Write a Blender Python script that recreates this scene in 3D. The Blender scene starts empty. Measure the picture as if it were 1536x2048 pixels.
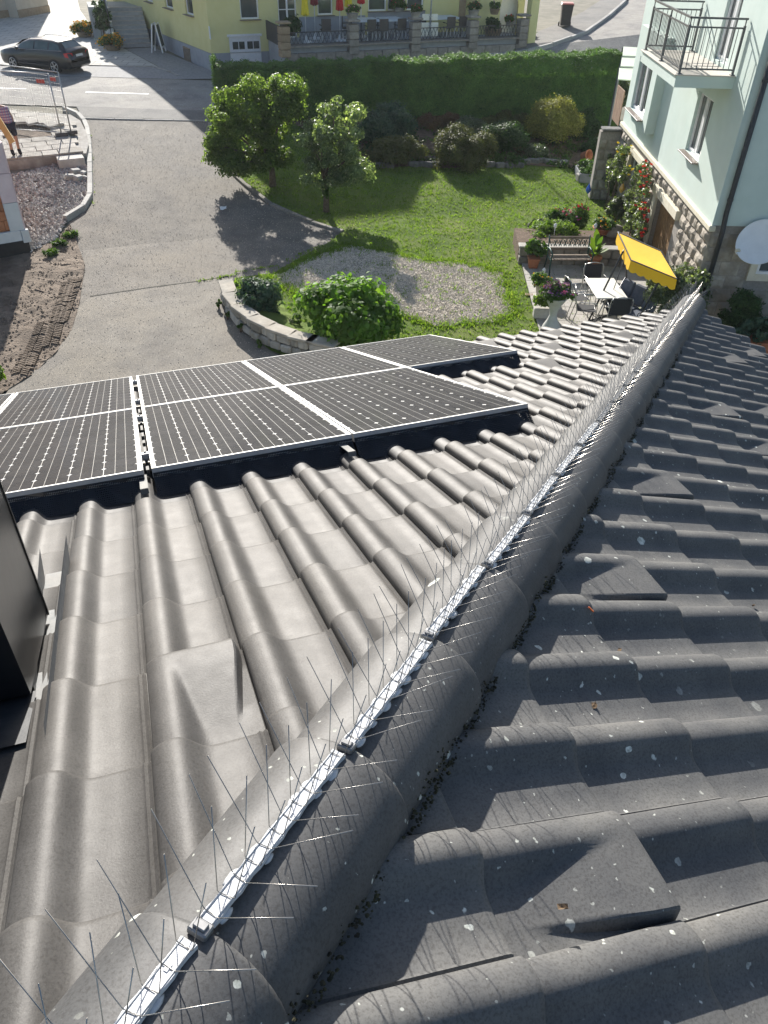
import bpy, bmesh, math, random
import numpy as np
from mathutils import Vector, Matrix

R = math.radians
random.seed(11)
rng = np.random.default_rng(11)
SC = bpy.context.scene
COL = SC.collection

# ---------------------------------------------------------------- camera, sky, sun, exposure
CAM_POS = np.array([0.0969, -0.8722, 1.2430])
YAW, PITCH, ROLL = R(20.0145), R(38.9985), R(1.4394)
F_PX = 1538.0                                    # focal length in pixels of the 1536 x 2048 photograph
FWD = np.array([math.sin(YAW) * math.cos(PITCH), math.cos(YAW) * math.cos(PITCH), -math.sin(PITCH)])
_r0 = np.array([math.cos(YAW), -math.sin(YAW), 0.0])
_u0 = np.cross(_r0, FWD)
RGT = _r0 * math.cos(ROLL) + _u0 * math.sin(ROLL)
UPV = -_r0 * math.sin(ROLL) + _u0 * math.cos(ROLL)
cam_data = bpy.data.cameras.new("camera")
cam_data.sensor_fit = 'VERTICAL'
cam_data.sensor_height = 24.0
cam_data.lens = F_PX / 2048.0 * 24.0
cam_data.clip_start = 0.02
cam_data.clip_end = 600.0
cam = bpy.data.objects.new("camera", cam_data)
COL.objects.link(cam)
cam.matrix_world = Matrix(((RGT[0], UPV[0], -FWD[0], CAM_POS[0]),
                           (RGT[1], UPV[1], -FWD[1], CAM_POS[1]),
                           (RGT[2], UPV[2], -FWD[2], CAM_POS[2]),
                           (0, 0, 0, 1)))
SC.camera = cam

SUN_AZ, SUN_EL = R(5.0), R(25.0)                 # azimuth measured from +Y towards +X
world = bpy.data.worlds.new("World")
SC.world = world
world.use_nodes = True
wn = world.node_tree.nodes
wl = world.node_tree.links
wn.clear()
w_out = wn.new("ShaderNodeOutputWorld")
w_bg = wn.new("ShaderNodeBackground")
w_sky = wn.new("ShaderNodeTexSky")
w_sky.sky_type = 'NISHITA'
w_sky.sun_disc = False
w_sky.sun_elevation = SUN_EL
w_sky.sun_rotation = SUN_AZ
w_sky.altitude = 600.0
w_sky.air_density = 1.0
w_sky.dust_density = 2.0
w_bg.inputs["Strength"].default_value = 0.085
wl.new(w_sky.outputs[0], w_bg.inputs[0])
wl.new(w_bg.outputs[0], w_out.inputs[0])

sun_data = bpy.data.lights.new("sun", 'SUN')
sun_data.energy = 5.0
sun_data.angle = R(0.55)
sun_data.color = (1.0, 0.955, 0.89)
sun = bpy.data.objects.new("sun", sun_data)
COL.objects.link(sun)
SUN_DIR = Vector((math.sin(SUN_AZ) * math.cos(SUN_EL), math.cos(SUN_AZ) * math.cos(SUN_EL), math.sin(SUN_EL)))
sun.rotation_euler = SUN_DIR.to_track_quat('Z', 'Y').to_euler()
sun.location = SUN_DIR * 120.0

SC.view_settings.view_transform = 'Standard'
SC.view_settings.look = 'None'
SC.view_settings.gamma = 1.0
SC.view_settings.use_curve_mapping = False
SC.view_settings.exposure = 0.98

# ---------------------------------------------------------------- measuring helpers (photo point -> place in the world)
Z0 = -6.757                                      # level of the garden


def zg(x, y):
    z = Z0 + 1.2 * min(max((y - 22.0) / 16.0, 0.0), 1.0)
    if y > 38.0:
        z += 0.02 * (y - 38.0)
    z += 0.065 * min(max(0.0, x - 7.0), 60.0) * min(max((y - 33.0) / 5.0, 0.0), 1.0)
    return z


def ray(px, py):
    return FWD + RGT * ((px - 768.0) / F_PX) - UPV * ((py - 1024.0) / F_PX)


def G(px, py, dz=0.0):
    """Point of the terrain (raised by dz) that the photo shows at px, py."""
    d = ray(px, py)
    t = 1.0
    while t < 500:
        P = CAM_POS + d * t
        if P[2] < zg(P[0], P[1]) + dz:
            break
        t += 0.25
    a, b = t - 0.25, t
    for _ in range(30):
        m = (a + b) / 2
        P = CAM_POS + d * m
        if P[2] < zg(P[0], P[1]) + dz:
            b = m
        else:
            a = m
    return Vector(CAM_POS + d * b)


def at_z(px, py, z):
    d = ray(px, py)
    return Vector(CAM_POS + d * ((z - CAM_POS[2]) / d[2]))


def at_plane(px, py, p0, n):
    d = Vector(ray(px, py))
    n = Vector(n)
    c = Vector(CAM_POS)
    return c + d * ((Vector(p0) - c).dot(n) / d.dot(n))


def at_up(px, py, base):
    """Point straight above base (same plan distance) that shows at px, py."""
    n = Vector((math.sin(YAW), math.cos(YAW), 0))
    return at_plane(px, py, base, n)


def project(P):
    d = np.array(P) - CAM_POS
    z = d @ FWD
    return 768 + F_PX * (d @ RGT) / z, 1024 - F_PX * (d @ UPV) / z, z


# ---------------------------------------------------------------- mesh helpers
class MB:
    def __init__(self):
        self.v = []
        self.f = []
        self.sm = []

    def add(self, verts, faces, smooth=False):
        o = len(self.v)
        self.v.extend([tuple(p) for p in verts])
        for f in faces:
            self.f.append(tuple(i + o for i in f))
            self.sm.append(smooth)

    def box(self, c, s, rz=0.0, M=None, bev=0.0):
        hx, hy, hz = s[0] / 2, s[1] / 2, s[2] / 2
        if bev > 0:
            b = min(bev, hx * .9, hy * .9, hz * .9)
            vs = []
            for z, k in ((-hz, b), (-hz + b, 0), (hz - b, 0), (hz, b)):
                X, Y = hx - k, hy - k
                bb = b if k == 0 else b * 0.4
                vs += [(-X + bb, -Y, z), (X - bb, -Y, z), (X, -Y + bb, z), (X, Y - bb, z),
                       (X - bb, Y, z), (-X + bb, Y, z), (-X, Y - bb, z), (-X, -Y + bb, z)]
            fs = []
            for l in range(3):
                for k in range(8):
                    a, d = l * 8 + k, l * 8 + (k + 1) % 8
                    fs.append((a, d, d + 8, a + 8))
            fs.append(tuple(range(7, -1, -1)))
            fs.append(tuple(range(24, 32)))
        else:
            vs = [(-hx, -hy, -hz), (hx, -hy, -hz), (hx, hy, -hz), (-hx, hy, -hz),
                  (-hx, -hy, hz), (hx, -hy, hz), (hx, hy, hz), (-hx, hy, hz)]
            fs = [(3, 2, 1, 0), (4, 5, 6, 7), (0, 1, 5, 4), (1, 2, 6, 5), (2, 3, 7, 6), (3, 0, 4, 7)]
        ca, sa = math.cos(rz), math.sin(rz)
        out = []
        for x, y, z in vs:
            p = Vector((x * ca - y * sa + c[0], x * sa + y * ca + c[1], z + c[2]))
            out.append(M @ p if M is not None else p)
        self.add(out, fs)
        return self

    def bar(self, a, b, w, h=None, up=(0, 0, 1)):
        """Square bar from a to b."""
        h = h or w
        a, b = Vector(a), Vector(b)
        t = (b - a).normalized()
        up = Vector(up)
        if abs(t.dot(up)) > 0.98:
            up = Vector((1, 0, 0))
        x = t.cross(up).normalized()
        y = x.cross(t)
        vs = []
        for p in (a, b):
            for sx, sy in ((-1, -1), (1, -1), (1, 1), (-1, 1)):
                vs.append(p + x * (sx * w / 2) + y * (sy * h / 2))
        self.add(vs, [(0, 3, 2, 1), (4, 5, 6, 7), (0, 1, 5, 4), (1, 2, 6, 5), (2, 3, 7, 6), (3, 0, 4, 7)])
        return self

    def tube(self, pts, r, n=6, cap=True, smooth=True):
        pts = [Vector(p) for p in pts]
        rs = r if isinstance(r, (list, tuple)) else [r] * len(pts)
        vs, fs = [], []
        prev = None
        for i, p in enumerate(pts):
            if i == 0:
                t = pts[1] - p
            elif i == len(pts) - 1:
                t = p - pts[i - 1]
            else:
                t = (pts[i + 1] - p).normalized() + (p - pts[i - 1]).normalized()
            t.normalize()
            if prev is None:
                up = Vector((0, 0, 1)) if abs(t.z) < 0.9 else Vector((1, 0, 0))
                x = t.cross(up).normalized()
            else:
                x = (prev - t * prev.dot(t)).normalized()
            prev = x
            y = t.cross(x)
            for k in range(n):
                a = 2 * math.pi * k / n
                vs.append(p + (x * math.cos(a) + y * math.sin(a)) * rs[i])
        for i in range(len(pts) - 1):
            for k in range(n):
                a, b = i * n + k, i * n + (k + 1) % n
                fs.append((a, b, b + n, a + n))
        if cap:
            fs.append(tuple(range(n - 1, -1, -1)))
            fs.append(tuple(range((len(pts) - 1) * n, len(pts) * n)))
        self.add(vs, fs, smooth)
        return self

    def lathe(self, prof, c=(0, 0, 0), n=20, smooth=True, squash=1.0):
        vs, fs = [], []
        for r, z in prof:
            for k in range(n):
                a = 2 * math.pi * k / n
                vs.append((c[0] + r * math.cos(a), c[1] + r * math.sin(a) * squash, c[2] + z))
        for i in range(len(prof) - 1):
            for k in range(n):
                a, b = i * n + k, i * n + (k + 1) % n
                fs.append((a, b, b + n, a + n))
        self.add(vs, fs, smooth)
        m = len(prof) - 1
        self.add([vs[k] for k in range(n)], [tuple(range(n - 1, -1, -1))])
        self.add([vs[m * n + k] for k in range(n)], [tuple(range(n))])
        return self

    def prism(self, poly, z0, z1):
        n = len(poly)
        a = sum(poly[i][0] * poly[(i + 1) % n][1] - poly[(i + 1) % n][0] * poly[i][1] for i in range(n))
        if a < 0:
            poly = list(reversed(poly))
        vs = [(p[0], p[1], z0) for p in poly] + [(p[0], p[1], z1) for p in poly]
        fs = [tuple(range(n - 1, -1, -1)), tuple(range(n, 2 * n))]
        for i in range(n):
            j = (i + 1) % n
            fs.append((i, j, j + n, i + n))
        self.add(vs, fs)
        return self

    def sheet(self, a, b, c, d):
        self.add([a, b, c, d], [(0, 1, 2, 3)])
        return self

    def blob(self, c, r, seed=0, rough=0.2, n=1):
        bm = bmesh.new()
        bmesh.ops.create_icosphere(bm, subdivisions=n, radius=1.0)
        rr = random.Random(seed)
        vs = []
        bm.verts.ensure_lookup_table()
        for v in bm.verts:
            k = 1 + rr.uniform(-rough, rough)
            vs.append((c[0] + v.co.x * r[0] * k, c[1] + v.co.y * r[1] * k, c[2] + v.co.z * r[2] * k))
        fs = [tuple(x.index for x in f.verts) for f in bm.faces]
        bm.free()
        self.add(vs, fs, n > 1)
        return self

    def mesh(self, name):
        me = bpy.data.meshes.new(name)
        me.from_pydata(self.v, [], self.f)
        if any(self.sm):
            me.polygons.foreach_set("use_smooth", self.sm)
        me.update()
        return me

    def build(self, name, mat, parent=None, kind=None, label=None):
        return link_mesh(name, self.mesh(name), mat, parent, kind, label)


def link_mesh(name, me, mat=None, parent=None, kind=None, label=None, M=None):
    if mat is not None and not me.materials:
        me.materials.append(mat)
    o = bpy.data.objects.new(name, me)
    COL.objects.link(o)
    if parent is not None:
        o.parent = parent
    if M is not None:
        o.matrix_local = M
    if kind:
        o["kind"] = kind
    if label:
        o["label"] = label
    return o


def thing(name, label, cat, loc=(0, 0, 0), rz=0.0, group=None):
    o = bpy.data.objects.new(name, None)
    o.empty_display_size = 0.1
    COL.objects.link(o)
    o.location = loc
    o.rotation_euler = (0, 0, rz)
    o["label"] = label
    o["category"] = cat
    if group:
        o["group"] = group
    return o


def tag(o, label, cat, group=None):
    o["label"] = label
    o["category"] = cat
    if group:
        o["group"] = group
    return o


def copy_thing(root, label, loc=None, rz=None):
    """A copy of a thing with copies of its parts and sub-parts."""
    r = root.copy()
    COL.objects.link(r)
    if loc is not None:
        r.location = loc
    if rz is not None:
        r.rotation_euler = (0, 0, rz)
    r["label"] = label
    for ch in list(root.children):
        c = ch.copy()
        COL.objects.link(c)
        c.parent = r
        for g2 in ch.children:
            d = g2.copy()
            COL.objects.link(d)
            d.parent = c
    return r


# ---------------------------------------------------------------- materials
MATS = {}


def nd(nt, t, **kw):
    n = nt.nodes.new(t)
    for k, v in kw.items():
        setattr(n, k, v)
    return n


def ramp(nt, fac, stops):
    r = nd(nt, "ShaderNodeValToRGB")
    el = r.color_ramp.elements
    while len(el) < len(stops):
        el.new(0.5)
    for e, (p, c) in zip(el, stops):
        e.position = p
        e.color = c if len(c) == 4 else (*c, 1)
    nt.links.new(fac, r.inputs[0])
    return r.outputs[0]


def mixc(nt, fac, a, b, mode='MIX'):
    m = nd(nt, "ShaderNodeMix", data_type='RGBA', blend_type=mode)
    for sock, val in ((0, fac), (6, a), (7, b)):
        if hasattr(val, "is_output"):
            nt.links.new(val, m.inputs[sock])
        else:
            m.inputs[sock].default_value = val if not isinstance(val, tuple) or len(val) == 4 else (*val, 1)
    return m.outputs[2]


def math_n(nt, op, a, b=None, clamp=False):
    m = nd(nt, "ShaderNodeMath", operation=op, use_clamp=clamp)
    for k, val in ((0, a), (1, b)):
        if val is None:
            continue
        if hasattr(val, "is_output"):
            nt.links.new(val, m.inputs[k])
        else:
            m.inputs[k].default_value = val
    return m.outputs[0]


def pos_node(nt, obj=False):
    if obj:
        return nd(nt, "ShaderNodeTexCoord").outputs["Object"]
    return nd(nt, "ShaderNodeNewGeometry").outputs["Position"]


def noise(nt, scale, detail=4, co=None, rough=0.6, dist=0.0):
    n = nd(nt, "ShaderNodeTexNoise")
    n.inputs["Scale"].default_value = scale
    n.inputs["Detail"].default_value = detail
    n.inputs["Roughness"].default_value = rough
    n.inputs["Distortion"].default_value = dist
    nt.links.new(co if co is not None else pos_node(nt), n.inputs["Vector"])
    return n.outputs["Fac"]


def voro(nt, scale, co=None, feature='F1', rnd=1.0):
    n = nd(nt, "ShaderNodeTexVoronoi", feature=feature)
    n.inputs["Scale"].default_value = scale
    n.inputs["Randomness"].default_value = rnd
    nt.links.new(co if co is not None else pos_node(nt), n.inputs["Vector"])
    return n


def mat(name, c1, c2=None, scale=6.0, rough=0.8, bump=0.0, bscale=None, metal=0.0, spec=0.4, c3=None, s3=0.7,
        detail=5, coat=0.0, island=0.0, bdist=0.01, objvar=0.0, sub=None, sharp=0.15):
    """Procedural surface: two colours mixed by noise, a third in larger patches, fine relief."""
    if name in MATS:
        return MATS[name]
    m = bpy.data.materials.new(name)
    m.use_nodes = True
    nt = m.node_tree
    b = nt.nodes["Principled BSDF"]
    b.inputs["Roughness"].default_value = rough
    b.inputs["Metallic"].default_value = metal
    b.inputs["Specular IOR Level"].default_value = spec
    if coat:
        b.inputs["Coat Weight"].default_value = coat
        b.inputs["Coat Roughness"].default_value = 0.06
    c2 = c2 or tuple(min(1, x * 1.25) for x in c1)
    f = noise(nt, scale, detail)
    col = ramp(nt, f, [(0.5 - sharp, (*c1, 1)), (0.5 + sharp, (*c2, 1))])
    if c3:
        f3 = noise(nt, s3, 3)
        k = ramp(nt, f3, [(0.45, (0, 0, 0, 1)), (0.65, (1, 1, 1, 1))])
        col = mixc(nt, k, col, (*c3, 1))
    if island:
        g = nd(nt, "ShaderNodeNewGeometry")
        k = ramp(nt, g.outputs["Random Per Island"], [(0, (1 - island,) * 3), (1, (1 + island,) * 3)])
        col = mixc(nt, 1.0, col, k, 'MULTIPLY')
    if objvar:
        oi = nd(nt, "ShaderNodeObjectInfo")
        k = ramp(nt, oi.outputs["Random"], [(0, (1 - objvar,) * 3), (1, (1 + objvar,) * 3)])
        col = mixc(nt, 1.0, col, k, 'MULTIPLY')
    nt.links.new(col, b.inputs["Base Color"])
    if bump:
        bn = nd(nt, "ShaderNodeBump")
        bn.inputs["Strength"].default_value = bump
        bn.inputs["Distance"].default_value = bdist
        h = noise(nt, bscale or scale * 4, 6)
        nt.links.new(h, bn.inputs["Height"])
        nt.links.new(bn.outputs[0], b.inputs["Normal"])
    MATS[name] = m
    return m


def leaf_mat(name, c1, c2, c3=None, trans=0.25, rough=0.6, spec=0.2):
    """Leaves: colour differs from leaf to leaf, light passes through thin blades."""
    if name in MATS:
        return MATS[name]
    m = bpy.data.materials.new(name)
    m.use_nodes = True
    nt = m.node_tree
    b = nt.nodes["Principled BSDF"]
    out = nt.nodes["Material Output"]
    g = nd(nt, "ShaderNodeNewGeometry")
    stops = [(0.0, (*c1, 1)), (0.8, (*c2, 1)), (1.0, (*(c3 or c2), 1))]
    col = ramp(nt, g.outputs["Random Per Island"], stops)
    f = noise(nt, 1.7, 2)
    k = ramp(nt, f, [(0.3, (0.75, 0.75, 0.75)), (0.7, (1.25, 1.25, 1.2))])
    col = mixc(nt, 1.0, col, k, 'MULTIPLY')
    b.inputs["Roughness"].default_value = rough
    b.inputs["Specular IOR Level"].default_value = spec
    nt.links.new(col, b.inputs["Base Color"])
    if trans:
        t = nd(nt, "ShaderNodeBsdfTranslucent")
        tc = mixc(nt, 1.0, col, (1.7, 1.8, 0.6, 1), 'MULTIPLY')
        nt.links.new(tc, t.inputs[0])
        mx = nd(nt, "ShaderNodeMixShader")
        mx.inputs[0].default_value = min(0.6, trans * 1.35)
        nt.links.new(b.outputs[0], mx.inputs[1])
        nt.links.new(t.outputs[0], mx.inputs[2])
        nt.links.new(mx.outputs[0], out.inputs[0])
    MATS[name] = m
    return m


# ---------------------------------------------------------------- foliage helpers
def leaf_mesh(name, P, N, size, aspect=1.6, jitter=0.5, fold=0.15):
    """One small four-cornered leaf at each point P, facing roughly along N."""
    P = np.asarray(P, float)
    n = len(P)
    N = np.asarray(N, float) + rng.normal(0, jitter, (n, 3))
    N /= np.linalg.norm(N, axis=1)[:, None] + 1e-9
    T = rng.normal(0, 1, (n, 3))
    T -= N * np.sum(T * N, axis=1)[:, None]
    T /= np.linalg.norm(T, axis=1)[:, None] + 1e-9
    B = np.cross(N, T)
    s = (np.asarray(size) * rng.uniform(0.65, 1.25, n))[:, None] if np.ndim(size) == 0 else (np.asarray(size) * rng.uniform(0.7, 1.2, n))[:, None]
    L, Wd = s * 0.5 * aspect, s * 0.5
    up = N * s * fold
    V = np.empty((n, 4, 3))
    V[:, 0] = P - T * L
    V[:, 1] = P + B * Wd + up
    V[:, 2] = P + T * L
    V[:, 3] = P - B * Wd + up
    me = bpy.data.meshes.new(name)
    me.vertices.add(n * 4)
    me.vertices.foreach_set("co", V.reshape(-1))
    me.loops.add(n * 4)
    me.loops.foreach_set("vertex_index", np.arange(n * 4, dtype=np.int32))
    me.polygons.add(n)
    me.polygons.foreach_set("loop_start", np.arange(0, n * 4, 4, dtype=np.int32))
    me.polygons.foreach_set("loop_total", np.full(n, 4, dtype=np.int32))
    me.update(calc_edges=True)
    return me


def clump_points(clumps, per, shell=0.55, low=-1.0, leaf=0.06):
    """Leaf points spread through a set of ellipsoids (cx, cy, cz, rx, ry, rz), densest near their skins."""
    P, N = [], []
    for c in clumps:
        n = int(per / 9.0 * 1.25 * 12.57 * (c[3] * c[4] + c[3] * c[5] + c[4] * c[5]) / 3 / (leaf * leaf * 0.85))
        n = max(n, 12)
        d = rng.normal(0, 1, (n, 3))
        d /= np.linalg.norm(d, axis=1)[:, None]
        if low > -1:
            d[:, 2] = np.where(d[:, 2] < low, -d[:, 2], d[:, 2])
        r = shell + (1 - shell) * rng.random(n) ** 0.6
        r *= 1 + 0.18 * rng.normal(0, 1, n)
        P.append(np.array(c[:3]) + d * r[:, None] * np.array(c[3:6]))
        N.append(d + np.array([0, 0, 0.35]))
    return np.vstack(P), np.vstack(N)


def crown_clumps(c, r, n, cr, seed, flat=-0.6, inner=0.45):
    """Clump centres over an ellipsoid of radii r about c; cr = clump radius range."""
    q = random.Random(seed)
    out = []
    for k in range(n):
        z = q.uniform(flat, 1.0)
        a = q.uniform(0, 2 * math.pi)
        s = math.sqrt(max(0, 1 - z * z))
        k2 = q.uniform(inner, 0.92)
        rad = q.uniform(*cr)
        out.append((c[0] + r[0] * s * math.cos(a) * k2, c[1] + r[1] * s * math.sin(a) * k2, c[2] + r[2] * z * k2,
                    rad * q.uniform(0.85, 1.2), rad * q.uniform(0.85, 1.2), rad * q.uniform(0.7, 1.0)))
    return out


def bush(name, label, cat, base, r, h, leafm, n=24, cr=(0.12, 0.2), per=10, leaf=0.05, seed=1, group=None, stem=True, low=-0.35, jitter=0.5, aspect=1.6, shell=0.55):
    """Leafy shrub standing on base: radii r, height h."""
    t = thing(name, label, cat, base, 0, group)
    cl = crown_clumps((0, 0, h * 0.48), (r[0], r[1], h * 0.5), n, cr, seed, flat=-0.75)
    P, N = clump_points(cl, per, shell=shell, low=-0.6, leaf=leaf)
    P[:, 2] = np.maximum(P[:, 2], 0.01)
    link_mesh("foliage", leaf_mesh("foliage", P, N, leaf, aspect, jitter), leafm, t)
    if stem:
        mb = MB()
        q = random.Random(seed)
        for k in range(5):
            a = q.uniform(0, 6.28)
            e = (math.cos(a) * r[0] * .6, math.sin(a) * r[1] * .6, h * .7)
            mb.tube([(0, 0, -0.05), (e[0] * .4, e[1] * .4, h * .35), e], [0.02, 0.014, 0.006], 5)
        mb.build("stem", M_BARK, t)
    return t


def flowers(name, P, size, material, parent):
    """Small cupped blossoms: each a six-sided disc with a raised rim."""
    mb = MB()
    for i, p in enumerate(P):
        n = Vector((random.uniform(-.5, .5), random.uniform(-.7, .2), 1)).normalized()
        x = n.orthogonal().normalized()
        y = n.cross(x)
        s = size * random.uniform(.7, 1.2)
        p = Vector(p)
        vs = [p - n * s * .25]
        for k in range(6):
            a = k * math.pi / 3
            vs.append(p + (x * math.cos(a) + y * math.sin(a)) * s * random.uniform(.42, .55) + n * s * .15)
        mb.add(vs, [(0, k + 1, (k + 1) % 6 + 1) for k in range(6)])
    return mb.build(name, material, parent)


M_BARK = mat("bark", (0.09, 0.065, 0.045), (0.16, 0.12, 0.09), 14, 0.9, 0.6, 40)

# ================================================================ ground, road, paths
def drape(name, poly, m, off, kind="structure", step=1.0, bumpy=0.0, parent=None, margin=0.0):
    """Sheet over the terrain inside the plan polygon poly."""
    bm = bmesh.new()
    vs = [bm.verts.new((p[0], p[1], 0)) for p in poly]
    f = bm.faces.new(vs)
    if f.normal.z < 0 or f.calc_area() and (bm.normal_update() or f.normal.z < 0):
        f.normal_flip()
    bmesh.ops.triangulate(bm, faces=bm.faces[:])
    xs = [p[0] for p in poly]
    ys = [p[1] for p in poly]
    for ax, lo, hi in ((0, min(xs), max(xs)), (1, min(ys), max(ys))):
        k = math.floor(lo / step) * step
        while k < hi:
            k += step
            no = Vector((1, 0, 0)) if ax == 0 else Vector((0, 1, 0))
            bmesh.ops.bisect_plane(bm, geom=bm.verts[:] + bm.edges[:] + bm.faces[:], plane_co=no * k, plane_no=no)
    q = random.Random(5)
    for v in bm.verts:
        v.co.z = zg(v.co.x, v.co.y) + off + (q.uniform(-bumpy, bumpy) if bumpy else 0)
    bmesh.ops.recalc_face_normals(bm, faces=bm.faces[:])
    for f in bm.faces:
        if f.normal.z < 0:
            f.normal_flip()
    me = bpy.data.meshes.new(name)
    bm.to_mesh(me)
    bm.free()
    return link_mesh(name, me, m, parent, kind=kind)


def gp(*pts):
    out = []
    for p in pts:
        if len(p) == 3:                            # already a place in the world
            out.append((p[0], p[1]))
        else:
            g = G(*p)
            out.append((g.x, g.y))
    return out


def w3(x, y):
    return (x, y, 0)


def inside(poly, x, y):
    r = False
    n = len(poly)
    for i in range(n):
        x1, y1 = poly[i]
        x2, y2 = poly[(i + 1) % n]
        if (y1 > y) != (y2 > y) and x < (x2 - x1) * (y - y1) / (y2 - y1) + x1:
            r = not r
    return r


def scatter(poly, n, seed=1):
    q = random.Random(seed)
    xs = [p[0] for p in poly]
    ys = [p[1] for p in poly]
    out = []
    while len(out) < n:
        x, y = q.uniform(min(xs), max(xs)), q.uniform(min(ys), max(ys))
        if inside(poly, x, y):
            out.append((x, y))
    return out


M_SOIL = mat("bare_soil", (0.17, 0.13, 0.095), (0.26, 0.205, 0.155), 3.5, 0.95, 0.9, 22, c3=(0.13, 0.1, 0.075), s3=1.2, bdist=0.05)
M_TERRAIN = mat("rough_ground", (0.16, 0.15, 0.11), (0.24, 0.22, 0.17), 1.5, 0.95, 0.5, 12)


def asphalt(name, c1, c2, c3, s3=0.35, crack=0.0):
    m = mat(name, c1, c2, 2.2, 0.88, 0.5, 160, c3=c3, s3=s3, spec=0.25, bdist=0.012, detail=8)
    nt = m.node_tree
    b = nt.nodes["Principled BSDF"]
    old = b.inputs["Base Color"].links[0].from_socket
    v = voro(nt, 27, None)
    k = ramp(nt, v.outputs["Distance"], [(0.12, (1.5, 1.47, 1.42)), (0.42, (0.78, 0.78, 0.78))])
    col = mixc(nt, 0.85, old, k, 'MULTIPLY')
    n2 = noise(nt, 0.9, 7, dist=0.3)
    k2 = ramp(nt, n2, [(0.3, (0.74, 0.74, 0.76)), (0.48, (0.98, 0.97, 0.96)), (0.68, (1.14, 1.12, 1.08))])
    col = mixc(nt, 1.0, col, k2, 'MULTIPLY')
    # hairline cracks and tar-dark stains
    wob = nd(nt, "ShaderNodeVectorMath", operation='ADD')
    nz = nd(nt, "ShaderNodeTexNoise")
    nz.inputs["Scale"].default_value = 1.6
    nz.inputs["Detail"].default_value = 5
    nt.links.new(pos_node(nt), nz.inputs["Vector"])
    nt.links.new(pos_node(nt), wob.inputs[0])
    nt.links.new(nz.outputs["Color"], wob.inputs[1])
    ve = voro(nt, 0.42, wob.outputs[0], 'DISTANCE_TO_EDGE')
    ck = math_n(nt, 'LESS_THAN', ve.outputs["Distance"], 0.0045)
    ckm = ramp(nt, noise(nt, 0.35, 2), [(0.48, (0, 0, 0, 1)), (0.6, (1, 1, 1, 1))])
    col = mixc(nt, math_n(nt, 'MULTIPLY', math_n(nt, 'MULTIPLY', ck, ckm), 0.55), col, (0.07, 0.065, 0.06, 1))
    stn_ = ramp(nt, noise(nt, 1.1, 4), [(0.62, (0, 0, 0, 1)), (0.75, (1, 1, 1, 1))])
    col = mixc(nt, math_n(nt, 'MULTIPLY', stn_, 0.3), col, (0.1, 0.095, 0.085, 1))
    nt.links.new(col, b.inputs["Base Color"])
    return m


M_DRIVE = asphalt("old_driveway_asphalt", (0.185, 0.17, 0.148), (0.24, 0.221, 0.194), (0.215, 0.193, 0.162), 0.3)
M_DRIVE2 = asphalt("driveway_asphalt_patch", (0.225, 0.206, 0.178), (0.275, 0.255, 0.222), (0.26, 0.235, 0.195), 0.3)
M_ROAD = asphalt("road_asphalt", (0.32, 0.305, 0.28), (0.38, 0.365, 0.335), (0.36, 0.34, 0.31), 0.15)
M_WALK = asphalt("sidewalk_asphalt", (0.22, 0.215, 0.205), (0.26, 0.255, 0.24), (0.24, 0.23, 0.215), 0.4)
M_GRAVEL = mat("gravel_bed", (0.42, 0.365, 0.29), (0.54, 0.48, 0.39), 14, 0.95, 0.8, 45, c3=(0.24, 0.225, 0.19), s3=1.0, bdist=0.03)
M_STONES = mat("gravel_stone", (0.46, 0.395, 0.31), (0.62, 0.54, 0.44), 30, 0.9, island=0.4)
M_RUBBLE = mat("rubble_stone", (0.3, 0.28, 0.25), (0.46, 0.435, 0.4), 20, 0.9, island=0.5, c3=(0.36, 0.32, 0.285), s3=1.1)
M_KERB = mat("granite_kerb", (0.33, 0.32, 0.29), (0.46, 0.45, 0.42), 18, 0.85, 0.4, 70, objvar=0.12)
M_KERBD = mat("mossy_kerb", (0.17, 0.155, 0.125), (0.27, 0.25, 0.215), 14, 0.9, 0.5, 60, objvar=0.2)
M_PAVE = mat("concrete_paving", (0.46, 0.43, 0.385), (0.56, 0.53, 0.48), 5, 0.88, 0.3, 90, objvar=0.07, c3=(0.4, 0.375, 0.335), s3=1.3)
M_CONC = mat("raw_concrete", (0.33, 0.31, 0.28), (0.44, 0.42, 0.38), 5, 0.9, 0.4, 60, c3=(0.26, 0.24, 0.21), s3=1.5)
M_WHITE = mat("road_paint", (0.72, 0.72, 0.7), (0.8, 0.8, 0.78), 15, 0.7)
M_LAWN = mat("lawn_turf", (0.088, 0.14, 0.028), (0.138, 0.2, 0.045), 2.0, 0.95, 0.9, 60, c3=(0.175, 0.215, 0.06), s3=0.7, spec=0.1, bdist=0.05)
M_BLADE = leaf_mat("grass_blade", (0.092, 0.155, 0.028), (0.148, 0.23, 0.048), (0.23, 0.27, 0.09), 0.35, 0.6, 0.15)
M_BEDSOIL = mat("garden_soil", (0.11, 0.075, 0.05), (0.19, 0.13, 0.09), 8, 0.95, 0.9, 40, bdist=0.04)

# terrain
bm = bmesh.new()
xs = list(range(-60, -6, 6)) + list(range(-6, 45)) + list(range(45, 121, 5))
ys = list(range(-30, 6, 6)) + list(range(6, 60)) + list(range(60, 181, 8))
grid = [[bm.verts.new((x, y, zg(x, y) - 0.05)) for x in xs] for y in ys]
for a in range(len(ys) - 1):
    for b_ in range(len(xs) - 1):
        bm.faces.new((grid[a][b_], grid[a][b_ + 1], grid[a + 1][b_ + 1], grid[a + 1][b_]))
me = bpy.data.meshes.new("ground")
bm.to_mesh(me)
bm.free()
link_mesh("ground", me, M_TERRAIN, kind="structure")

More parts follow.
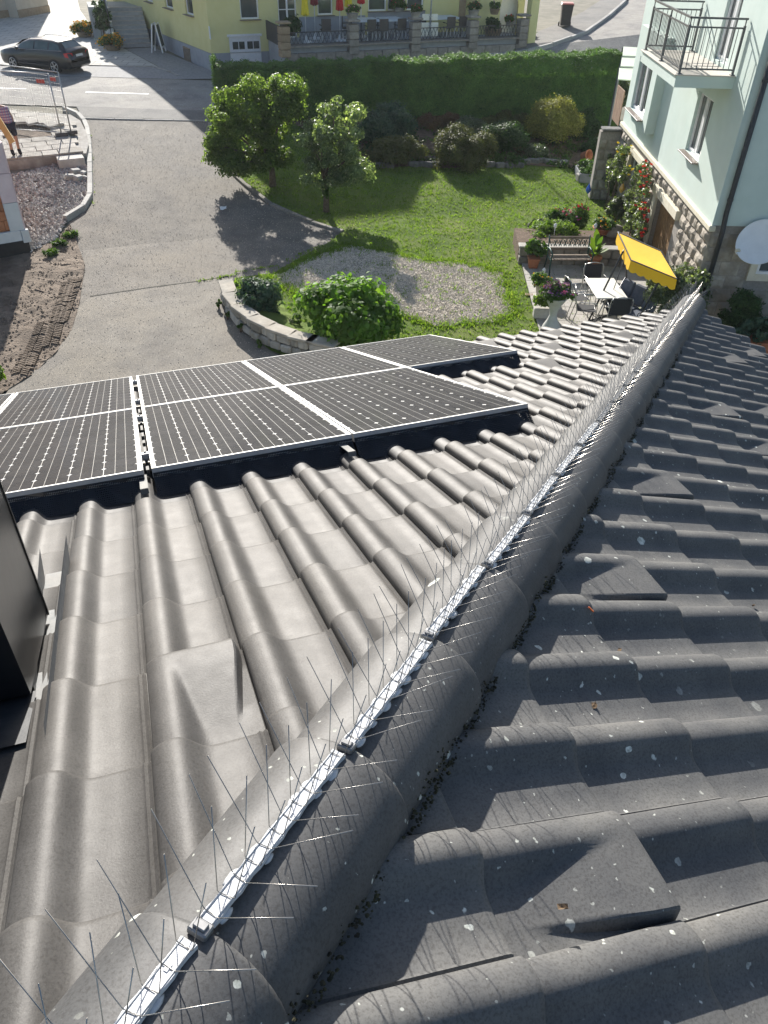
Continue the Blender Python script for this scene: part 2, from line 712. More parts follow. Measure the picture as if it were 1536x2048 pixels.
P_ROAD = gp((-150, 148), (180, 153), (430, 160)) + [(8.0, 39.2), (14.0, 38.6), (19.0, 38.4)] + gp((1040, 108), (1165, 71), (1252, 3)) + [(60, 66), (70, 40), (40, 30), (24, 31.5), (22.0, 32.2)] + [(14, 33.9), (8, 34.4)] + gp((420, 240), (165, 234), (152, 212), (-150, 202))
drape("road", P_ROAD, M_ROAD, -0.02)
drape("road_apron", gp((165, 233.5), (420, 239.5), (420, 221), (300, 217), (152, 211.5)), M_WALK, -0.008)
for k, (a, b_) in enumerate((((171, 183.5), (297, 187.3)), ((-70, 173), (52, 177)))):
    A, B = G(*a), G(*b_)
    d = (B - A)
    d.z = 0
    d.normalize()
    n = Vector((-d.y, d.x, 0)) * 0.06
    drape("lane_marking", [(A - n)[:2], (B - n)[:2], (B + n)[:2], (A + n)[:2]], M_WHITE, -0.012)
A, B = G(1233, 124), G(1250, 124)
d = Vector((0.3, -0.05, 0))
drape("lane_marking", [(A.x, A.y - .1), (B.x + .4, B.y - .1), (B.x + .4, B.y + .1), (A.x, A.y + .1)], M_WHITE, -0.012)

P_DRIVE = gp((165, 237), (417, 241), (421, 265), (442, 305), (472, 357), (541, 409), (602, 436), (684, 463), (655, 486), (600, 515), (560, 540), (520, 556), (470, 556), (452, 585), (470, 640), (540, 700), (610, 740)) + [(3.4, 9), (-1.0, 9), (-3.5, 11.0)] + gp((20, 772), (60, 747), (108, 705), (140, 660), (156, 610), (168, 530), (152, 482), (136, 446), (178, 415), (183, 395), (183, 300), (179, 262))
drape("driveway", P_DRIVE, M_DRIVE, -0.022)
seam = gp((180, 592), (300, 574), (400, 561), (470, 549))
P_D2 = seam + gp((452, 585), (470, 640), (540, 700), (610, 740)) + [(3.4, 9.1), (-1.0, 9.1), (-3.4, 11.0)] + gp((20, 773), (60, 748), (109, 706), (141, 661), (157, 612))
drape("driveway_patch", P_D2, M_DRIVE2, -0.012)

sm = [Vector((x, y)) for x, y in seam]
q = random.Random(2)
up_, lo_ = [], []
for a, b_ in zip(sm, sm[1:]):
    for k in range(12):
        p_ = a + (b_ - a) * (k / 12)
        wv = 0.012 + abs(q.gauss(0, .01))
        up_.append((p_.x, p_.y + wv))
        lo_.append((p_.x, p_.y - wv))
drape("asphalt_joint", up_ + lo_[::-1], mat("dark_joint_dirt", (0.04, 0.04, 0.03), (0.08, 0.075, 0.06), 20, 0.95), -0.006)

P_SOIL = gp((-90, 520), (60, 500), (112, 478), (140, 448), (152, 478), (170, 530), (158, 610), (143, 660), (112, 705), (62, 750), (10, 782)) + [(-5, 10.6), (-9, 12)]
drape("soil_strip", P_SOIL, M_SOIL, -0.004, step=0.25, bumpy=0.022)
P_RUB = gp((20, 350), (172, 316), (181, 400), (133, 439), (112, 479), (62, 503), (-40, 520), (-40, 360))
drape("rubble_bed", P_RUB, M_SOIL, -0.016)

P_LAWN = gp((422, 245), (430, 268), (446, 304), (476, 355), (545, 406), (605, 433), (686, 461), (655, 486), (600, 515), (548, 545), (470, 556), (455, 585), (470, 640), (540, 700), (640, 740)) + [(3.9, 8), (13.2, 8), (12.4, 12.6), (16.6, 23.0), (21.5, 29.8), (20.0, 32.0)]
drape("lawn", P_LAWN, M_LAWN, 0.0)
P_GRAV = gp((545, 562), (600, 528), (648, 505), (700, 491), (780, 507), (860, 523), (950, 528), (1003, 548), (1015, 590), (1026, 628), (985, 648), (880, 652), (800, 632), (720, 600), (640, 592), (580, 582))
q = random.Random(19)
_r = []
for (xa, ya), (xb, yb) in zip(P_GRAV, P_GRAV[1:] + P_GRAV[:1]):
    for k in range(7):
        t_ = k / 7
        _r.append((xa + (xb - xa) * t_ + q.gauss(0, .055), ya + (yb - ya) * t_ + q.gauss(0, .055)))
P_GRAV = _r
drape("gravel_patch", P_GRAV, M_GRAVEL, 0.012)
P_BED = gp((738, 337), (830, 333), (880, 338), (960, 333), (1060, 332), (1160, 338), (1228, 338)) + [(17.6, 25.6), (21.0, 30.6), (7.4, 33.0)]
drape("planting_bed", P_BED, M_BEDSOIL, 0.02, bumpy=0.02)


def tuft_stuff(name, pts, h, m, blades=3, label=None, spread=0.03):
    P, N = [], []
    vs, fs = [], []
    q = random.Random(9)
    for x, y in pts:
        z = zg(x, y)
        for b_ in range(blades):
            a = q.uniform(0, 6.283)
            l = q.uniform(.5, 1.3) * h
            px, py = x + q.gauss(0, spread), y + q.gauss(0, spread)
            lean = q.uniform(.2, .9) * l
            w = 0.012 * q.uniform(.6, 1.3) + l * .06
            ca, sa = math.cos(a), math.sin(a)
            o = len(vs)
            vs += [(px - sa * w, py + ca * w, z), (px + sa * w, py - ca * w, z), (px + ca * lean, py + sa * lean, z + l)]
            fs.append((o, o + 1, o + 2))
    me = bpy.data.meshes.new(name)
    me.from_pydata(vs, [], fs)
    o = link_mesh(name, me, m, kind="stuff", label=label)
    return o


lawn_pts = [p for p in scatter(P_LAWN, 30000, 3) if p[1] > 12 and not inside(P_GRAV, *p) and not inside(P_BED, *p)]
tuft_stuff("grass", lawn_pts, 0.05, M_BLADE, 3, "short green lawn grass around the trees and the gravel")
edge = []
q = random.Random(3)
for poly, n in ((P_GRAV, 1500),):
    m_ = len(poly)
    for k in range(n):
        i = q.randrange(m_)
        t = q.random()
        a, b_ = poly[i], poly[(i + 1) % m_]
        edge.append((a[0] + (b_[0] - a[0]) * t + q.gauss(0, .12), a[1] + (b_[1] - a[1]) * t + q.gauss(0, .12)))
edge += scatter(P_GRAV, 350, 8)
tuft_stuff("gravel_weeds", edge, 0.07, M_BLADE, 5, "weeds growing along the edges of the gravel patch", 0.05)


def pebbles(name, pts, smin, smax, m, label, dz=0.0, seed=2):
    """Low polygon stones, every one with its own shape."""
    q = np.random.default_rng(seed)
    n = len(pts)
    tv = np.array([(1, 0, 0), (-.5, .866, 0), (-.5, -.866, 0), (0, 0, .8), (.5, .866, .25), (-1, 0, .25), (.5, -.866, .25)])
    tf = np.array([(0, 4, 3), (4, 1, 3), (1, 5, 3), (5, 2, 3), (2, 6, 3), (6, 0, 3)])
    s = q.uniform(smin, smax, n) ** 1.0
    a = q.uniform(0, 6.28, n)
    V = np.repeat(tv[None], n, 0) * q.uniform(.6, 1.25, (n, 7, 3))
    ca, sa = np.cos(a)[:, None], np.sin(a)[:, None]
    X = V[:, :, 0] * ca - V[:, :, 1] * sa
    Y = V[:, :, 0] * sa + V[:, :, 1] * ca
    V[:, :, 0], V[:, :, 1] = X, Y
    V *= s[:, None, None]
    base_ = np.array([(x, y, zg(x, y) + dz) for x, y in pts])
    V += base_[:, None]
    Fc = (tf[None] + (np.arange(n) * 7)[:, None, None]).reshape(-1, 3)
    me = bpy.data.meshes.new(name)
    me.from_pydata(V.reshape(-1, 3).tolist(), [], Fc.tolist())
    return link_mesh(name, me, m, kind="stuff", label=label)


pebbles("gravel_stones", scatter(P_GRAV, 26000, 4), 0.010, 0.027, M_STONES, "pale loose gravel on the patch beside the patio", 0.012)
pebbles("rubble", [p for p in scatter(P_RUB, 7000, 6)], 0.03, 0.09, M_RUBBLE, "loose broken rubble in the pit beside the brick shell", 0.0)
pebbles("soil_clods", scatter(P_SOIL, 6000, 7), 0.01, 0.035, M_SOIL, "churned clods on the strip of bare soil", -0.005)
pebbles("driveway_grit", scatter(P_DRIVE, 9000, 23), 0.006, 0.016, M_STONES, "loose grit strewn over the old driveway", -0.012)
# tyre tracks pressed into the soil
tr = MB()
for (a, b_) in (((52, 735), (92, 640)), ((100, 690), (140, 560)), ((150, 560), (118, 650)), ((40, 748), (60, 700))):
    A, B = G(*a), G(*b_)
    L = (B - A).length
    d = (B - A).normalized()
    n = Vector((-d.y, d.x, 0))
    for k in range(int(L / .085)):
        c = A + d * (k * .085)
        for sgn in (-1, 1):
            p0 = c + n * (sgn * .015)
            p1 = c + n * (sgn * .17) + d * (-.09)
            if random.random() < .85:
                tr.bar(p0 + Vector((0, 0, .01)), p1 + Vector((0, 0, .012)), .032, .035)
tr.build("tyre_tread_marks", M_SOIL, kind="stuff", label="tractor tyre treads pressed into the bare soil")


def kerb_line(name, label, pts, w, h, seg=0.9, z_off=0.0, m=None):
    """A row of kerb stones following plan points; every stone is a piece of the kerb."""
    root = bpy.data.objects.new(name, None)
    COL.objects.link(root)
    root["kind"] = "structure"
    pl = [Vector((p[0], p[1])) for p in pts]
    res = [pl[0]]
    acc = []
    for a, b_ in zip(pl, pl[1:]):
        n = max(1, int((b_ - a).length / .1))
        for k in range(n):
            acc.append(a + (b_ - a) * (k / n))
    acc.append(pl[-1])
    run = 0
    cur = [acc[0]]
    stones = []
    for a, b_ in zip(acc, acc[1:]):
        run += (b_ - a).length
        cur.append(b_)
        if run >= seg:
            stones.append(cur)
            cur = [b_]
            run = 0
    if len(cur) > 2:
        stones.append(cur)
    for st in stones:
        a, b_ = st[0], st[-1]
        d = (b_ - a)
        L = d.length
        if L < .05:
            continue
        mid = (a + b_) / 2
        mb = MB().box((0, 0, h / 2 - .08), (L - .012, w, h + .16), bev=.012)
        o = mb.build("kerb_stone", m or M_KERB, root)
        o.location = (mid.x, mid.y, zg(mid.x, mid.y) + z_off + random.uniform(-.006, .006))
        o.rotation_euler = (0, -math.atan2(zg(b_.x, b_.y) - zg(a.x, a.y), L), math.atan2(d.y, d.x) + random.uniform(-.01, .01))
    return root


kerb_line("lawn_kerb", "", gp((420, 246), (424, 266), (444, 305), (474, 357), (543, 409), (604, 436), (686, 463)), 0.14, 0.045, m=M_KERBD)
kerb_line("pit_kerb", "", gp((128, 219), (150, 226), (166, 238), (176, 262), (180, 300), (181, 360), (181, 396), (174, 412), (152, 428), (130, 440)), 0.16, 0.12)
kerb_line("sidewalk_kerb", "", gp((930, 119), (1040, 108), (1100, 94), (1165, 71), (1215, 36), (1252, 3)) + [(38.5, 58)], 0.16, 0.13, 1.6)
kerb_line("drive_threshold", "", gp((168, 236), (240, 238), (330, 239.5), (416, 241)), 0.10, 0.012, 1.1)
P_SWALK = gp((1040, 106), (1100, 92), (1165, 69), (1215, 34), (1252, 1)) + [(38.4, 58.4), (34.2, 60)] + gp((1215, -5), (1165, 28), (1120, 50), (1070, 70), (1030, 80)) + [(19.0, 40.4), (19.0, 38.9)]
drape("sidewalk", P_SWALK, M_WALK, 0.11)

# ================================================================ pale green house on the right
M_GREEN = mat("pale_green_render", (0.52, 0.62, 0.575), (0.57, 0.665, 0.62), 2.5, 0.9, 0.25, 140, bdist=0.004, c3=(0.53, 0.61, 0.56), s3=0.5)
M_CREAM = mat("cream_stone_trim", (0.62, 0.57, 0.44), (0.7, 0.65, 0.52), 7, 0.85, 0.2, 50)
M_RUST = mat("rustic_sandstone", (0.3, 0.265, 0.215), (0.44, 0.395, 0.33), 6, 0.92, 0.7, 26, objvar=0.16, c3=(0.25, 0.22, 0.18), s3=2.0, bdist=0.02)
M_MORTAR = mat("grey_mortar", (0.25, 0.23, 0.2), (0.33, 0.3, 0.27), 20, 0.95)
M_PVC = mat("white_window_frame", (0.74, 0.75, 0.75), (0.8, 0.81, 0.81), 10, 0.35)
M_SILL = mat("brown_metal_sill", (0.16, 0.13, 0.11), (0.2, 0.165, 0.14), 20, 0.5)
M_RAIL = mat("grey_painted_steel", (0.10, 0.105, 0.11), (0.14, 0.145, 0.15), 20, 0.45, metal=0.4)
M_PIPE = mat("dark_downpipe", (0.025, 0.028, 0.032), (0.04, 0.043, 0.047), 12, 0.45)
M_WOODDOOR = mat("oak_door_boards", (0.2, 0.115, 0.05), (0.3, 0.18, 0.085), 9, 0.7, 0.4, 60, objvar=0.15)
M_CURTAIN = mat("curtain_cloth", (0.5, 0.5, 0.48), (0.62, 0.62, 0.6), 30, 0.9)
M_DISH = mat("dish_enamel", (0.72, 0.73, 0.73), (0.78, 0.79, 0.79), 5, 0.45)
M_TERRA_T = mat("balcony_tile", (0.5, 0.46, 0.4), (0.58, 0.54, 0.47), 5, 0.8)


def glass_mat(name, tint, rough=0.08):
    m = bpy.data.materials.new(name)
    m.use_nodes = True
    nt = m.node_tree
    b = nt.nodes["Principled BSDF"]
    col = ramp(nt, noise(nt, 1.3, 2), [(0.35, (*tint, 1)), (0.7, (tint[0] * 1.8, tint[1] * 1.8, tint[2] * 1.8, 1))])
    nt.links.new(col, b.inputs["Base Color"])
    b.inputs["Roughness"].default_value = rough
    b.inputs["Specular IOR Level"].default_value = 0.8
    b.inputs["Coat Weight"].default_value = 0.4
    return m


M_GLASS = glass_mat("window_glass", (0.045, 0.055, 0.055))

GH_RZ = R(90 - 21.4)
gh = thing("green_house", "pale mint green house with stone base, balcony and black downpipe on the right", "house", (12.62, 12.88, Z0), GH_RZ)
# local axes: +x runs along the garden wall away from the camera, +y points out of it towards the patio


def holed_wall(mb, x0, x1, z0, z1, holes, y, out=1):
    """Upright wall face in the plane y with rectangular openings."""
    xs = sorted({x0, x1, *[h[0] for h in holes], *[h[1] for h in holes]})
    zs = sorted({z0, z1, *[h[2] for h in holes], *[h[3] for h in holes]})
    for a, b in zip(xs, xs[1:]):
        for c, d in zip(zs, zs[1:]):
            cx, cz_ = (a + b) / 2, (c + d) / 2
            if any(h[0] < cx < h[1] and h[2] < cz_ < h[3] for h in holes):
                continue
            q = [(a, y, c), (a, y, d), (b, y, d), (b, y, c)]
            mb.add(q if out > 0 else q[::-1], [(0, 1, 2, 3)])
    for h in holes:                                 # reveals
        dp = -0.16 * out
        a, b, c, d = h
        for q in ([(a, y, c), (a, y + dp, c), (a, y + dp, d), (a, y, d)], [(b, y, d), (b, y + dp, d), (b, y + dp, c), (b, y, c)],
                  [(a, y, d), (a, y + dp, d), (b, y + dp, d), (b, y, d)], [(b, y, c), (b, y + dp, c), (a, y + dp, c), (a, y, c)]):
            mb.add(q, [(0, 1, 2, 3)])


def window_part(parent, a, b, c, d, y, out=1, panes=2, sill=True, fm=None, gm=None, name="window", tilt=True):
    """Window in the plane y: frame with casement bars; panes, sill and curtain are its pieces."""
    fm = fm or M_PVC
    fw = 0.06
    yy = y - 0.11 * out
    f = MB()
    f.box(((a + b) / 2, yy, c + fw / 2), (b - a, .07, fw))
    f.box(((a + b) / 2, yy, d - fw / 2), (b - a, .07, fw))
    f.box((a + fw / 2, yy, (c + d) / 2), (fw, .07, d - c - 2 * fw))
    f.box((b - fw / 2, yy, (c + d) / 2), (fw, .07, d - c - 2 * fw))
    for k in range(1, panes):
        x = a + (b - a) * k / panes
        f.box((x, yy + .012 * out, (c + d) / 2), (.075, .07, d - c - 2 * fw))
    w = f.build(name, fm, parent)
    for k in range(panes):
        xa, xb = a + (b - a) * k / panes + fw * .7, a + (b - a) * (k + 1) / panes - fw * .7
        MB().box(((xa + xb) / 2, yy - .004 * out, (c + d) / 2), (xb - xa, .012, d - c - 2 * fw)).build("pane", gm or M_GLASS, w)
        if tilt:
            g = MB()
            e = 0.03
            for (p, q2) in (((xa + e, c + fw + .02), (xa + e, d - fw)), ((xb - e, c + fw + .02), (xb - e, d - fw)), ((xa, c + fw + .02), (xb, c + fw + .02))):
                g.bar((p[0], yy + .03 * out, p[1]), (q2[0], yy + .03 * out, q2[1]), .045, .03)
            g.build("sash", fm, w)
    if sill:
        MB().box(((a + b) / 2, y + .05 * out, c - .022), (b - a + .12, .22, .03), bev=.006).build("sill", M_SILL, w)
    return w


LH, DH, TOPH = 9.8, 8.5, 9.5
h_w2 = (1.95, 3.10, 3.20, 4.48)
h_bd = (1.75, 2.72, 5.20, 7.4)
h_far = (6.2, 7.4, 6.3, 7.7)
h_bw = (6.55, 7.9, 1.25, 1.93)
h_door = (2.62, 4.35, 0.02, 1.76)
wall = MB()
holed_wall(wall, 0, LH, 2.40, TOPH, [h_w2, h_bd, h_far], 0.0)
wall.add([(0, 0, 2.40), (0, -DH, 2.40), (0, -DH, TOPH), (0, 0, TOPH)], [(3, 2, 1, 0)])
wall.add([(LH, 0, 0), (LH, -DH, 0), (LH, -DH, TOPH), (LH, 0, TOPH)], [(0, 1, 2, 3)])
wall.add([(0, -DH, 0), (LH, -DH, 0), (LH, -DH, TOPH), (0, -DH, TOPH)], [(0, 1, 2, 3)])
wall.add([(0, 0, TOPH), (0, -DH, TOPH), (LH, -DH, TOPH), (LH, 0, TOPH)], [(0, 1, 2, 3)])
wall.build("wall", M_GREEN, gh)
plinth = MB()
holed_wall(plinth, 0, LH, -0.3, 2.27, [h_bw, h_door], -0.03)
plinth.add([(0.03, -0.03, -.3), (0.03, -DH, -.3), (0.03, -DH, 2.4), (0.03, -.03, 2.4)], [(3, 2, 1, 0)])
plinth.build("plinth_wall", M_MORTAR, gh)
MB().box((LH / 2 - .02, 0.0, 2.335), (LH + .08, 0.15, 0.13), bev=.02).build("string_course", M_CREAM, gh)
window_part(gh, *h_w2, 0.0)
window_part(gh, *h_bd, 0.0, panes=2, sill=False, name="balcony_door")
window_part(gh, *h_far, 0.0)
window_part(gh, *h_bw, -0.03, panes=2, sill=False, name="cellar_window", tilt=False)
tr_ = MB()
a, b_, c, d = h_bw
tr_.box(((a + b_) / 2, 0.01, d + .08), (b_ - a + .3, .1, .16))
tr_.box((a - .09, 0.012, (c + d) / 2), (.16, .1, d - c - .002))
tr_.box((b_ + .09, 0.012, (c + d) / 2), (.16, .1, d - c - .002))
tr_.build("cellar_window_surround", M_CREAM, gh)
# shallow bay with the left-hand window
bx0, bx1, bz0, bz1, bd = 6.05, 8.65, 2.86, 5.15, 0.26
bay = MB()
hb = (6.55, 8.15, 3.12, 4.45)
holed_wall(bay, bx0, bx1, bz0, bz1, [hb], bd)
bay.add([(bx0, 0, bz0), (bx0, bd, bz0), (bx0, bd, bz1), (bx0, 0, bz1)], [(3, 2, 1, 0)])
bay.add([(bx1, 0, bz0), (bx1, bd, bz0), (bx1, bd, bz1), (bx1, 0, bz1)], [(0, 1, 2, 3)])
bay.add([(bx0, 0, bz0), (bx1, 0, bz0), (bx1, bd, bz0), (bx0, bd, bz0)], [(0, 1, 2, 3)])
bay.add([(bx0, 0, bz1), (bx1, 0, bz1), (bx1, bd, bz1), (bx0, bd, bz1)], [(3, 2, 1, 0)])
by = bay.build("bay", M_GREEN, gh)
window_part(by, *hb, bd)
# cellar door of two boarded leaves with a cream lintel
a, b_, c, d = h_door
n = 12
for k in range(n):
    x = a + (b_ - a) * (k + .5) / n
    MB().box((x, -.15, (c + d) / 2), ((b_ - a) / n - .012 - (.02 if k == 6 else 0), .04, d - c), bev=.004).build("door_board", M_WOODDOOR, gh)
MB().box(((a + b_) / 2, -.12, c + .25), (b_ - a, .03, .12)).build("door_ledge", M_WOODDOOR, gh)
MB().box(((a + b_) / 2, 0.03, d + .11), (b_ - a + .7, .14, .22), bev=.01).build("door_lintel", M_CREAM, gh)
MB().box((a - .14 + 2.0 + .05, 0.012, (c + d) / 2), (.26, .08, d - c - .004), bev=.01).build("door_jamb", M_CREAM, gh)

# rock-faced base stones, each one a block of its own


def rock_block(w, h, seed, bulge):
    q = random.Random(seed)
    nx, nz = 4, 4
    vs, fs = [], []
    for j in range(nz + 1):
        for i in range(nx + 1):
            u, v = i / nx, j / nz
            e = min(u, 1 - u, v, 1 - v) * 4
            y = min(1, e) ** .8 * bulge * q.uniform(.55, 1.25) if 0 < i < nx and 0 < j < nz else 0.0
            vs.append(((u - .5) * w + (q.uniform(-.2, .2) * w / nx if 0 < i < nx else 0), y + (0.02 if 0 < i < nx and 0 < j < nz else 0.008), (v - .5) * h + (q.uniform(-.2, .2) * h / nz if 0 < j < nz else 0)))
    for j in range(nz):
        for i in range(nx):
            p = j * (nx + 1) + i
            fs.append((p, p + nx + 1, p + nx + 2, p + 1))
    ring = [0, nx, (nx + 1) * (nz + 1) - 1, (nx + 1) * nz]
    mb = MB()
    mb.add(vs, fs)
    r = [vs[i] for i in ring]
    mb.add(r + [(p[0], -.05, p[2]) for p in r], [(0, 1, 5, 4), (1, 2, 6, 5), (2, 3, 7, 6), (3, 0, 4, 7)])
    return mb.mesh("base_stone")


BLK = [rock_block(.40, .262, k, .055) for k in range(6)] + [rock_block(.54, .262, 20 + k, .055) for k in range(4)] + [rock_block(.30, .262, 30 + k, .05) for k in range(4)]
BLF = [rock_block(.42, .30, 50 + k, .02) for k in range(6)]
q = random.Random(8)
holes1 = [(h_door[0] - .28, h_door[1] + .36, -1, h_door[3] + .235), (h_bw[0] - .2, h_bw[1] + .2, h_bw[2] - .02, h_bw[3] + .18)]
for row in range(8):
    z = 0.14 + row * .28
    x = 0.0 + (0.0 if row % 2 else .0)
    first = True
    while x < LH - .3:
        kind = q.choice((0, 0, 1, 2)) if not first else (1 if row % 2 else 2)
        wd_ = (.40, .54, .30)[kind] + .018
        first = False
        cx = x + wd_ / 2
        if not any(h[0] - wd_ / 2 < cx < h[1] + wd_ / 2 and h[2] - .1 < z < h[3] + .1 for h in holes1) and x + wd_ < LH:
            me = q.choice(BLK[:6] if kind == 0 else BLK[6:10] if kind == 1 else BLK[10:14])
            link_mesh("base_stone", me, M_RUST, gh, M=Matrix.Translation((cx, -.022, z)) @ Matrix.Rotation(math.pi if q.random() < .5 else 0, 4, 'Y'))
        x += wd_
h_w2b = (-2.15, -1.25, 1.36, 1.86)                   # cellar window in the shaded wall: y0 y1 z0 z1
for row in range(7):
    z = 0.16 + row * .318
    y = -0.22 - (.2 if row % 2 else 0)
    if row % 2:
        link_mesh("base_stone", BLF[0], M_RUST, gh, M=Matrix.Translation((.03, -.10, z)) @ Matrix.Rotation(math.pi / 2, 4, 'Z') @ Matrix.Scale(.45, 4, (1, 0, 0)))
    while y > -4.6:
        if not (h_w2b[0] - .35 < y < h_w2b[1] + .35 and h_w2b[2] - .25 < z < h_w2b[3] + .25):
            link_mesh("base_stone", q.choice(BLF), M_RUST, gh, M=Matrix.Translation((.03, y, z)) @ Matrix.Rotation(math.pi / 2, 4, 'Z'))
        y -= .438
wn2 = MB()
a, b_, c, d = h_w2b
for (yy0, yy1, z0, z1) in ((a - .16, a, c - .16, d + .16), (b_, b_ + .16, c - .16, d + .16), (a, b_, d, d + .16), (a, b_, c - .16, c)):
    wn2.box((-.005, (yy0 + yy1) / 2, (z0 + z1) / 2), (.08, yy1 - yy0 - .002, z1 - z0))
wn2.build("shaded_window_surround", M_CREAM, gh)
wf = MB()
for (yy0, yy1, z0, z1) in ((a, a + .06, c, d), (b_ - .06, b_, c, d), (a + .06, b_ - .06, d - .06, d), (a + .06, b_ - .06, c, c + .06)):
    wf.box((.0, (yy0 + yy1) / 2, (z0 + z1) / 2), (.06, yy1 - yy0, z1 - z0))
w = wf.build("window", M_PVC, gh)
MB().box((.02, (a + b_) / 2, (c + d) / 2), (.01, b_ - a - .12, d - c - .12)).build("pane", M_GLASS, w)

# balcony
bal = MB()
sx0, sx1, sy, sz = 1.04, 4.25, 1.22, 5.10
bal.box(((sx0 + sx1) / 2, sy / 2, sz - .11), (sx1 - sx0, sy, .22))
bs = bal.build("balcony_slab", M_GREEN, gh)
MB().box(((sx0 + sx1) / 2, sy / 2 + .02, sz + .012), (sx1 - sx0 + .04, sy + .04, .022), bev=.004).build("tiled_top", M_TERRA_T, bs)
posts = [(sx0 + .06, .06), (sx0 + .06, sy - .06), ((sx0 + sx1) / 2, sy - .06), (sx1 - .06, sy - .06), (sx1 - .06, .06)]
for x, y in posts:
    MB().box((x, y, sz + .46), (.045, .045, .88)).build("rail_post", M_RAIL, gh)
    MB().box((x, y, sz + .03), (.09, .09, .02)).build("post_foot", M_RAIL, gh)
    MB().box((x, y, sz + .94), (.02, .02, .14)).build("handrail_bracket", M_RAIL, gh)
for (p, q2) in ((posts[0], posts[1]), (posts[1], posts[2]), (posts[2], posts[3]), (posts[3], posts[4])):
    for z, t in ((sz + .86, .03), (sz + .12, .03)):
        MB().bar((p[0], p[1], z), (q2[0], q2[1], z), .03, t).build("rail_bar", M_RAIL, gh)
    L = math.hypot(q2[0] - p[0], q2[1] - p[1])
    n = int(L / .105)
    for k in range(1, n):
        x, y = p[0] + (q2[0] - p[0]) * k / n, p[1] + (q2[1] - p[1]) * k / n
        MB().bar((x, y, sz + .13), (x, y, sz + .85), .013).build("baluster", M_RAIL, gh)
        if k % 3 == 1 and L > 1.3:
            MB().lathe([(.008, -.02), (.02, 0), (.008, .02)], (x, y, sz + .45 + .06 * (k % 2)), 6).build("baluster_knob", M_RAIL, gh)
hr = [(sx0 + .06, .03), (sx0 + .06, sy - .06), (sx1 - .06, sy - .06), (sx1 - .06, .03)]
for p, q2 in zip(hr, hr[1:]):
    MB().bar((p[0], p[1], sz + 1.02), (q2[0], q2[1], sz + 1.02), .05, .035).build("handrail", M_RAIL, gh)
# downpipe with a swan neck over the base stones
dp = MB()
dp.tube([(-.08, -.19, TOPH), (-.08, -.19, 2.72), (-.09, -.19, 2.62), (-.155, -.19, 2.36), (-.16, -.19, 2.26), (-.16, -.2, 0.1)], .055, 12)
pipe = dp.build("downpipe", M_PIPE, gh)
for z, x in ((5.2, -.08), (2.95, -.08), (1.2, -.16)):
    MB().lathe([(.064, 0), (.064, .05)], (x, -.19, z), 12).build("pipe_bracket", M_PIPE, pipe)
    MB().bar((x, -.19, z + .02), (.02, -.19, z + .02), .02).build("pipe_bracket", M_PIPE, pipe)
MB().bar((-.01, 0.012, 2.4), (-.01, .012, TOPH), .02, .02).build("corner_bead", M_GREEN, gh)

# satellite dish on the shaded wall
dish = thing("satellite_dish", "round grey satellite dish on an arm at the shaded green wall", "satellite dish")
pc = gh.matrix_basis @ Vector((-.42, -0.98, 2.22))
dish.location = pc
tgt = (Vector((CAM_POS[0] - 1.2, CAM_POS[1] - 4.0, CAM_POS[2] + 9)) - pc).normalized()
dish.rotation_euler = (tgt.to_track_quat('Z', 'Y').to_matrix() @ Matrix.Rotation(R(-52), 3, 'Z')).to_euler()
prof = []
nr = 8
vs, fs = [], []
for r in range(nr + 1):
    rr = r / nr
    for k in range(36):
        a = 2 * math.pi * k / 36
        vs.append((rr * .46 * math.cos(a), rr * .52 * math.sin(a), .085 * rr * rr - .085))
for r in range(nr):
    for k in range(36):
        a, b_ = r * 36 + k, r * 36 + (k + 1) % 36
        fs.append((a, b_, b_ + 36, a + 36))
dm = MB()
dm.add(vs, fs, True)
dm.add([(p[0] * .995, p[1] * .995, p[2] - .012) for p in vs], [f[::-1] for f in fs], True)
rim = [vs[nr * 36 + k] for k in range(36)]
dm.tube([Vector(p) for p in rim] + [Vector(rim[0])], .008, 5, cap=False)
dm.build("reflector", M_DISH, dish)
MB().tube([(0, -.5, -.04), (0.0, -.56, .1), (0.0, -.62, .42)], .014, 8).build("feed_arm", M_DISH, dish)
lnb = MB()
lnb.lathe([(.02, -.02), (.034, 0), (.034, .07), (.02, .09)], (0, 0, 0), 10)
lnb.box((0, 0, .12), (.07, .045, .09), bev=.01)
ob = lnb.build("feed_horn", M_CREAM, dish)
ob.location = (0, -.6, .44)
ob.rotation_euler = (R(-150), 0, 0)
MB().tube([(0, 0, -.1), (0, .05, -.22), (.1, .25, -.42)], .02, 8).build("wall_bracket", M_RAIL, dish)

# stone wall closing the garden at the far end of the house, with a board and pale panels behind
M_DKSTONE = mat("dark_rubble_stone", (0.1, 0.098, 0.095), (0.17, 0.165, 0.16), 6, 0.95, 0.6, 30, objvar=0.25, bdist=0.02)
sw = thing("stone_end_wall", "dark grey rubble stone wall at the far corner of the green house", "stone wall", gh.matrix_basis @ Vector((LH - .1, 0, 0)), GH_RZ)
MB().box((.15, .32, 1.0), (.3, .64, 2.2)).build("core", M_MORTAR, sw)
q = random.Random(21)
for row in range(6):
    y = .03
    while y < .58:
        wv = q.uniform(.22, .4)
        wv = min(wv, 0.63 - y)
        link_mesh("wall_stone", BLF[q.randrange(6)], M_DKSTONE, sw, M=Matrix.Translation((-.0, y + wv / 2, .17 + row * .31)) @ Matrix.Rotation(math.pi / 2, 4, 'Z') @ Matrix.Diagonal((wv / .43, 1.3, 1.0, 1)))
        y += wv
MB().box((.13, .3, 2.16), (.42, .62, .07), bev=.02).build("coping", M_DKSTONE, sw)
bd_ = thing("board_fence", "short weathered brown board fence above the stone wall by the hedge end", "fence", gh.matrix_basis @ Vector((LH + .35, -.3, 2.2)), GH_RZ)
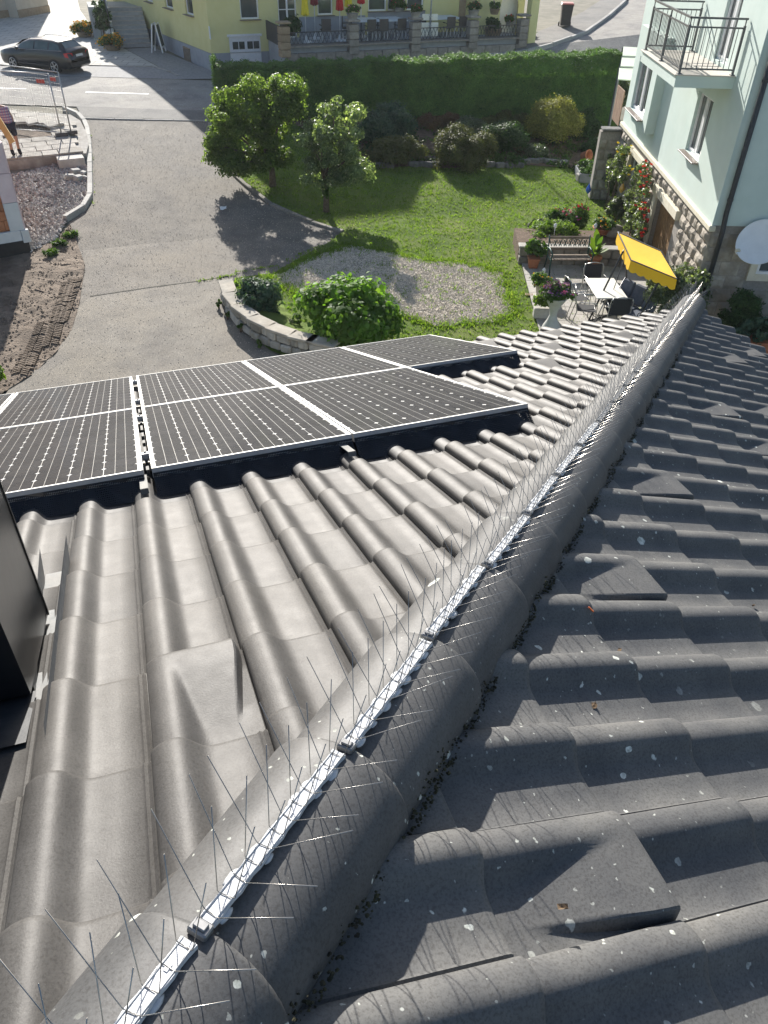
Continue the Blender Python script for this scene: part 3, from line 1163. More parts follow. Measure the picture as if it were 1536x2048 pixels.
M_OLDWOOD = mat("weathered_wood", (0.2, 0.12, 0.075), (0.28, 0.18, 0.12), 6, 0.85, 0.4, 40, objvar=0.15)
for k in range(7):
    MB().box((k * .15, .35, .5), (.135, .03, 1.0)).build("board", M_OLDWOOD, bd_)
MB().box((.45, .325, .85), (1.05, .03, .08)).build("rail", M_OLDWOOD, bd_)
M_SHEET = mat("pale_green_sheet", (0.5, 0.56, 0.42), (0.56, 0.62, 0.48), 3, 0.4)
pf = thing("lean_to_roof", "lean-to roof of three stepped pale green sheets beyond the green house", "lean-to", (0, 0, 0))
for k, c in enumerate((((1247, 93), (1278, 95), (1274, 112), (1245, 111)), ((1244, 113), (1276, 115), (1271, 133), (1241, 132)), ((1239, 134), (1271, 136), (1265, 160), (1236, 158)))):
    z = -3.55 - k * .05
    t4 = [at_z(px, py, z) for px, py in c]
    mb = MB()
    mb.add([*t4, *[p - Vector((0, 0, .03)) for p in t4]], [(0, 1, 2, 3), (7, 6, 5, 4), (0, 4, 5, 1), (1, 5, 6, 2), (2, 6, 7, 3), (3, 7, 4, 0)])
    mb.build("roof_sheet", M_SHEET, pf)
    for p in (t4[0], t4[3]):
        MB().bar((p.x, p.y, zg(p.x, p.y)), (p.x, p.y, z - .03), .06).build("post", M_RAIL, pf)

# ================================================================ yellow inn across the road
M_YEL = mat("yellow_render", (0.66, 0.62, 0.29), (0.7, 0.66, 0.33), 2, 0.9, 0.15, 120, bdist=0.004)
M_GREYP = mat("grey_plinth", (0.3, 0.32, 0.35), (0.36, 0.38, 0.41), 3, 0.9)
M_ROOFR = mat("far_roof", (0.2, 0.1, 0.07), (0.27, 0.14, 0.1), 6, 0.9)
M_TERR = mat("terrace_stone", (0.24, 0.215, 0.185), (0.34, 0.305, 0.26), 6, 0.95, 0.4, 20, objvar=0.15)
M_PILL = mat("pillar_sandstone", (0.32, 0.235, 0.15), (0.42, 0.32, 0.21), 6, 0.95, 0.4, 20, objvar=0.18)
M_IRON = mat("wrought_iron", (0.05, 0.05, 0.052), (0.08, 0.08, 0.082), 20, 0.6)
M_CHAIR = mat("dark_chair_weave", (0.07, 0.062, 0.055), (0.11, 0.1, 0.09), 40, 0.7)
M_TABLE = mat("pale_table_top", (0.7, 0.74, 0.74), (0.76, 0.8, 0.8), 5, 0.5)
M_UY = mat("yellow_parasol_cloth", (0.72, 0.6, 0.03), (0.78, 0.66, 0.06), 8, 0.85)
M_UR = mat("red_parasol_cloth", (0.5, 0.03, 0.03), (0.6, 0.05, 0.05), 8, 0.85)
M_UD = mat("dark_red_parasol_cloth", (0.2, 0.03, 0.035), (0.26, 0.05, 0.05), 8, 0.85)
M_POLE = mat("white_pole", (0.6, 0.61, 0.62), (0.7, 0.71, 0.72), 10, 0.4)
M_GALV = mat("galvanised_pole", (0.42, 0.44, 0.45), (0.55, 0.57, 0.58), 12, 0.45, metal=0.5)
M_SIGNB = mat("sign_back", (0.8, 0.79, 0.7), (0.86, 0.85, 0.77), 6, 0.5)
M_STEP = mat("concrete_step", (0.34, 0.35, 0.35), (0.42, 0.43, 0.43), 6, 0.9, objvar=0.08)
M_BROWND = mat("brown_post_wood", (0.26, 0.2, 0.14), (0.34, 0.27, 0.19), 6, 0.8)
M_BEIGE = mat("beige_render", (0.5, 0.45, 0.37), (0.56, 0.51, 0.43), 3, 0.9, c3=(0.44, 0.4, 0.33), s3=.4)
M_SIGNG = mat("green_sign", (0.12, 0.22, 0.18), (0.16, 0.27, 0.22), 9, 0.5)
M_FLR = leaf_mat("red_blossom", (0.5, 0.03, 0.03), (0.7, 0.08, 0.07), (0.75, 0.2, 0.2), 0.1, 0.6, 0.2)
M_FLP = leaf_mat("pink_blossom", (0.55, 0.08, 0.25), (0.7, 0.2, 0.4), (0.75, 0.45, 0.6), 0.1, 0.6, 0.2)
M_FLY = leaf_mat("yellow_blossom", (0.75, 0.5, 0.03), (0.8, 0.62, 0.08), (0.8, 0.45, 0.05), 0.1, 0.6, 0.2)
M_FLO = leaf_mat("orange_blossom", (0.75, 0.3, 0.01), (0.8, 0.42, 0.03), (0.8, 0.55, 0.05), 0.1, 0.6, 0.2)
M_FLV = leaf_mat("violet_blossom", (0.16, 0.06, 0.22), (0.4, 0.2, 0.42), (0.62, 0.4, 0.6), 0.1, 0.6, 0.2)
M_FLW = leaf_mat("white_blossom", (0.7, 0.7, 0.68), (0.8, 0.8, 0.78), None, 0.1, 0.6, 0.2)
L_MID = leaf_mat("leaf_mid_green", (0.04, 0.085, 0.02), (0.075, 0.14, 0.032), (0.11, 0.18, 0.05))
L_DARK = leaf_mat("leaf_dark_green", (0.026, 0.056, 0.02), (0.046, 0.09, 0.03), (0.066, 0.115, 0.04), 0.2)
L_LIME = leaf_mat("leaf_lime", (0.085, 0.15, 0.025), (0.14, 0.22, 0.04), (0.2, 0.27, 0.06), 0.35)
L_GREY = leaf_mat("leaf_grey_green", (0.07, 0.1, 0.055), (0.12, 0.155, 0.09), (0.2, 0.24, 0.15), 0.3, 0.4, 0.5)

YC = G(427, 143)
YH_RZ = R(3)
yh = thing("yellow_inn", "pale yellow inn with grey plinth, white windows and raised terrace across the road", "house", YC, YH_RZ)
ey_ = Vector((-math.sin(YH_RZ), math.cos(YH_RZ), 0))
ex_ = Vector((math.cos(YH_RZ), math.sin(YH_RZ), 0))


def yr(px, py, d=0.0):
    """Place on the inn's front plane moved d metres towards the road: local x, z."""
    P = at_plane(px, py, Vector(YC) - ey_ * d, ey_) - Vector(YC)
    return P.dot(ex_), P.z


XE = 15.6
EAVE = 4.2
front = MB()
holes = [(1.50, 2.36, 2.02, 3.35), (5.18, 5.93, 2.1, 3.4), (7.72, 8.65, 2.2, 3.5), (8.72, 9.65, 2.2, 3.5), (9.72, 10.6, 2.2, 3.5),
         (0.86, 2.34, -.05, 1.34), (3.27, 4.15, 1.22, 3.4)]
pw = MB()
holed_wall(pw, 0, XE, 0.72, EAVE, [h for h in holes if h[3] > 1.4] + [(0.86, 2.34, .70, 1.34)], 0.0, -1)
wd_l = 16.0
LD = Vector((math.sin(R(-10)), math.cos(R(-10)), 0))
ML = Matrix(((LD.x, -LD.y, 0, 0), (LD.y, LD.x, 0, 0), (0, 0, 1, 0), (0, 0, 0, 1)))
pw.build("wall", M_YEL, yh)
lholes = [(1.75, 2.75, 2.0, 3.3), (4.45, 5.55, 2.0, 3.3), (7.4, 8.4, 2.0, 3.3)]
lw = MB()
holed_wall(lw, 0, wd_l, 0.72, EAVE, lholes, 0.0, 1)
link_mesh("side_wall", lw.mesh("side_wall"), M_YEL, yh, M=ML)
lp = MB()
holed_wall(lp, 0, wd_l, -.6, 0.72, [], 0.02, 1)
link_mesh("side_plinth", lp.mesh("side_plinth"), M_GREYP, yh, M=ML)
pp = MB()
holed_wall(pp, 0, 4.0, -.6, 0.72, [(0.86, 2.34, -.7, .73)], -0.02, -1)
pp.box((4.2 + 1.7, -.012, 1.62), (3.3, .03, .85))
pp.box((9.2, -.012, 1.68), (3.0, .03, .95))
pp.build("plinth", M_GREYP, yh)
for h in holes[:5]:
    window_part(yh, *h, 0.0, -1, panes=1, sill=True, tilt=False)
w = window_part(yh, *holes[6], 0.0, -1, panes=2, sill=False, name="glass_door", tilt=False)
for k in range(1, 4):
    MB().box((3.71, .085, 1.25 + k * .55), (.8, .05, .035)).build("glazing_bar", M_PVC, w)
for h in lholes:
    o = window_part(yh, *h, 0.0, 1, panes=1, tilt=False)
    o.matrix_local = ML
gd = MB().box((1.6, .06, .64), (1.48, .06, 1.4)).build("garage_door", M_PVC, yh)
for x in (1.03, 1.72):
    for k in range(2):
        MB().box((x + .12 + k * .3, .025, 1.0), (.26, .02, .3)).build("pane", M_GLASS, gd)
for x in (1.24, 1.98):
    MB().box((x, .022, .4), (.6, .03, .6)).build("door_panel", M_PVC, gd)
MB().box((1.6, -.01, 1.40), (1.62, .08, .1)).build("garage_lintel", M_PVC, yh)
MB().box((0.0, -.03, 1.55), (.02, .3, .5)).build("wall_sign", M_TABLE, yh)
gr = MB()
for k in range(6):
    gr.bar((2.75 + k * .16, .05, -.05), (2.75 + k * .16, .05, .55), .03)
gr.bar((2.7, .05, .55), (3.6, .05, .55), .05)
gr.bar((2.7, .05, 0), (3.6, .05, 0), .05)
link_mesh("cellar_grating", gr.mesh("cellar_grating"), M_BROWND, yh, M=ML)
# tall roof over the left part, flat roof to the right
rf = MB()
a = [(-.6, -.5, EAVE), (8.2, -.5, EAVE), (8.2, 13, EAVE), (-3.2, 13, EAVE)]
rg = [(2.2, 5.5, 9.8), (5.6, 5.5, 9.8), (2.0, 8, 9.8)]
rf.add(a + rg, [(0, 1, 5, 4), (1, 2, 6, 5), (2, 3, 6), (3, 0, 4, 6), (3, 2, 1, 0), (4, 5, 6)])
rf.build("roof", M_ROOFR, yh)
MB().box((11.4, 5.4, EAVE - .1), (8.6, 11.6, .25)).build("flat_roof", M_ROOFR, yh)
bk = MB()
bk.add([(XE, 0, -.5), (XE, 11, -.5), (XE, 11, EAVE), (XE, 0, EAVE)], [(3, 2, 1, 0)])
bk.add([(-2.7, 12.5, -.5), (XE, 11, -.5), (XE, 11, EAVE), (-2.7, 12.5, EAVE)], [(0, 1, 2, 3)])
bk.build("rear_wall", M_YEL, yh)
# porch with its end pier and arched opening at the right
po = MB()
px0, px1, pd = 12.9, 15.4, 1.5
arch = []
for k in range(9):
    a_ = math.pi * (1 - k / 8)
    arch.append((14.55 + .5 * math.cos(a_), 2.4 + .62 * math.sin(a_)))
outer = [(px0, .6), (px0, EAVE), (px1, EAVE), (px1, .6)]
po.add([(x, -pd, z) for x, z in [(px0, .6), (14.05, .6), (14.05, 2.4), *arch[1:4], (14.55, EAVE), (px0, EAVE)]], [tuple(range(8))])
po.add([(x, -pd, z) for x, z in [(px1, .6), (px1, EAVE), (14.55, EAVE), *arch[3:8], (15.05, 2.4), (15.05, .6)]], [tuple(range(10))])
po.add([(px0, -pd, .6), (px0, 0, .6), (px0, 0, EAVE), (px0, -pd, EAVE)], [(0, 1, 2, 3)])
po.add([(px1, -pd, .6), (px1, 0, .6), (px1, 0, EAVE), (px1, -pd, EAVE)], [(3, 2, 1, 0)])
po.box((15.25, -2.55, 1.9), (.42, .42, 2.9))
po.build("porch", M_YEL, yh)
MB().box((14.5, -.9, 2.0), (1.7, .05, 3)).build("porch_back", M_PVC, yh)
MB().box((12.8, -.03, 2.7), (.5, .06, 2.0)).build("wooden_post", M_BROWND, yh)

# terrace in front of the inn
TF = 1.27
te = thing("inn_terrace", "stone terrace with pillars and iron railings before the yellow inn", "terrace", YC, YH_RZ)
MB().box((8.7, -1.6, TF - 1.0), (12.1, 2.7, 2.0)).build("terrace_floor", M_GREYP, te)
q = random.Random(31)
TX0, TX1, TD = 2.7, 14.6, 3.0
for row in range(3):
    x = TX0
    while x < TX1:
        wv = q.uniform(.5, .95)
        wv = min(wv, TX1 - x)
        if wv > .1:
            MB().box((x + wv / 2, -TD, 0.05 + row * .4), (wv - .02, .34, .385), bev=.03).build("wall_stone", M_TERR, te)
        x += wv
MB().box((8.65, -TD, TF + .04), (12.2, .42, .07)).build("coping", M_TERR, te)
PX = [2.62, 5.8, 8.85, 11.8, 14.5]
for x in PX:
    for k in range(4):
        MB().box((x, -TD - .02, TF - .2 + k * .29), (.46, .44, .275), bev=.025).build("pillar_stone", M_PILL if x < 4 else M_TERR, te)
    MB().box((x, -TD - .02, TF + .95), (.56, .54, .08), bev=.02).build("pillar_cap", M_PILL if x < 4 else M_TERR, te)
for a_, b_ in zip(PX, PX[1:]):
    for z in (TF + .12, TF + .56):
        MB().bar((a_ + .24, -TD, z), (b_ - .24, -TD, z), .035).build("railing_rail", M_IRON, te)
    n = 14
    lat = MB()
    for k in range(n):
        x0_, x1_ = a_ + .26 + (b_ - a_ - .52) * k / n, a_ + .26 + (b_ - a_ - .52) * (k + 1) / n
        lat.bar((x0_, -TD, TF + .12), (x1_, -TD, TF + .56), .016)
        lat.bar((x1_, -TD + .012, TF + .12), (x0_, -TD + .012, TF + .56), .016)
    lat.build("railing_lattice", M_IRON, te)
MB().box((2.62, -1.5, TF + .35), (.06, 2.6, .75)).build("side_parapet", M_IRON, te)


def yloc(x, y, z):
    return yh.matrix_basis @ Vector((x, y, z))


def parasol(px, py, d, cloth, h, label):
    x, z = yr(px, py, d)
    t = thing("closed_parasol", label, "parasol", yloc(x, -d, TF), 0, "closed parasols on the inn terrace")
    MB().tube([(0, 0, .02), (0, 0, 2.5)], .022, 8).build("pole", M_POLE, t)
    MB().lathe([(.28, 0), (.28, .05), (.08, .09), (.04, .25)], (0, 0, 0), 12).build("base", M_POLE, t)
    c = MB()
    prof = [(.05, h), (.15, h + .05), (.11, h + .5), (.1, 2.1), (.03, 2.45)]
    n = 16
    vs, fs = [], []
    for i, (r, zz) in enumerate(prof):
        for k in range(n):
            rr = r * (1.25 if k % 2 else .75)
            a2 = 2 * math.pi * k / n
            vs.append((rr * math.cos(a2), rr * math.sin(a2), zz + (.06 if k % 4 == 0 and i < 2 else 0)))
    for i in range(len(prof) - 1):
        for k in range(n):
            p, r2 = i * n + k, i * n + (k + 1) % n
            fs.append((p, r2, r2 + n, p + n))
    c.add(vs, fs)
    c.build("folded_canopy", cloth, t)


parasol(612, 74, 1.7, M_UY, 1.0, "folded yellow parasol on the terrace nearest the glass door")
parasol(630, 60, .9, M_UD, 1.3, "folded dark red parasol between the yellow one and the narrow window")
parasol(680, 70, 1.6, M_UR, 1.15, "largest folded bright red parasol on the terrace")
parasol(697, 62, .9, M_UY, 1.2, "folded yellow parasol right of the bright red one")
parasol(722, 62, .8, M_UR, 1.3, "folded red parasol nearest the wide terrace window")


def cafe_table(x, y, sx, sy, label):
    t = thing("terrace_table", label, "table", yloc(x, y, TF), YH_RZ, "tables on the inn terrace")
    MB().box((0, 0, .74), (sx, sy, .03), bev=.008).build("table_top", M_TABLE, t)
    for a_ in (-1, 1):
        for b_ in (-1, 1):
            MB().bar((a_ * (sx / 2 - .08), b_ * (sy / 2 - .08), 0), (a_ * (sx / 2 - .08), b_ * (sy / 2 - .08), .73), .035).build("leg", M_IRON, t)


def cafe_chair(x, y, rz, label):
    t = thing("terrace_chair", label, "chair", yloc(x, y, TF), YH_RZ + rz, "chairs on the inn terrace")
    MB().box((0, 0, .44), (.46, .44, .04), bev=.01).build("seat", M_CHAIR, t)
    MB().box((0, .22, .68), (.44, .035, .42), bev=.01).build("backrest", M_CHAIR, t)
    for a_ in (-1, 1):
        for b_ in (-1, 1):
            MB().bar((a_ * .2, b_ * .2, 0), (a_ * .2, b_ * .2, .43), .028).build("leg", M_POLE, t)
        MB().bar((a_ * .23, -.2, .63), (a_ * .23, .2, .63), .03).build("armrest", M_CHAIR, t)
    return t


cafe_table(7.15, -1.25, 1.2, 1.45, "left of the two small pale tables on the inn terrace")
cafe_table(8.42, -1.25, 1.05, 1.45, "middle pale table on the terrace, left of the sign post")
cafe_table(11.0, -1.2, 1.75, 1.4, "big pale table on the terrace right of the sign post")
for x, y, rz, lab in ((5.0, -1.6, 3.0, "lone dark chair on the terrace beside the red parasol"), (6.95, -2.2, math.pi, "dark chair before the left terrace table, left of its pair"),
                      (7.55, -2.2, math.pi, "dark chair before the left terrace table, right of its pair"), (8.45, -2.2, math.pi, "dark chair before the middle terrace table"),
                      (9.9, -1.2, -1.5, "dark chair at the left end of the big terrace table"), (11.0, -2.15, math.pi, "dark chair before the big terrace table, left of its pair"),
                      (11.65, -2.1, math.pi, "dark chair before the big terrace table, next to the red flowers"), (6.2, -1.2, 1.2, "dark chair behind the flower pot of the second pillar")):
    cafe_chair(x, y, rz, lab)


def flower_pot(name, label, loc, r, h, potm, leafm, flm, fr=.26, fh=.3, leaf=.07, nf=40, group=None, fs=.06):
    t = thing(name, label, "flower pot", loc, 0, group)
    MB().lathe([(r * .72, 0), (r, h * .95), (r * 1.08, h * .95), (r * 1.08, h), (r * .9, h), (r * .88, h * .9)], (0, 0, 0), 16).build("pot", potm, t)
    cl = crown_clumps((0, 0, h + fh * .45), (fr, fr, fh * .5), 12, (fr * .35, fr * .5), int(r * 1000) + nf, flat=-.4)
    P, N = clump_points(cl, 9, .4, leaf=leaf)
    link_mesh("foliage", leaf_mesh("foliage", P, N, leaf), leafm, t)
    if flm:
        idx = rng.choice(len(P), min(nf, len(P)), replace=False)
        flowers("blossoms", P[idx] + N[idx] * .03, fs, flm, t)["kind"] = "stuff"
    return t


M_TERRAC = mat("terracotta", (0.36, 0.125, 0.06), (0.46, 0.18, 0.09), 9, 0.85, 0.2, 40)
M_STONEPOT = mat("grey_stone_pot", (0.36, 0.34, 0.3), (0.46, 0.44, 0.4), 9, 0.9, 0.3, 40)
flower_pot("flower_bowl", "stone bowl of pink flowers on the second terrace pillar", yloc(5.8, -TD, TF + .99), .26, .22, M_STONEPOT, L_MID, M_FLP, .28, .3, .07, 45)
flower_pot("flower_bowl", "bowl of red flowers on the third terrace pillar behind the sign", yloc(8.85, -TD, TF + .99), .24, .22, M_STONEPOT, L_MID, M_FLR, .26, .26, .07, 30)
flower_pot("flower_bowl", "bowl of red flowers on the fourth terrace pillar", yloc(11.8, -TD, TF + .99), .26, .22, M_STONEPOT, L_DARK, M_FLR, .3, .3, .07, 45)
flower_pot("window_box", "red geraniums under the wide terrace window", yloc(9.2, -.25, 2.2), .3, .16, M_STONEPOT, L_MID, M_FLR, .4, .24, .07, 70)
flower_pot("hanging_basket", "basket of violet flowers hanging by the porch", yloc(13.3, -2.3, 2.2), .24, .22, M_BROWND, L_MID, M_FLV, .26, .3, .07, 50)
flower_pot("porch_flowers", "red flower pot standing in the arched porch opening", yloc(14.5, -1.75, 1.6), .2, .2, M_STONEPOT, L_MID, M_FLR, .24, .28, .07, 40)
flower_pot("wooden_tub", "big brown tub planted with greenery at the terrace corner", yloc(13.2, -2.5, TF - .1), .42, .5, M_BROWND, L_DARK, None, .45, .35, .1, 5)
bush("conifer_pot_shrub", "dwarf dark conifer on the terrace corner beside the glass door", "shrub", yloc(3.3, -1.9, TF + .35), (.42, .42), .7, L_DARK, 16, (.12, .2), 9, .09, 5)
flower_pot("side_planter", "planter of greenery beyond the yellow end pier", yloc(15.9, -1.2, .6), .35, .4, M_STONEPOT, L_MID, None, .4, .5, .1, 5)

# traffic sign post behind the hedge
sgb = at_z(857, 124, zg(15.9, 37.0))
sgb = Vector((sgb.x, sgb.y, zg(sgb.x, sgb.y)))
sg = thing("sign_post", "tall galvanised post with two pale sign boards seen from behind, beyond the hedge", "sign post", sgb)
MB().tube([(0, 0, 0), (0, 0, 6.2)], .038, 10).build("post", M_GALV, sg)
MB().tube([(-.12, .02, 0), (-.12, .02, .75)], .03, 8).build("stub_post", M_GALV, sg)
MB().box((-.05, 0, .03), (.5, .4, .12), bev=.02).build("base_block", M_CONC, sg)
z1 = at_up(857, 73, sgb).z - sgb.z
z2 = at_up(857, 45, sgb).z - sgb.z
z3 = at_up(857, 41, sgb).z - sgb.z
z4 = at_up(857, 28, sgb).z - sgb.z
MB().box((-.02, .05, (z1 + z2) / 2), (.86, .02, z2 - z1), rz=-.12, bev=.008).build("sign_board", M_SIGNB, sg)
MB().box((-.02, .05, (z3 + z4) / 2), (.76, .02, z4 - z3), rz=-.12, bev=.008).build("upper_sign_board", M_SIGNB, sg)
for z in (z1 + .15, z2 - .12, z4 - .1):
    MB().box((0, 0, z), (.12, .1, .03)).build("sign_clamp", M_GALV, sg)

# wheelie bin on the sidewalk
M_BIN = mat("dark_bin_plastic", (0.035, 0.03, 0.03), (0.05, 0.045, 0.045), 9, 0.5)
M_BINLID = mat("red_bin_lid", (0.5, 0.16, 0.14), (0.58, 0.22, 0.19), 9, 0.5)
bb = G(1129, 53, .11)
bn_ = thing("wheelie_bin", "dark wheeled rubbish bin with a red lid on the sidewalk", "bin", bb, R(-25))
mb = MB()
vs = [(-.24, -.26, .06), (.24, -.26, .06), (.24, .26, .06), (-.24, .26, .06), (-.29, -.34, .98), (.29, -.34, .98), (.29, .34, .98), (-.29, .34, .98)]
mb.add(vs, [(3, 2, 1, 0), (0, 1, 5, 4), (1, 2, 6, 5), (2, 3, 7, 6), (3, 0, 4, 7), (4, 5, 6, 7)])
mb.box((0, 0, .97), (.64, .74, .05), bev=.015)
mb.build("body", M_BIN, bn_)
MB().box((0, -.01, 1.03), (.62, .76, .07), bev=.03).build("lid", M_BINLID, bn_)
MB().tube([(-.26, .42, .98), (.26, .42, .98)], .018, 8).build("handle", M_BIN, bn_)
for sx_ in (-1, 1):
    w = MB().tube([(sx_ * .27, .3, .1), (sx_ * .33, .3, .1)], .1, 14)
    w.build("wheel", M_BIN, bn_)

# outside stair up to the inn's side door
sA, sB = G(236, 97), G(303, 95)
st = thing("stone_stair", "flight of grey concrete steps up to the inn's side door", "stairs", (sA.x, sA.y, sA.z))
along = (sB - sA)
along.z = 0
Ls = along.length
u_ = along.normalized()
v_ = Vector((-u_.y, u_.x, 0))
Ms = Matrix(((u_.x, v_.x, 0, 0), (u_.y, v_.y, 0, 0), (0, 0, 1, 0), (0, 0, 0, 1)))
for k in range(9):
    mb = MB().box((Ls / 2, .15 + k * .30 + .6, (k + 1) * .165 / 2), (Ls, 1.2, (k + 1) * .165 - .004 * (k % 2)), bev=.01)
    o = mb.build("step", M_STEP, st)
    o.matrix_local = Ms
    o = MB().box((Ls / 2, .15 + k * .30 + .14, (k + 1) * .165 + .012), (Ls + .03, .33, .03), bev=.006).build("tread", M_PAVE, st)
    o.matrix_local = Ms
ldg = MB().box((Ls / 2 - .4, 4.4, .74), (Ls + 1.2, 2.4, 1.48)).build("landing", M_STEP, st)
ldg.matrix_local = Ms
sw_ = MB()
M_ROUGHW = mat("roughcast_white", (0.5, 0.51, 0.5), (0.6, 0.61, 0.6), 6, 0.95, 0.6, 20)
for k in range(7):
    sw_.box((-.2, .3 + k * .5, .28 + k * .125), (.34, .52 - .004 * k, .56 + k * .25), bev=.03)
o = sw_.build("stair_wall", M_ROUGHW, st)
o.matrix_local = Ms
rl = MB()
for k in range(4):
    y = .2 + k * 1.1
    rl.bar((-.2, y, .5 + k * .28), (-.2, y, 1.5 + k * .55), .04)
rl.bar((-.2, .2, 1.45), (-.2, 3.5, 3.1), .045)
for k in range(14):
    y = .25 + k * .24
    rl.bar((-.2, y, .6 + k * .06), (-.2, y, 1.45 + k * .12), .014)
o = rl.build("stair_railing", M_IRON, st)
o.matrix_local = Ms
sb = G(318, 104)
ab = thing("sandwich_board", "white framed blackboard easel standing at the inn's side wall", "sign", sb, R(70))
fr = MB()
for s_ in (-1, 1):
    fr.bar((-.32, s_ * .28, 0), (-.32, s_ * .08, 1.25), .06)
    fr.bar((.32, s_ * .28, 0), (.32, s_ * .08, 1.25), .06)
    fr.bar((-.32, s_ * .08, 1.22), (.32, s_ * .08, 1.22), .06)
    fr.bar((-.32, s_ * .25, .25), (.32, s_ * .25, .25), .06)
fr.build("frame", M_PVC, ab)
M_BLACKB = mat("blackboard", (0.06, 0.075, 0.075), (0.09, 0.11, 0.11), 6, 0.6)
for s_ in (-1, 1):
    MB().sheet((-.3, s_ * .25, .28), (.3, s_ * .25, .28), (.3, s_ * .09, 1.2), (-.3, s_ * .09, 1.2)).build("board", M_BLACKB, ab)
for k, (px, py, s_) in enumerate(((204, 62, 1.0), (211, 70, 1.2), (222, 78, 1.15))):
    b = G(px, py + 14)
    bush("column_conifer", ["left", "middle", "right"][k] + " of three slim dark conifers before the stair wall", "conifer", b, (.2, .2), 1.9 * s_, L_DARK, 16, (.12, .18), 8, .09, 40 + k, "slim conifers at the inn stair")
for k, (px, py, lab) in enumerate(((170, 73, "orange flower tub farthest left at the forecourt edge"), (227, 100, "orange flower tub at the foot of the stair wall"))):
    b = G(px, py)
    flower_pot("flower_tub", lab, b, .45, .25, M_BROWND, L_MID, M_FLO, .55, .3, .06, 320, "orange flower tubs at the inn stair", .11)

# forecourt paving and walls at the top left
M_FCOURT = bpy.data.materials.new("forecourt_slabs")
M_FCOURT.use_nodes = True
nt = M_FCOURT.node_tree
bk_ = nd(nt, "ShaderNodeTexBrick")
bk_.inputs["Color1"].default_value = (0.44, 0.43, 0.4, 1)
bk_.inputs["Color2"].default_value = (0.5, 0.49, 0.455, 1)
bk_.inputs["Mortar"].default_value = (0.24, 0.23, 0.21, 1)
bk_.inputs["Scale"].default_value = 1.0
bk_.inputs["Mortar Size"].default_value = 0.022
bk_.inputs["Brick Width"].default_value = 0.8
bk_.inputs["Row Height"].default_value = 0.55
mp = nd(nt, "ShaderNodeMapping")
mp.inputs["Rotation"].default_value = (0, 0, 0.35)
nt.links.new(pos_node(nt), mp.inputs[0])
nt.links.new(mp.outputs[0], bk_.inputs[0])
col = mixc(nt, 0.5, bk_.outputs[0], ramp(nt, noise(nt, 1.2, 5), [(0.35, (.8, .8, .8)), (0.65, (1.15, 1.15, 1.12))]), 'MULTIPLY')
nt.links.new(col, nt.nodes["Principled BSDF"].inputs["Base Color"])
nt.nodes["Principled BSDF"].inputs["Roughness"].default_value = 0.9
P_FC = gp((-120, 131), (176, 130), (316, 133.5), (250, 98), (185, 55), (160, 20), (150, -20)) + [(-8, 75), (-30, 75), (-30, 46)]
drape("forecourt", P_FC, M_FCOURT, 0.0)
P_FC2 = gp((-150, 149), (180, 153), (360, 158), (430, 157), (428, 143), (305, 94), (250, 97), (318, 133), (176, 131), (-150, 132))
M_COB = mat("cobbled_strip", (0.25, 0.25, 0.25), (0.34, 0.335, 0.33), 9, 0.9, 0.6, 30, bdist=.02)
drape("cobbled_strip", P_FC2, M_COB, -0.008)
kerb_line("forecourt_channel", "", gp((176, 130.5), (316, 133.5), (357, 151)), .14, .02, 1.5, 0, M_CONC)
for (pts, h_, lab, nm) in ((((-60, 45), (40, 31), (36, -20)), 3.2, "low beige wall with a flat cap at the far left corner", "beige_wall"),
                           (((38, 36), (100, 24), (104, 12)), 4.0, "beige garage wall behind the forecourt at the top left", "garage_wall")):
    A, B = G(*pts[0]), G(*pts[1])
    d = (B - A)
    d.z = 0
    t = thing(nm, lab, "wall", (A.x, A.y, A.z), math.atan2(d.y, d.x))
    MB().box((d.length / 2, 3.0, h_ / 2 - .1), (d.length, 6.0, h_ + .2)).build("wall", M_BEIGE, t)
    MB().box((d.length / 2, 3.0, h_ + .06), (d.length + .2, 6.2, .12)).build("cap", M_CONC, t)
    MB().box((d.length / 2, -.02, .2), (d.length, .06, .4)).build("plinth", M_BROWND, t)

# ================================================================ the roof the picture is taken from
W = 0.21                                          # cover width of one tile
GA = 0.33369                                      # gauge of one course
S = R(21.371)                                     # roof pitch
CH = 0.47883                                      # plan line of the hip: x - y = CH
cS, sS = math.cos(S), math.sin(S)


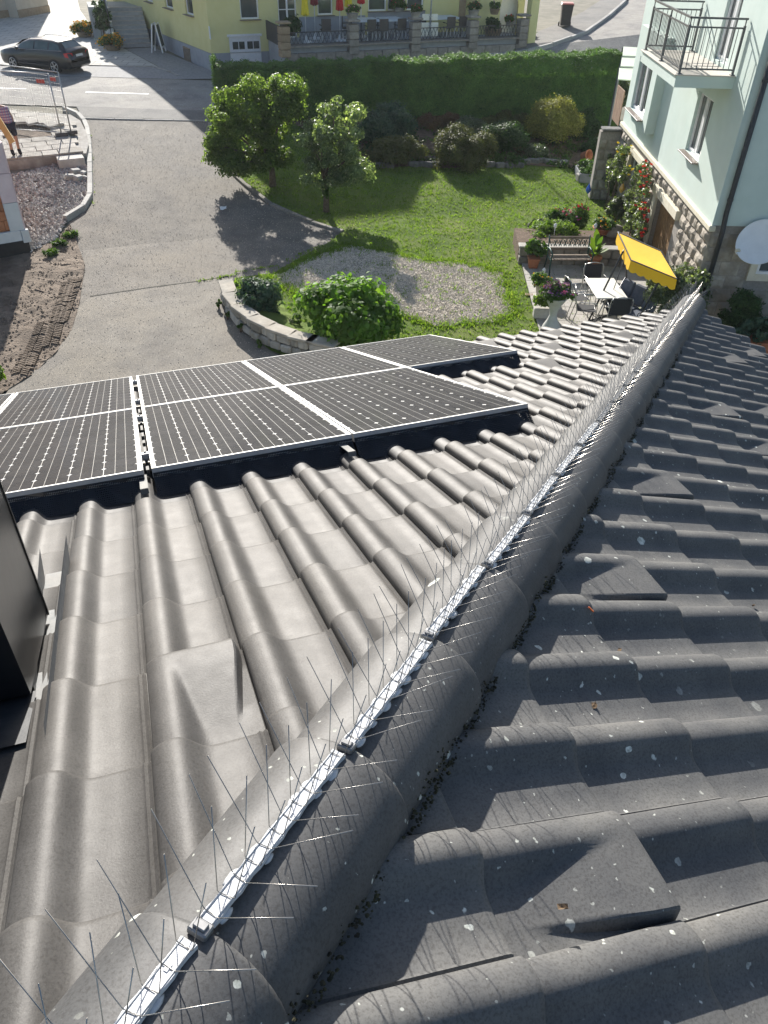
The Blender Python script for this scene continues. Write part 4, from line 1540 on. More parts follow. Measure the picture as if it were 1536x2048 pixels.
def tile_material(name, lichen, c1, c2, rough):
    m = bpy.data.materials.new(name)
    m.use_nodes = True
    nt = m.node_tree
    b = nt.nodes["Principled BSDF"]
    n1 = noise(nt, 7, 4)
    col = ramp(nt, n1, [(0.35, (*c1, 1)), (0.65, (*c2, 1))])
    oi = nd(nt, "ShaderNodeObjectInfo")
    k = ramp(nt, oi.outputs["Random"], [(0, (0.86, 0.86, 0.88)), (1, (1.14, 1.12, 1.1))])
    col = mixc(nt, 1.0, col, k, 'MULTIPLY')
    sp = noise(nt, 190, 3, rough=.75)
    k = ramp(nt, sp, [(0.36, (0.62, 0.6, 0.58)), (0.5, (1, 1, 1)), (0.66, (1.15, 1.15, 1.13))])
    col = mixc(nt, 0.8, col, k, 'MULTIPLY')
    # streaks of dust washed into the pans
    du = noise(nt, 3.1, 5, dist=0.4)
    k = ramp(nt, du, [(0.5, (0, 0, 0, 1)), (0.75, (1, 1, 1, 1))])
    col = mixc(nt, math_n(nt, 'MULTIPLY', k, 0.2), col, (0.17, 0.16, 0.145, 1))
    rgh = ramp(nt, noise(nt, 18, 4), [(0.3, (rough - .025,) * 3), (0.7, (rough + .03,) * 3)])
    if lichen:
        co = nd(nt, "ShaderNodeVectorMath", operation='ADD')
        nn = nd(nt, "ShaderNodeTexNoise")
        nn.inputs["Scale"].default_value = 55
        nn.inputs["Detail"].default_value = 4
        nt.links.new(pos_node(nt), nn.inputs["Vector"])
        sc = nd(nt, "ShaderNodeVectorMath", operation='SCALE')
        sc.inputs["Scale"].default_value = 0.02
        nt.links.new(nn.outputs["Color"], sc.inputs[0])
        nt.links.new(pos_node(nt), co.inputs[0])
        nt.links.new(sc.outputs[0], co.inputs[1])
        for scale, thr, top, amt in ((9.0, 0.55, 0.17, 0.95), (24.0, 0.45, 0.2, 0.85), (60.0, 0.6, 0.22, 0.55)):
            v = voro(nt, scale, co.outputs[0])
            sep = nd(nt, "ShaderNodeSeparateColor")
            nt.links.new(v.outputs["Color"], sep.inputs[0])
            rad = math_n(nt, 'MULTIPLY', math_n(nt, 'SUBTRACT', sep.outputs[0], thr, True), top / (1 - thr))
            inside = math_n(nt, 'SUBTRACT', rad, v.outputs["Distance"])
            msk = math_n(nt, 'MULTIPLY', inside, 40.0, True)
            # lichens gather in patches
            pt = ramp(nt, noise(nt, 1.6, 2), [(0.38, (0, 0, 0, 1)), (0.58, (1, 1, 1, 1))])
            msk = math_n(nt, 'MULTIPLY', msk, pt)
            rim = ramp(nt, noise(nt, 120, 3), [(0.3, (0.36, 0.38, 0.33)), (0.6, (0.72, 0.74, 0.67))])
            col = mixc(nt, math_n(nt, 'MULTIPLY', msk, amt), col, rim)
            rgh = mixc(nt, msk, rgh, (0.9, 0.9, 0.9, 1))
    nt.links.new(col, b.inputs["Base Color"])
    nt.links.new(rgh, b.inputs["Roughness"])
    b.inputs["Specular IOR Level"].default_value = 0.33 if not lichen else 0.3
    bn = nd(nt, "ShaderNodeBump")
    bn.inputs["Strength"].default_value = 0.22 if not lichen else 0.13
    bn.inputs["Distance"].default_value = 0.002
    nt.links.new(noise(nt, 240, 4), bn.inputs["Height"])
    nt.links.new(bn.outputs[0], b.inputs["Normal"])
    MATS[name] = m
    return m


M_TA = tile_material("roof_tile_clean", False, (0.052, 0.0495, 0.0465), (0.076, 0.073, 0.069), 0.57)
M_TB = tile_material("roof_tile_lichened", True, (0.088, 0.089, 0.089), (0.126, 0.125, 0.119), 0.6)
M_HIP = tile_material("hip_tile_clay", True, (0.062, 0.064, 0.066), (0.088, 0.089, 0.09), 0.55)
M_DECK = mat("roof_underlay", (0.02, 0.02, 0.022), (0.03, 0.03, 0.03), 9, 0.9)
M_RENDER = mat("old_render", (0.55, 0.52, 0.46), (0.6, 0.57, 0.5), 4, 0.9)

PROF = [(-0.0134, 0.0048), (-0.0131, 0.0163), (-0.0112, 0.0224), (-0.006, 0.0268), (0.005, 0.0324), (0.02, 0.0361), (0.0318, 0.0368), (0.0437, 0.034), (0.054, 0.0274), (0.0637, 0.018), (0.0733, 0.0095), (0.0836, 0.0035), (0.097, 0.0007), (0.112, 0.0002), (0.135, 0.0), (0.176, 0.0), (0.1815, 0.004), (0.187, 0.0005), (0.1925, 0.0045), (0.197, 0.001), (0.211, 0.002)]


def refine(pr):
    out = []
    for k in range(len(pr) - 1):
        p0, p1, p2, p3 = pr[max(k - 1, 0)], pr[k], pr[k + 1], pr[min(k + 2, len(pr) - 1)]
        out.append(p1)
        if 0.0 <= p1[0] < 0.09:
            out.append(tuple(0.5625 * (a + b) - 0.0625 * (c + d) for a, b, c, d in zip(p1, p2, p0, p3)))
    return out + [pr[-1]]


PROF = refine(PROF)
TH = 0.021                                        # rise of the tail over the course below


def prof_w(u):
    for (a, wa), (b, wb) in zip(PROF, PROF[1:]):
        if a <= u <= b:
            return wa + (wb - wa) * (u - a) / (b - a)
    return PROF[-1][1]


def guard_k(v):
    return min(max((v - 0.055) / (GA - 0.05 - 0.055), 0), 1)


def make_tile(guard=False):
    """One tile: roll, flat pan with its water ribs, rounded tail. A guard tile has a wedge-shaped snow stop on the pan."""
    mb = MB()
    if guard:
        vs_ = [-0.05, 0.0, 0.055] + [0.055 + (GA - 0.055) * k / 9 for k in range(1, 9)] + [GA - 0.016, GA - 0.006, GA]
    else:
        vs_ = [-0.05, GA * 0.5, GA - 0.016, GA - 0.006, GA]
    vert = []
    for v in vs_:
        row = [(u, prof_w(u)) for u, _ in PROF]
        if guard:
            k = guard_k(v)
            ur = 0.142 + 0.034 * k
            h = 0.0372 * k
            us = [u for u, _ in PROF if u <= 0.1] + [0.11, 0.12, 0.13, ur - 0.004, ur, ur + 0.004, ur + 0.013, 0.1925, 0.197, 0.211]
            row = []
            for u in us:
                w = prof_w(u)
                if 0.036 < u <= ur:
                    w = max(w, h)
                elif ur < u <= ur + 0.0045:
                    w = max(w, h * 0.9)
                row.append((u, w))
        drop = 0.0052 if v == GA else (0.0012 if v == GA - 0.006 else 0.0)      # softly rounded tail edge
        for u, w in row:
            vert.append((u, v, w + TH * max(v, -0.02) / GA - (0.004 if v < 0 else 0) - drop))
    n = len(row)
    fs = []
    for r in range(len(vs_) - 1):
        for k in range(n - 1):
            a = r * n + k
            fs.append((a, a + 1, a + n + 1, a + n))
    mb.add(vert, fs, True)
    last = vert[-n:]
    mb.add([p for p in last] + [(p[0], p[1] - .003, p[2] - (0.012 if not guard else max(0.012, p[2] - TH - 0.002))) for p in last],
           [(k, k + 1, n + k + 1, n + k) for k in range(n - 1)], True)
    left = [vert[r * n] for r in range(len(vs_))]
    m = len(left)
    mb.add(left + [(p[0] + .002, p[1], p[2] - 0.003) for p in left], [(k + 1, k, m + k, m + k + 1) for k in range(m - 1)])
    return mb


TILE = make_tile().mesh("roof_tile")
GUARD = make_tile(True).mesh("snow_guard_tile")
GUARD.set_sharp_from_angle(angle=R(30))
TILE.set_sharp_from_angle(angle=R(40))
MAT_A = Matrix(((1, 0, 0), (0, cS, sS), (0, -sS, cS)))            # columns: u, v, w on the near-left slope
MAT_B = Matrix(((0, cS, sS), (-1, 0, 0), (0, -sS, cS)))           # the same on the right slope


def tile_matrix(face, i, j, jit=True):
    if face == 'A':
        v = (j - 1) * GA
        o = Vector((i * W, v * cS, -v * sS))
        Mr = MAT_A.to_4x4()
    else:
        v = (j - 1 + 0.89) * GA
        y = i * W * 0.97 + 0.26 * W + 0.036
        o = Vector((CH + v * cS, y, -v * sS))
        Mr = MAT_B.to_4x4()
    M = Matrix.Translation(o) @ Mr
    if jit:
        M = M @ Matrix.Translation((random.uniform(-.0012, .0012), random.uniform(-.003, .003), random.uniform(0, .0012))) @ Matrix.Rotation(random.uniform(-.004, .004), 4, 'Z')
    return M


house = thing("tiled_house", "house under a dark grey tiled hip roof filling the foreground", "house", (0, 0, 0))

GUARDS_A = {(0, 1), (16, 14), (13, 14), (19, 14), (22, 14), (14, 12), (17, 12), (12, 10), (15, 10), (10, 14)}
GUARDS_B = {(-2, 0), (2, 2), (5, 4), (8, 8), (10, 8), (11, 10), (13, 12), (16, 12), (18, 14)}
ROWS_A, ROWS_B = 15, 16
cand = []
for j in range(-3, ROWS_A + 1):
    for i in range(-9, 26):
        cand.append(('A', i, j))
for j in range(-1, ROWS_B):
    for i in range(-8, 25):
        cand.append(('B', i, j))
ITEMS = []
for face, i, j in cand:
    M = tile_matrix(face, i, j)
    side = []
    for u in (-0.013, 0.211):
        for v in (-0.05, GA):
            p = M @ Vector((u, v, 0.02))
            side.append(p.x - p.y - CH)
    sg = -1 if face == 'A' else 1
    keep = [sg * k > -0.004 for k in side]
    if not any(keep):
        continue
    ctr = M @ Vector((0.1, 0.16, 0.03))
    px, py, dz = project(ctr)
    vis = dz > 0.2 and -180 < px < 1716 and -100 < py < 2330
    size = 1.0 / dz if vis else 0
    if face == 'A' and -1.6 < ctr.x < 1.7 and ctr.y > 1.95:
        vis = False                                # under the solar panels
    if face == 'A' and -1.6 < ctr.x < 2.5 and ctr.y > 3.4:
        vis = False
    ITEMS.append((size if vis else 0, face, i, j, M, all(keep)))
ITEMS.sort(key=lambda t: -t[0])
cut_normal = Vector((1, -1, 0)).normalized()
rest = {'A': bmesh.new(), 'B': bmesh.new()}
for rank, (size, face, i, j, M, whole) in enumerate(ITEMS):
    guard = (i, j) in (GUARDS_A if face == 'A' else GUARDS_B)
    me = GUARD if guard else TILE
    mt = M_TA if face == 'A' else M_TB
    if not whole:
        bm = bmesh.new()
        bm.from_mesh(me)
        bm.transform(M)
        sg = 1 if face == 'A' else -1
        bmesh.ops.bisect_plane(bm, geom=bm.verts[:] + bm.edges[:] + bm.faces[:], plane_co=Vector((CH, 0, 0)),
                               plane_no=cut_normal * sg, clear_outer=True)
        bm.transform(M.inverted())
        me = bpy.data.meshes.new("roof_tile_cut")
        bm.to_mesh(me)
        bm.free()
    if rank < 295 and size > 0:
        if whole:
            key = ("snow_guard_tile" if guard else "roof_tile") + face
            src = bpy.data.meshes.get(key)
            if src is None:
                src = me.copy()
                src.name = key
                src.materials.append(mt)
            me = src
        link_mesh("snow_guard_tile" if guard else "roof_tile", me, mt, house, M=M)
    else:
        bm = rest[face]
        k0 = len(bm.verts)
        bm.from_mesh(me)
        bm.verts.ensure_lookup_table()
        for v in bm.verts[k0:]:
            v.co = M @ v.co
for face in 'AB':
    me = bpy.data.meshes.new("far_roof_tiles")
    rest[face].to_mesh(me)
    rest[face].free()
    link_mesh("far_roof_tiles", me, M_TA if face == 'A' else M_TB, house, kind="stuff")

# decking under the tiles, fascia and the house walls
y1 = ROWS_A * GA * cS - 0.06
x1 = CH + y1
deck = MB()
zt = lambda v: -v * math.tan(S) - 0.03
a0, a1 = Vector((-2.2, -1.4, zt(-1.4))), Vector((CH - 1.4, -1.4, zt(-1.4)))
b0, b1 = Vector((-2.2, y1, zt(y1))), Vector((x1, y1, zt(y1)))
deck.sheet(a0, a1, b1, b0)
c0 = Vector((x1, -1.4, zt(y1)))
deck.sheet(a1, c0, b1, b1 - Vector((0, 0, 0)))
dz = Vector((0, 0, -0.16))
deck.sheet(b0, b1, b1 + dz, b0 + dz)
deck.sheet(b1, c0, c0 + dz, b1 + dz)
deck.sheet(b0 + dz, b1 + dz, c0 + dz, a0 * 1 + Vector((0, 0, c0.z + dz.z - a0.z)))
deck.build("roof_deck", M_DECK, house)
wl_ = MB()
wl_.prism([(-2.2, -1.4), (x1 - 0.5, -1.4), (x1 - 0.5, y1 - 0.5), (-2.2, y1 - 0.5)], Z0 - 0.2, c0.z - 0.17)
wl_.build("wall", M_RENDER, house)

# ---- hip caps
TDIR = Vector((1, 1, -math.tan(S))).normalized()
ADIR = Vector((1, -1, 0)).normalized()             # across the hip, towards the right slope
NDIR = ADIR.cross(TDIR)
if NDIR.z < 0:
    NDIR = -NDIR
HEX = 0.366                                        # exposed length of one cap


def hip_matrix(l):
    """Frame on the hip line, l metres down from the tile corner used as origin."""
    o = Vector((CH, 0, 0)) + TDIR * l
    return Matrix(((ADIR.x, TDIR.x, NDIR.x, o.x), (ADIR.y, TDIR.y, NDIR.y, o.y), (ADIR.z, TDIR.z, NDIR.z, o.z), (0, 0, 0, 1)))


CAPP = []
for k in range(21):
    a = math.pi * (-0.06 + 1.12 * k / 20)
    CAPP.append((math.cos(a) * 0.127, 0.004 + math.sin(a) * 0.104))
cap = MB()
ln = [(-0.05, 0.89, -0.007), (0.0, 0.925, -0.004), (0.2, 0.965, 0.0), (0.345, 0.995, 0.003), (0.366, 1.0, 0.004), (0.371, 0.995, 0.003), (0.374, 0.985, 0.0015)]
vv, ff = [], []
for l, sc, up in ln:
    for x, z in CAPP:
        vv.append((x * sc, l, z * sc + up))
for r in range(len(ln) - 1):
    for k in range(20):
        a = r * 21 + k
        ff.append((a, a + 21, a + 22, a + 1))
cap.add(vv, ff, True)
e = vv[-21:]
cap.add(e + [(x * .9, l - .01, z * .9) for x, l, z in e], [(k, 21 + k, 22 + k, k + 1) for k in range(20)])
CAP = cap.mesh("hip_tile")
HIP0 = -0.675 - 2 * HEX
N_HIP = 24
for k in range(N_HIP):
    M = hip_matrix(HIP0 + k * HEX) @ Matrix.Rotation(random.uniform(-.006, .006), 4, 'Z') @ Matrix.Translation((random.uniform(-.002, .002), 0, random.uniform(0, .002)))
    link_mesh("hip_tile", CAP, M_HIP, house, M=M)
LEND = HIP0 + N_HIP * HEX
endcap = MB()
endcap.add([(x * 0.98, 0.0, z * 0.98) for x, z in CAPP], [tuple(range(21))])
link_mesh("hip_end_plate", endcap.mesh("hip_end_plate"), M_HIP, house, M=hip_matrix(LEND - 0.012))

# ---- moss and crusts of dirt packed along the right-hand foot of the hip
M_MOSS = mat("moss_crust", (0.028, 0.028, 0.016), (0.085, 0.078, 0.04), 60, 1.0, 0.8, 150, c3=(0.025, 0.022, 0.018), s3=9)
mo = MB()
q = random.Random(4)
for k in range(5200):
    l = q.uniform(-1.0, 4.6)
    dens = 0.5 + 0.5 * math.sin(l * 7.0) * math.sin(l * 17.3 + 1)
    if q.random() > 0.25 + 0.75 * dens:
        continue
    h = abs(q.gauss(0, 0.016)) if q.random() < .6 else q.uniform(0, 0.05) * (0.2 + dens)
    x = 0.127 - h * 0.25 + q.uniform(-.004, .012)
    s = q.uniform(0.0008, 0.0029)
    p = hip_matrix(l) @ Vector((x, 0, h - 0.012))
    mo.blob(p, (s * 1.3, s * 1.2, s * 0.8), k, 0.4)
mo.build("moss", M_MOSS, house, kind="stuff", label="dark moss and dirt crusted along the foot of the hip")

# ---- little things blown onto the tiles
M_DEBRIS = mat("dry_leaf", (0.09, 0.06, 0.035), (0.16, 0.11, 0.065), 60, 0.9)
M_ORANGE = mat("orange_scrap", (0.55, 0.12, 0.03), (0.6, 0.16, 0.05), 30, 0.6)


def on_b(px, py, off=0.0):
    n = Vector((sS, 0, cS))
    return at_plane(px, py, Vector((CH, 0, 0)) + n * off, n)


def on_a(px, py, off=0.0):
    n = Vector((0, sS, cS))
    return at_plane(px, py, n * off, n)


DEB = [(1190, 1412, 'curled brown leaf scrap on the sunlit pan of the right roof slope', 0.007, 'b'),
       (1126, 1818, 'small pale curled leaf on the snow guard tile nearest the bottom right', 0.007, 'b'),
       (1240, 1302, 'dark crumpled leaf lying on a tile pan of the right slope', 0.006, 'b'),
       (1508, 1212, 'little brown seed husk on the right slope near the photo edge', 0.005, 'b')]
for k, (px, py, lab, s, f) in enumerate(DEB):
    p = on_b(px, py, 0.012 if k != 1 else 0.05)
    mb = MB()
    q = random.Random(k)
    pts = []
    for r in range(4):
        for c in range(3):
            pts.append(((c - 1) * s * .7 + q.uniform(-.2, .2) * s, (r - 1.5) * s * .8, s * (.5 * abs(c - 1) + q.uniform(0, .5))))
    mb.add(pts, [(r * 3 + c, r * 3 + c + 1, r * 3 + c + 4, r * 3 + c + 3) for r in range(3) for c in range(2)])
    o = mb.build("dry_leaf", M_DEBRIS)
    o.location = p
    o.rotation_euler = (0, S, q.uniform(0, 6))
    tag(o, lab, "leaf")
o = MB().box((0, 0, 0.004), (0.005, 0.018, 0.004), bev=0.001).build("plastic_scrap", M_ORANGE)
o.location = on_b(1180, 1221, 0.05)
o.rotation_euler = (0.3, S, 0.5)
tag(o, "tiny orange scrap wedged at a tile edge on the right slope", "scrap")

# ================================================================ bird spikes along the hip
M_STRIP = mat("spike_base_plastic", (0.46, 0.475, 0.49), (0.62, 0.63, 0.64), 40, 0.3, 0.15, 90, spec=0.6)
M_SIL = mat("silicone", (0.42, 0.43, 0.44), (0.55, 0.56, 0.57), 30, 0.25, spec=0.6)
M_WIRE = mat("stainless_wire", (0.32, 0.31, 0.29), (0.42, 0.4, 0.37), 30, 0.28, metal=0.9)
M_CLIP = mat("grey_clip", (0.2, 0.2, 0.2), (0.3, 0.3, 0.3), 30, 0.35, metal=0.6)
WR = 0.00072


def spike_mesh(kind):
    mb = MB()
    if kind == 0:      # splayed pair
        pts = [(-0.098, 0, 0.118), (-0.013, 0, 0.009), (-0.010, 0, 0.0068), (0.010, 0, 0.0068), (0.013, 0, 0.009), (0.108, 0, 0.088)]
    else:              # upright pair
        pts = [(-0.03, 0, 0.142), (-0.012, 0, 0.009), (-0.010, 0, 0.0068), (0.010, 0, 0.0068), (0.012, 0, 0.009), (0.026, 0, 0.136)]
    mb.tube(pts, WR, 5)
    return mb.mesh("spike")


SPK = [spike_mesh(0), spike_mesh(1)]
for me in SPK:
    me.materials.append(M_WIRE)
base = MB()
q = random.Random(2)
nseg = 24
vs, fs = [], []
for k in range(nseg + 1):
    l = 0.012 + (HEX - 0.03) * k / nseg
    wv = 0.0115 + 0.0012 * math.sin(k * 1.9)
    vs += [(-wv, l, 0.0), (-wv * .9, l, 0.0055), (wv * .9, l, 0.0055), (wv, l, 0.0)]
for k in range(nseg):
    for c in range(3):
        a = k * 4 + c
        fs.append((a, a + 1, a + 5, a + 4))
base.add(vs, fs)
base.add(vs[:4], [(0, 1, 2, 3)])
base.add(vs[-4:], [(3, 2, 1, 0)])
for lx in (-0.0085, 0.0085):
    base.tube([(lx, 0.012, 0.0062), (lx, HEX - 0.018, 0.0062)], 0.0011, 5)
for k in (0.09, 0.2, 0.31):
    base.box((0, k, 0.0061), (0.005, 0.010, 0.0012))
BASE = base.mesh("base_strip")
BASE2 = BASE.copy()
M_STRIP2 = mat("weathered_spike_base", (0.16, 0.165, 0.17), (0.26, 0.265, 0.27), 40, 0.45)
clip = MB().box((0, 0, 0.005), (0.027, 0.019, 0.011), bev=0.002)
clip.box((0, 0, 0.012), (0.017, 0.011, 0.004), bev=0.001)
CLIP = clip.mesh("joining_clip")
ORD = ["first", "second", "third", "fourth", "fifth", "sixth", "seventh", "eighth", "ninth", "tenth", "eleventh", "twelfth",
       "thirteenth", "fourteenth", "fifteenth", "sixteenth", "seventeenth", "eighteenth", "nineteenth", "twentieth", "twenty-first", "twenty-second", "twenty-third"]
for k in range(23):
    l0 = HIP0 + (k + 1) * HEX
    st = thing("bird_spike_strip", ORD[k] + " strip of steel bird spikes along the hip, counted up from the photo's bottom edge", "bird spikes", group="bird spike strips along the hip")
    lift = 0.1115
    st.matrix_world = hip_matrix(l0) @ Matrix.Translation((random.uniform(-.003, .003), 0, lift)) @ Matrix.Rotation(random.uniform(-.012, .012), 4, 'Z') @ Matrix.Rotation(random.uniform(-.05, .05), 4, 'Y')
    bst = link_mesh("base_strip", BASE if k < 8 else BASE2, M_STRIP if k < 8 else M_STRIP2, st)
    link_mesh("joining_clip", CLIP, M_CLIP, st, M=Matrix.Translation((0, 0.0, 0)))
    for c in range(12):
        M = Matrix.Translation((0, 0.022 + c * (HEX - 0.02) / 12, 0)) @ Matrix.Rotation(random.uniform(-.16, .16), 4, 'Z') @ Matrix.Rotation(random.uniform(-.05, .05), 4, 'Y') @ Matrix.Rotation(random.uniform(-.05, .05), 4, 'X')
        link_mesh("spike", SPK[c % 2], M_WIRE, st, M=M)
    if k < 8:
        for c in range(7):
            l = 0.03 + c * 0.048 + random.uniform(-.012, .012)
            for sd in (-1, 1):
                if random.random() < 0.7:
                    s = random.uniform(.005, .0095)
                    MB().blob((sd * 0.0115, l, -0.003), (s * .8, s * 1.9, s * .5), c * 7 + k + sd, 0.16, 2).build("silicone_bead", M_SIL, st)

# ================================================================ solar panels
M_FRAME = mat("anodised_frame", (0.5, 0.5, 0.485), (0.58, 0.58, 0.56), 25, 0.45, metal=0.4, spec=0.5)
M_BACK = mat("white_backsheet", (0.62, 0.62, 0.60), (0.7, 0.7, 0.68), 9, 0.35)
M_BUS = mat("busbar", (0.36, 0.36, 0.35), (0.45, 0.45, 0.44), 9, 0.35, metal=0.3)
M_ALU = mat("mill_aluminium", (0.45, 0.45, 0.44), (0.55, 0.55, 0.54), 25, 0.4, metal=0.8)
M_BOLT = mat("clamp_steel", (0.3, 0.3, 0.3), (0.4, 0.4, 0.4), 25, 0.35, metal=0.8)


def cell_material():
    m = bpy.data.materials.new("solar_cell")
    m.use_nodes = True
    nt = m.node_tree
    b = nt.nodes["Principled BSDF"]
    col = ramp(nt, noise(nt, 14, 3), [(0.3, (0.010, 0.011, 0.014)), (0.7, (0.017, 0.018, 0.021))])
    oi = nd(nt, "ShaderNodeObjectInfo")
    col = mixc(nt, 1.0, col, ramp(nt, oi.outputs["Random"], [(0, (0.8, 0.8, 0.82)), (1, (1.25, 1.2, 1.2))]), 'MULTIPLY')
    # dried dust and water marks on the glass
    du = ramp(nt, noise(nt, 5, 6, dist=1.0), [(0.5, (0, 0, 0, 1)), (0.8, (1, 1, 1, 1))])
    col = mixc(nt, math_n(nt, 'MULTIPLY', du, 0.10), col, (0.2, 0.19, 0.17, 1))
    nt.links.new(col, b.inputs["Base Color"])
    b.inputs["Roughness"].default_value = 0.75
    b.inputs["Specular IOR Level"].default_value = 0.08
    b.inputs["Coat Weight"].default_value = 0.2
    b.inputs["Coat Roughness"].default_value = 0.07
    return m


M_CELL = cell_material()


def mesh_guard_material():
    m = bpy.data.materials.new("perforated_black_sheet")
    m.use_nodes = True
    nt = m.node_tree
    b = nt.nodes["Principled BSDF"]
    b.inputs["Base Color"].default_value = (0.007, 0.0075, 0.009, 1)
    b.inputs["Roughness"].default_value = 0.4
    out = nt.nodes["Material Output"]
    co = pos_node(nt, True)
    v = voro(nt, 150.0, co, rnd=0.0)
    hole = math_n(nt, 'LESS_THAN', v.outputs["Distance"], 0.36)
    tr = nd(nt, "ShaderNodeBsdfTransparent")
    mx = nd(nt, "ShaderNodeMixShader")
    nt.links.new(hole, mx.inputs[0])
    nt.links.new(b.outputs[0], mx.inputs[1])
    nt.links.new(tr.outputs[0], mx.inputs[2])
    nt.links.new(mx.outputs[0], out.inputs[0])
    return m


M_PERF = mesh_guard_material()
PW = 0.112                                         # height of the panel glass over the tile pans
PL = 1.612


def slope_m(u, v, w):
    o = Vector((u, v * cS + w * sS, -v * sS + w * cS))
    return Matrix.Translation(o) @ MAT_A.to_4x4()


CW, CL = 0.1338, 0.1317
_cell = MB()
hx, ch = 0.0656, 0.0125
hy = 0.0652
_cell.add([(-hx + ch, -hy, 0), (hx - ch, -hy, 0), (hx, -hy + ch, 0), (hx, hy - ch, 0), (hx - ch, hy, 0), (-hx + ch, hy, 0), (-hx, hy - ch, 0), (-hx, -hy + ch, 0)], [tuple(range(8))])
CELL = _cell.mesh("solar_cell")
CELL.materials.append(M_CELL)


def make_panel(u0, u1, v0, label):
    t = thing("solar_module", label, "solar panel", group="solar panels on the roof")
    t.matrix_world = slope_m(u0, v0, PW)
    wd = u1 - u0
    fr = MB()
    fw, fh = 0.0135, 0.038
    fr.box((fw / 2, PL / 2, -fh / 2 + .003), (fw, PL, fh))
    fr.box((wd - fw / 2, PL / 2, -fh / 2 + .003), (fw, PL, fh))
    fr.box((wd / 2, fw / 2, -fh / 2 + .0032), (wd - 2 * fw - .0004, fw, fh))
    fr.box((wd / 2, PL - fw / 2, -fh / 2 + .0032), (wd - 2 * fw - .0004, fw, fh))
    fr.build("frame", M_FRAME, t)
    bs = MB().box((wd / 2, PL / 2, -0.006), (wd - 2 * fw, PL - 2 * fw, 0.010)).build("backsheet", M_BACK, t)
    cx0 = wd / 2 - 3 * CW
    cy0 = PL / 2 - 6 * CL
    for a in range(6):
        for b2 in range(12):
            link_mesh("cell", CELL, M_CELL, bs, M=Matrix.Translation((cx0 + (a + .5) * CW, cy0 + (b2 + .5) * CL, 0.0003)))
        for d in (-0.022, 0.022):
            x = cx0 + (a + .5) * CW + d
            MB().sheet((x - .0007, cy0 + .003, .0007), (x + .0007, cy0 + .003, .0007), (x + .0007, cy0 + 12 * CL - .003, .0007), (x - .0007, cy0 + 12 * CL - .003, .0007)).build("busbar", M_BUS, bs)
    return t


V1, V2 = 1.866, 1.866 + PL + 0.012
make_panel(-0.805, 0.037, V1, "nearest-row solar panel cut by the photo's left edge")
make_panel(0.070, 0.906, V1, "near-row middle solar panel right of the dark gap between panels")
make_panel(0.914, 1.750, V1, "near-row solar panel at the right end, its mesh corner closest to the hip")
make_panel(-1.655, -0.815, V2, "far-row solar panel peeping in at the left photo edge")
make_panel(-0.805, 0.037, V2, "far-row solar panel left of the dark gap between panels")
make_panel(0.070, 0.906, V2, "far-row solar panel just right of the dark gap between panels")
make_panel(0.914, 1.735, V2, "far-row solar panel second from the right end")
make_panel(1.743, 2.545, V2, "outermost far-row solar panel standing alone beyond the near row")

M_HOOK = mat("dull_hook_steel", (0.12, 0.12, 0.115), (0.18, 0.18, 0.17), 20, 0.7, metal=0.2)
M_LEADC = mat("black_cable_clip", (0.05, 0.05, 0.05), (0.09, 0.09, 0.09), 20, 0.6)
# rails, clamps and hooks
rk = thing("mounting_rack", "aluminium rails and clamps carrying the solar panels", "solar rack")
rk.matrix_world = slope_m(0, 0, 0)
for v, ua, ub in ((V1 + .3, -1.6, 1.74), (V1 + 1.3, -1.6, 1.74), (V2 + .3, -1.6, 2.53), (V2 + 1.3, -1.6, 2.53)):
    MB().box(((ua + ub) / 2, v, PW - .055), (ub - ua, .04, .036)).build("rail", M_ALU, rk)
for v in (V1 + .3, V1 + 1.3, V2 + .3, V2 + 1.3):
    MB().box((0.0535, v, PW - .008), (.046, .045, .028), bev=.002).build("clamp", M_ALU, rk)
    MB().lathe([(.006, 0), (.006, .008)], (0.0535, v, PW + .006), 6).build("bolt", M_BOLT, rk)
for k in range(9):
    MB().box((0.0535, V1 + .12 + k * .19, PW - .03), (.012, .07 + .03 * (k % 3), .02)).build("cable_clip", M_LEADC, rk)
for u, v in ((0.03, V1 - .02), (0.86, V1 - .02)):
    mb = MB()
    mb.box((u, v - .02, 0.075), (.03, .22, .005))
    mb.box((u, v - .13, 0.066), (.03, .005, .02))
    mb.build("roof_hook", M_HOOK, rk)


def skirt(u0, u1, v, label, end=False):
    mb = MB()
    n = max(2, int((u1 - u0) / 0.07))
    pts = []
    for k in range(n + 1):
        u = u0 + (u1 - u0) * k / n
        pts.append(u)
    top, mid, bot = [], [], []
    for k, u in enumerate(pts):
        top.append((u, v - .002, PW - .016))
        mid.append((u, v - .004 - .006 * (k % 2), PW - .034))
        wv = random.uniform(-.003, .003)
        bot.append((u, v - .075 + wv, 0.012))
    vs = top + mid + bot
    m = len(pts)
    fs = []
    for r in range(2):
        for k in range(m - 1):
            fs.append((r * m + k, r * m + k + 1, (r + 1) * m + k + 1, (r + 1) * m + k))
    mb.add(vs, fs)
    if end:
        mb.add([(u1, v - .002, PW - .016), (u1 + .004, v + .22, PW - .016), (u1 + .012, v + .22, 0.04), (u1 + .012, v + .06, 0.0), (u1, v - .075, 0.012)], [(0, 1, 2, 3, 4)])
    o = mb.build("bird_guard_mesh", M_PERF)
    o.matrix_world = slope_m(0, 0, 0)
    tag(o, label, "mesh skirt", "black mesh skirts under the panel edges")
    return o


skirt(-0.80, 0.036, V1, "perforated black skirt under the near-row panel at the left photo edge")
skirt(0.072, 0.905, V1, "perforated black skirt under the near-row middle panel")
skirt(0.915, 1.748, V1, "perforated black skirt with folded end under the near-row right-hand panel", True)
skirt(1.745, 2.543, V2, "perforated black skirt under the outermost far-row panel", True)

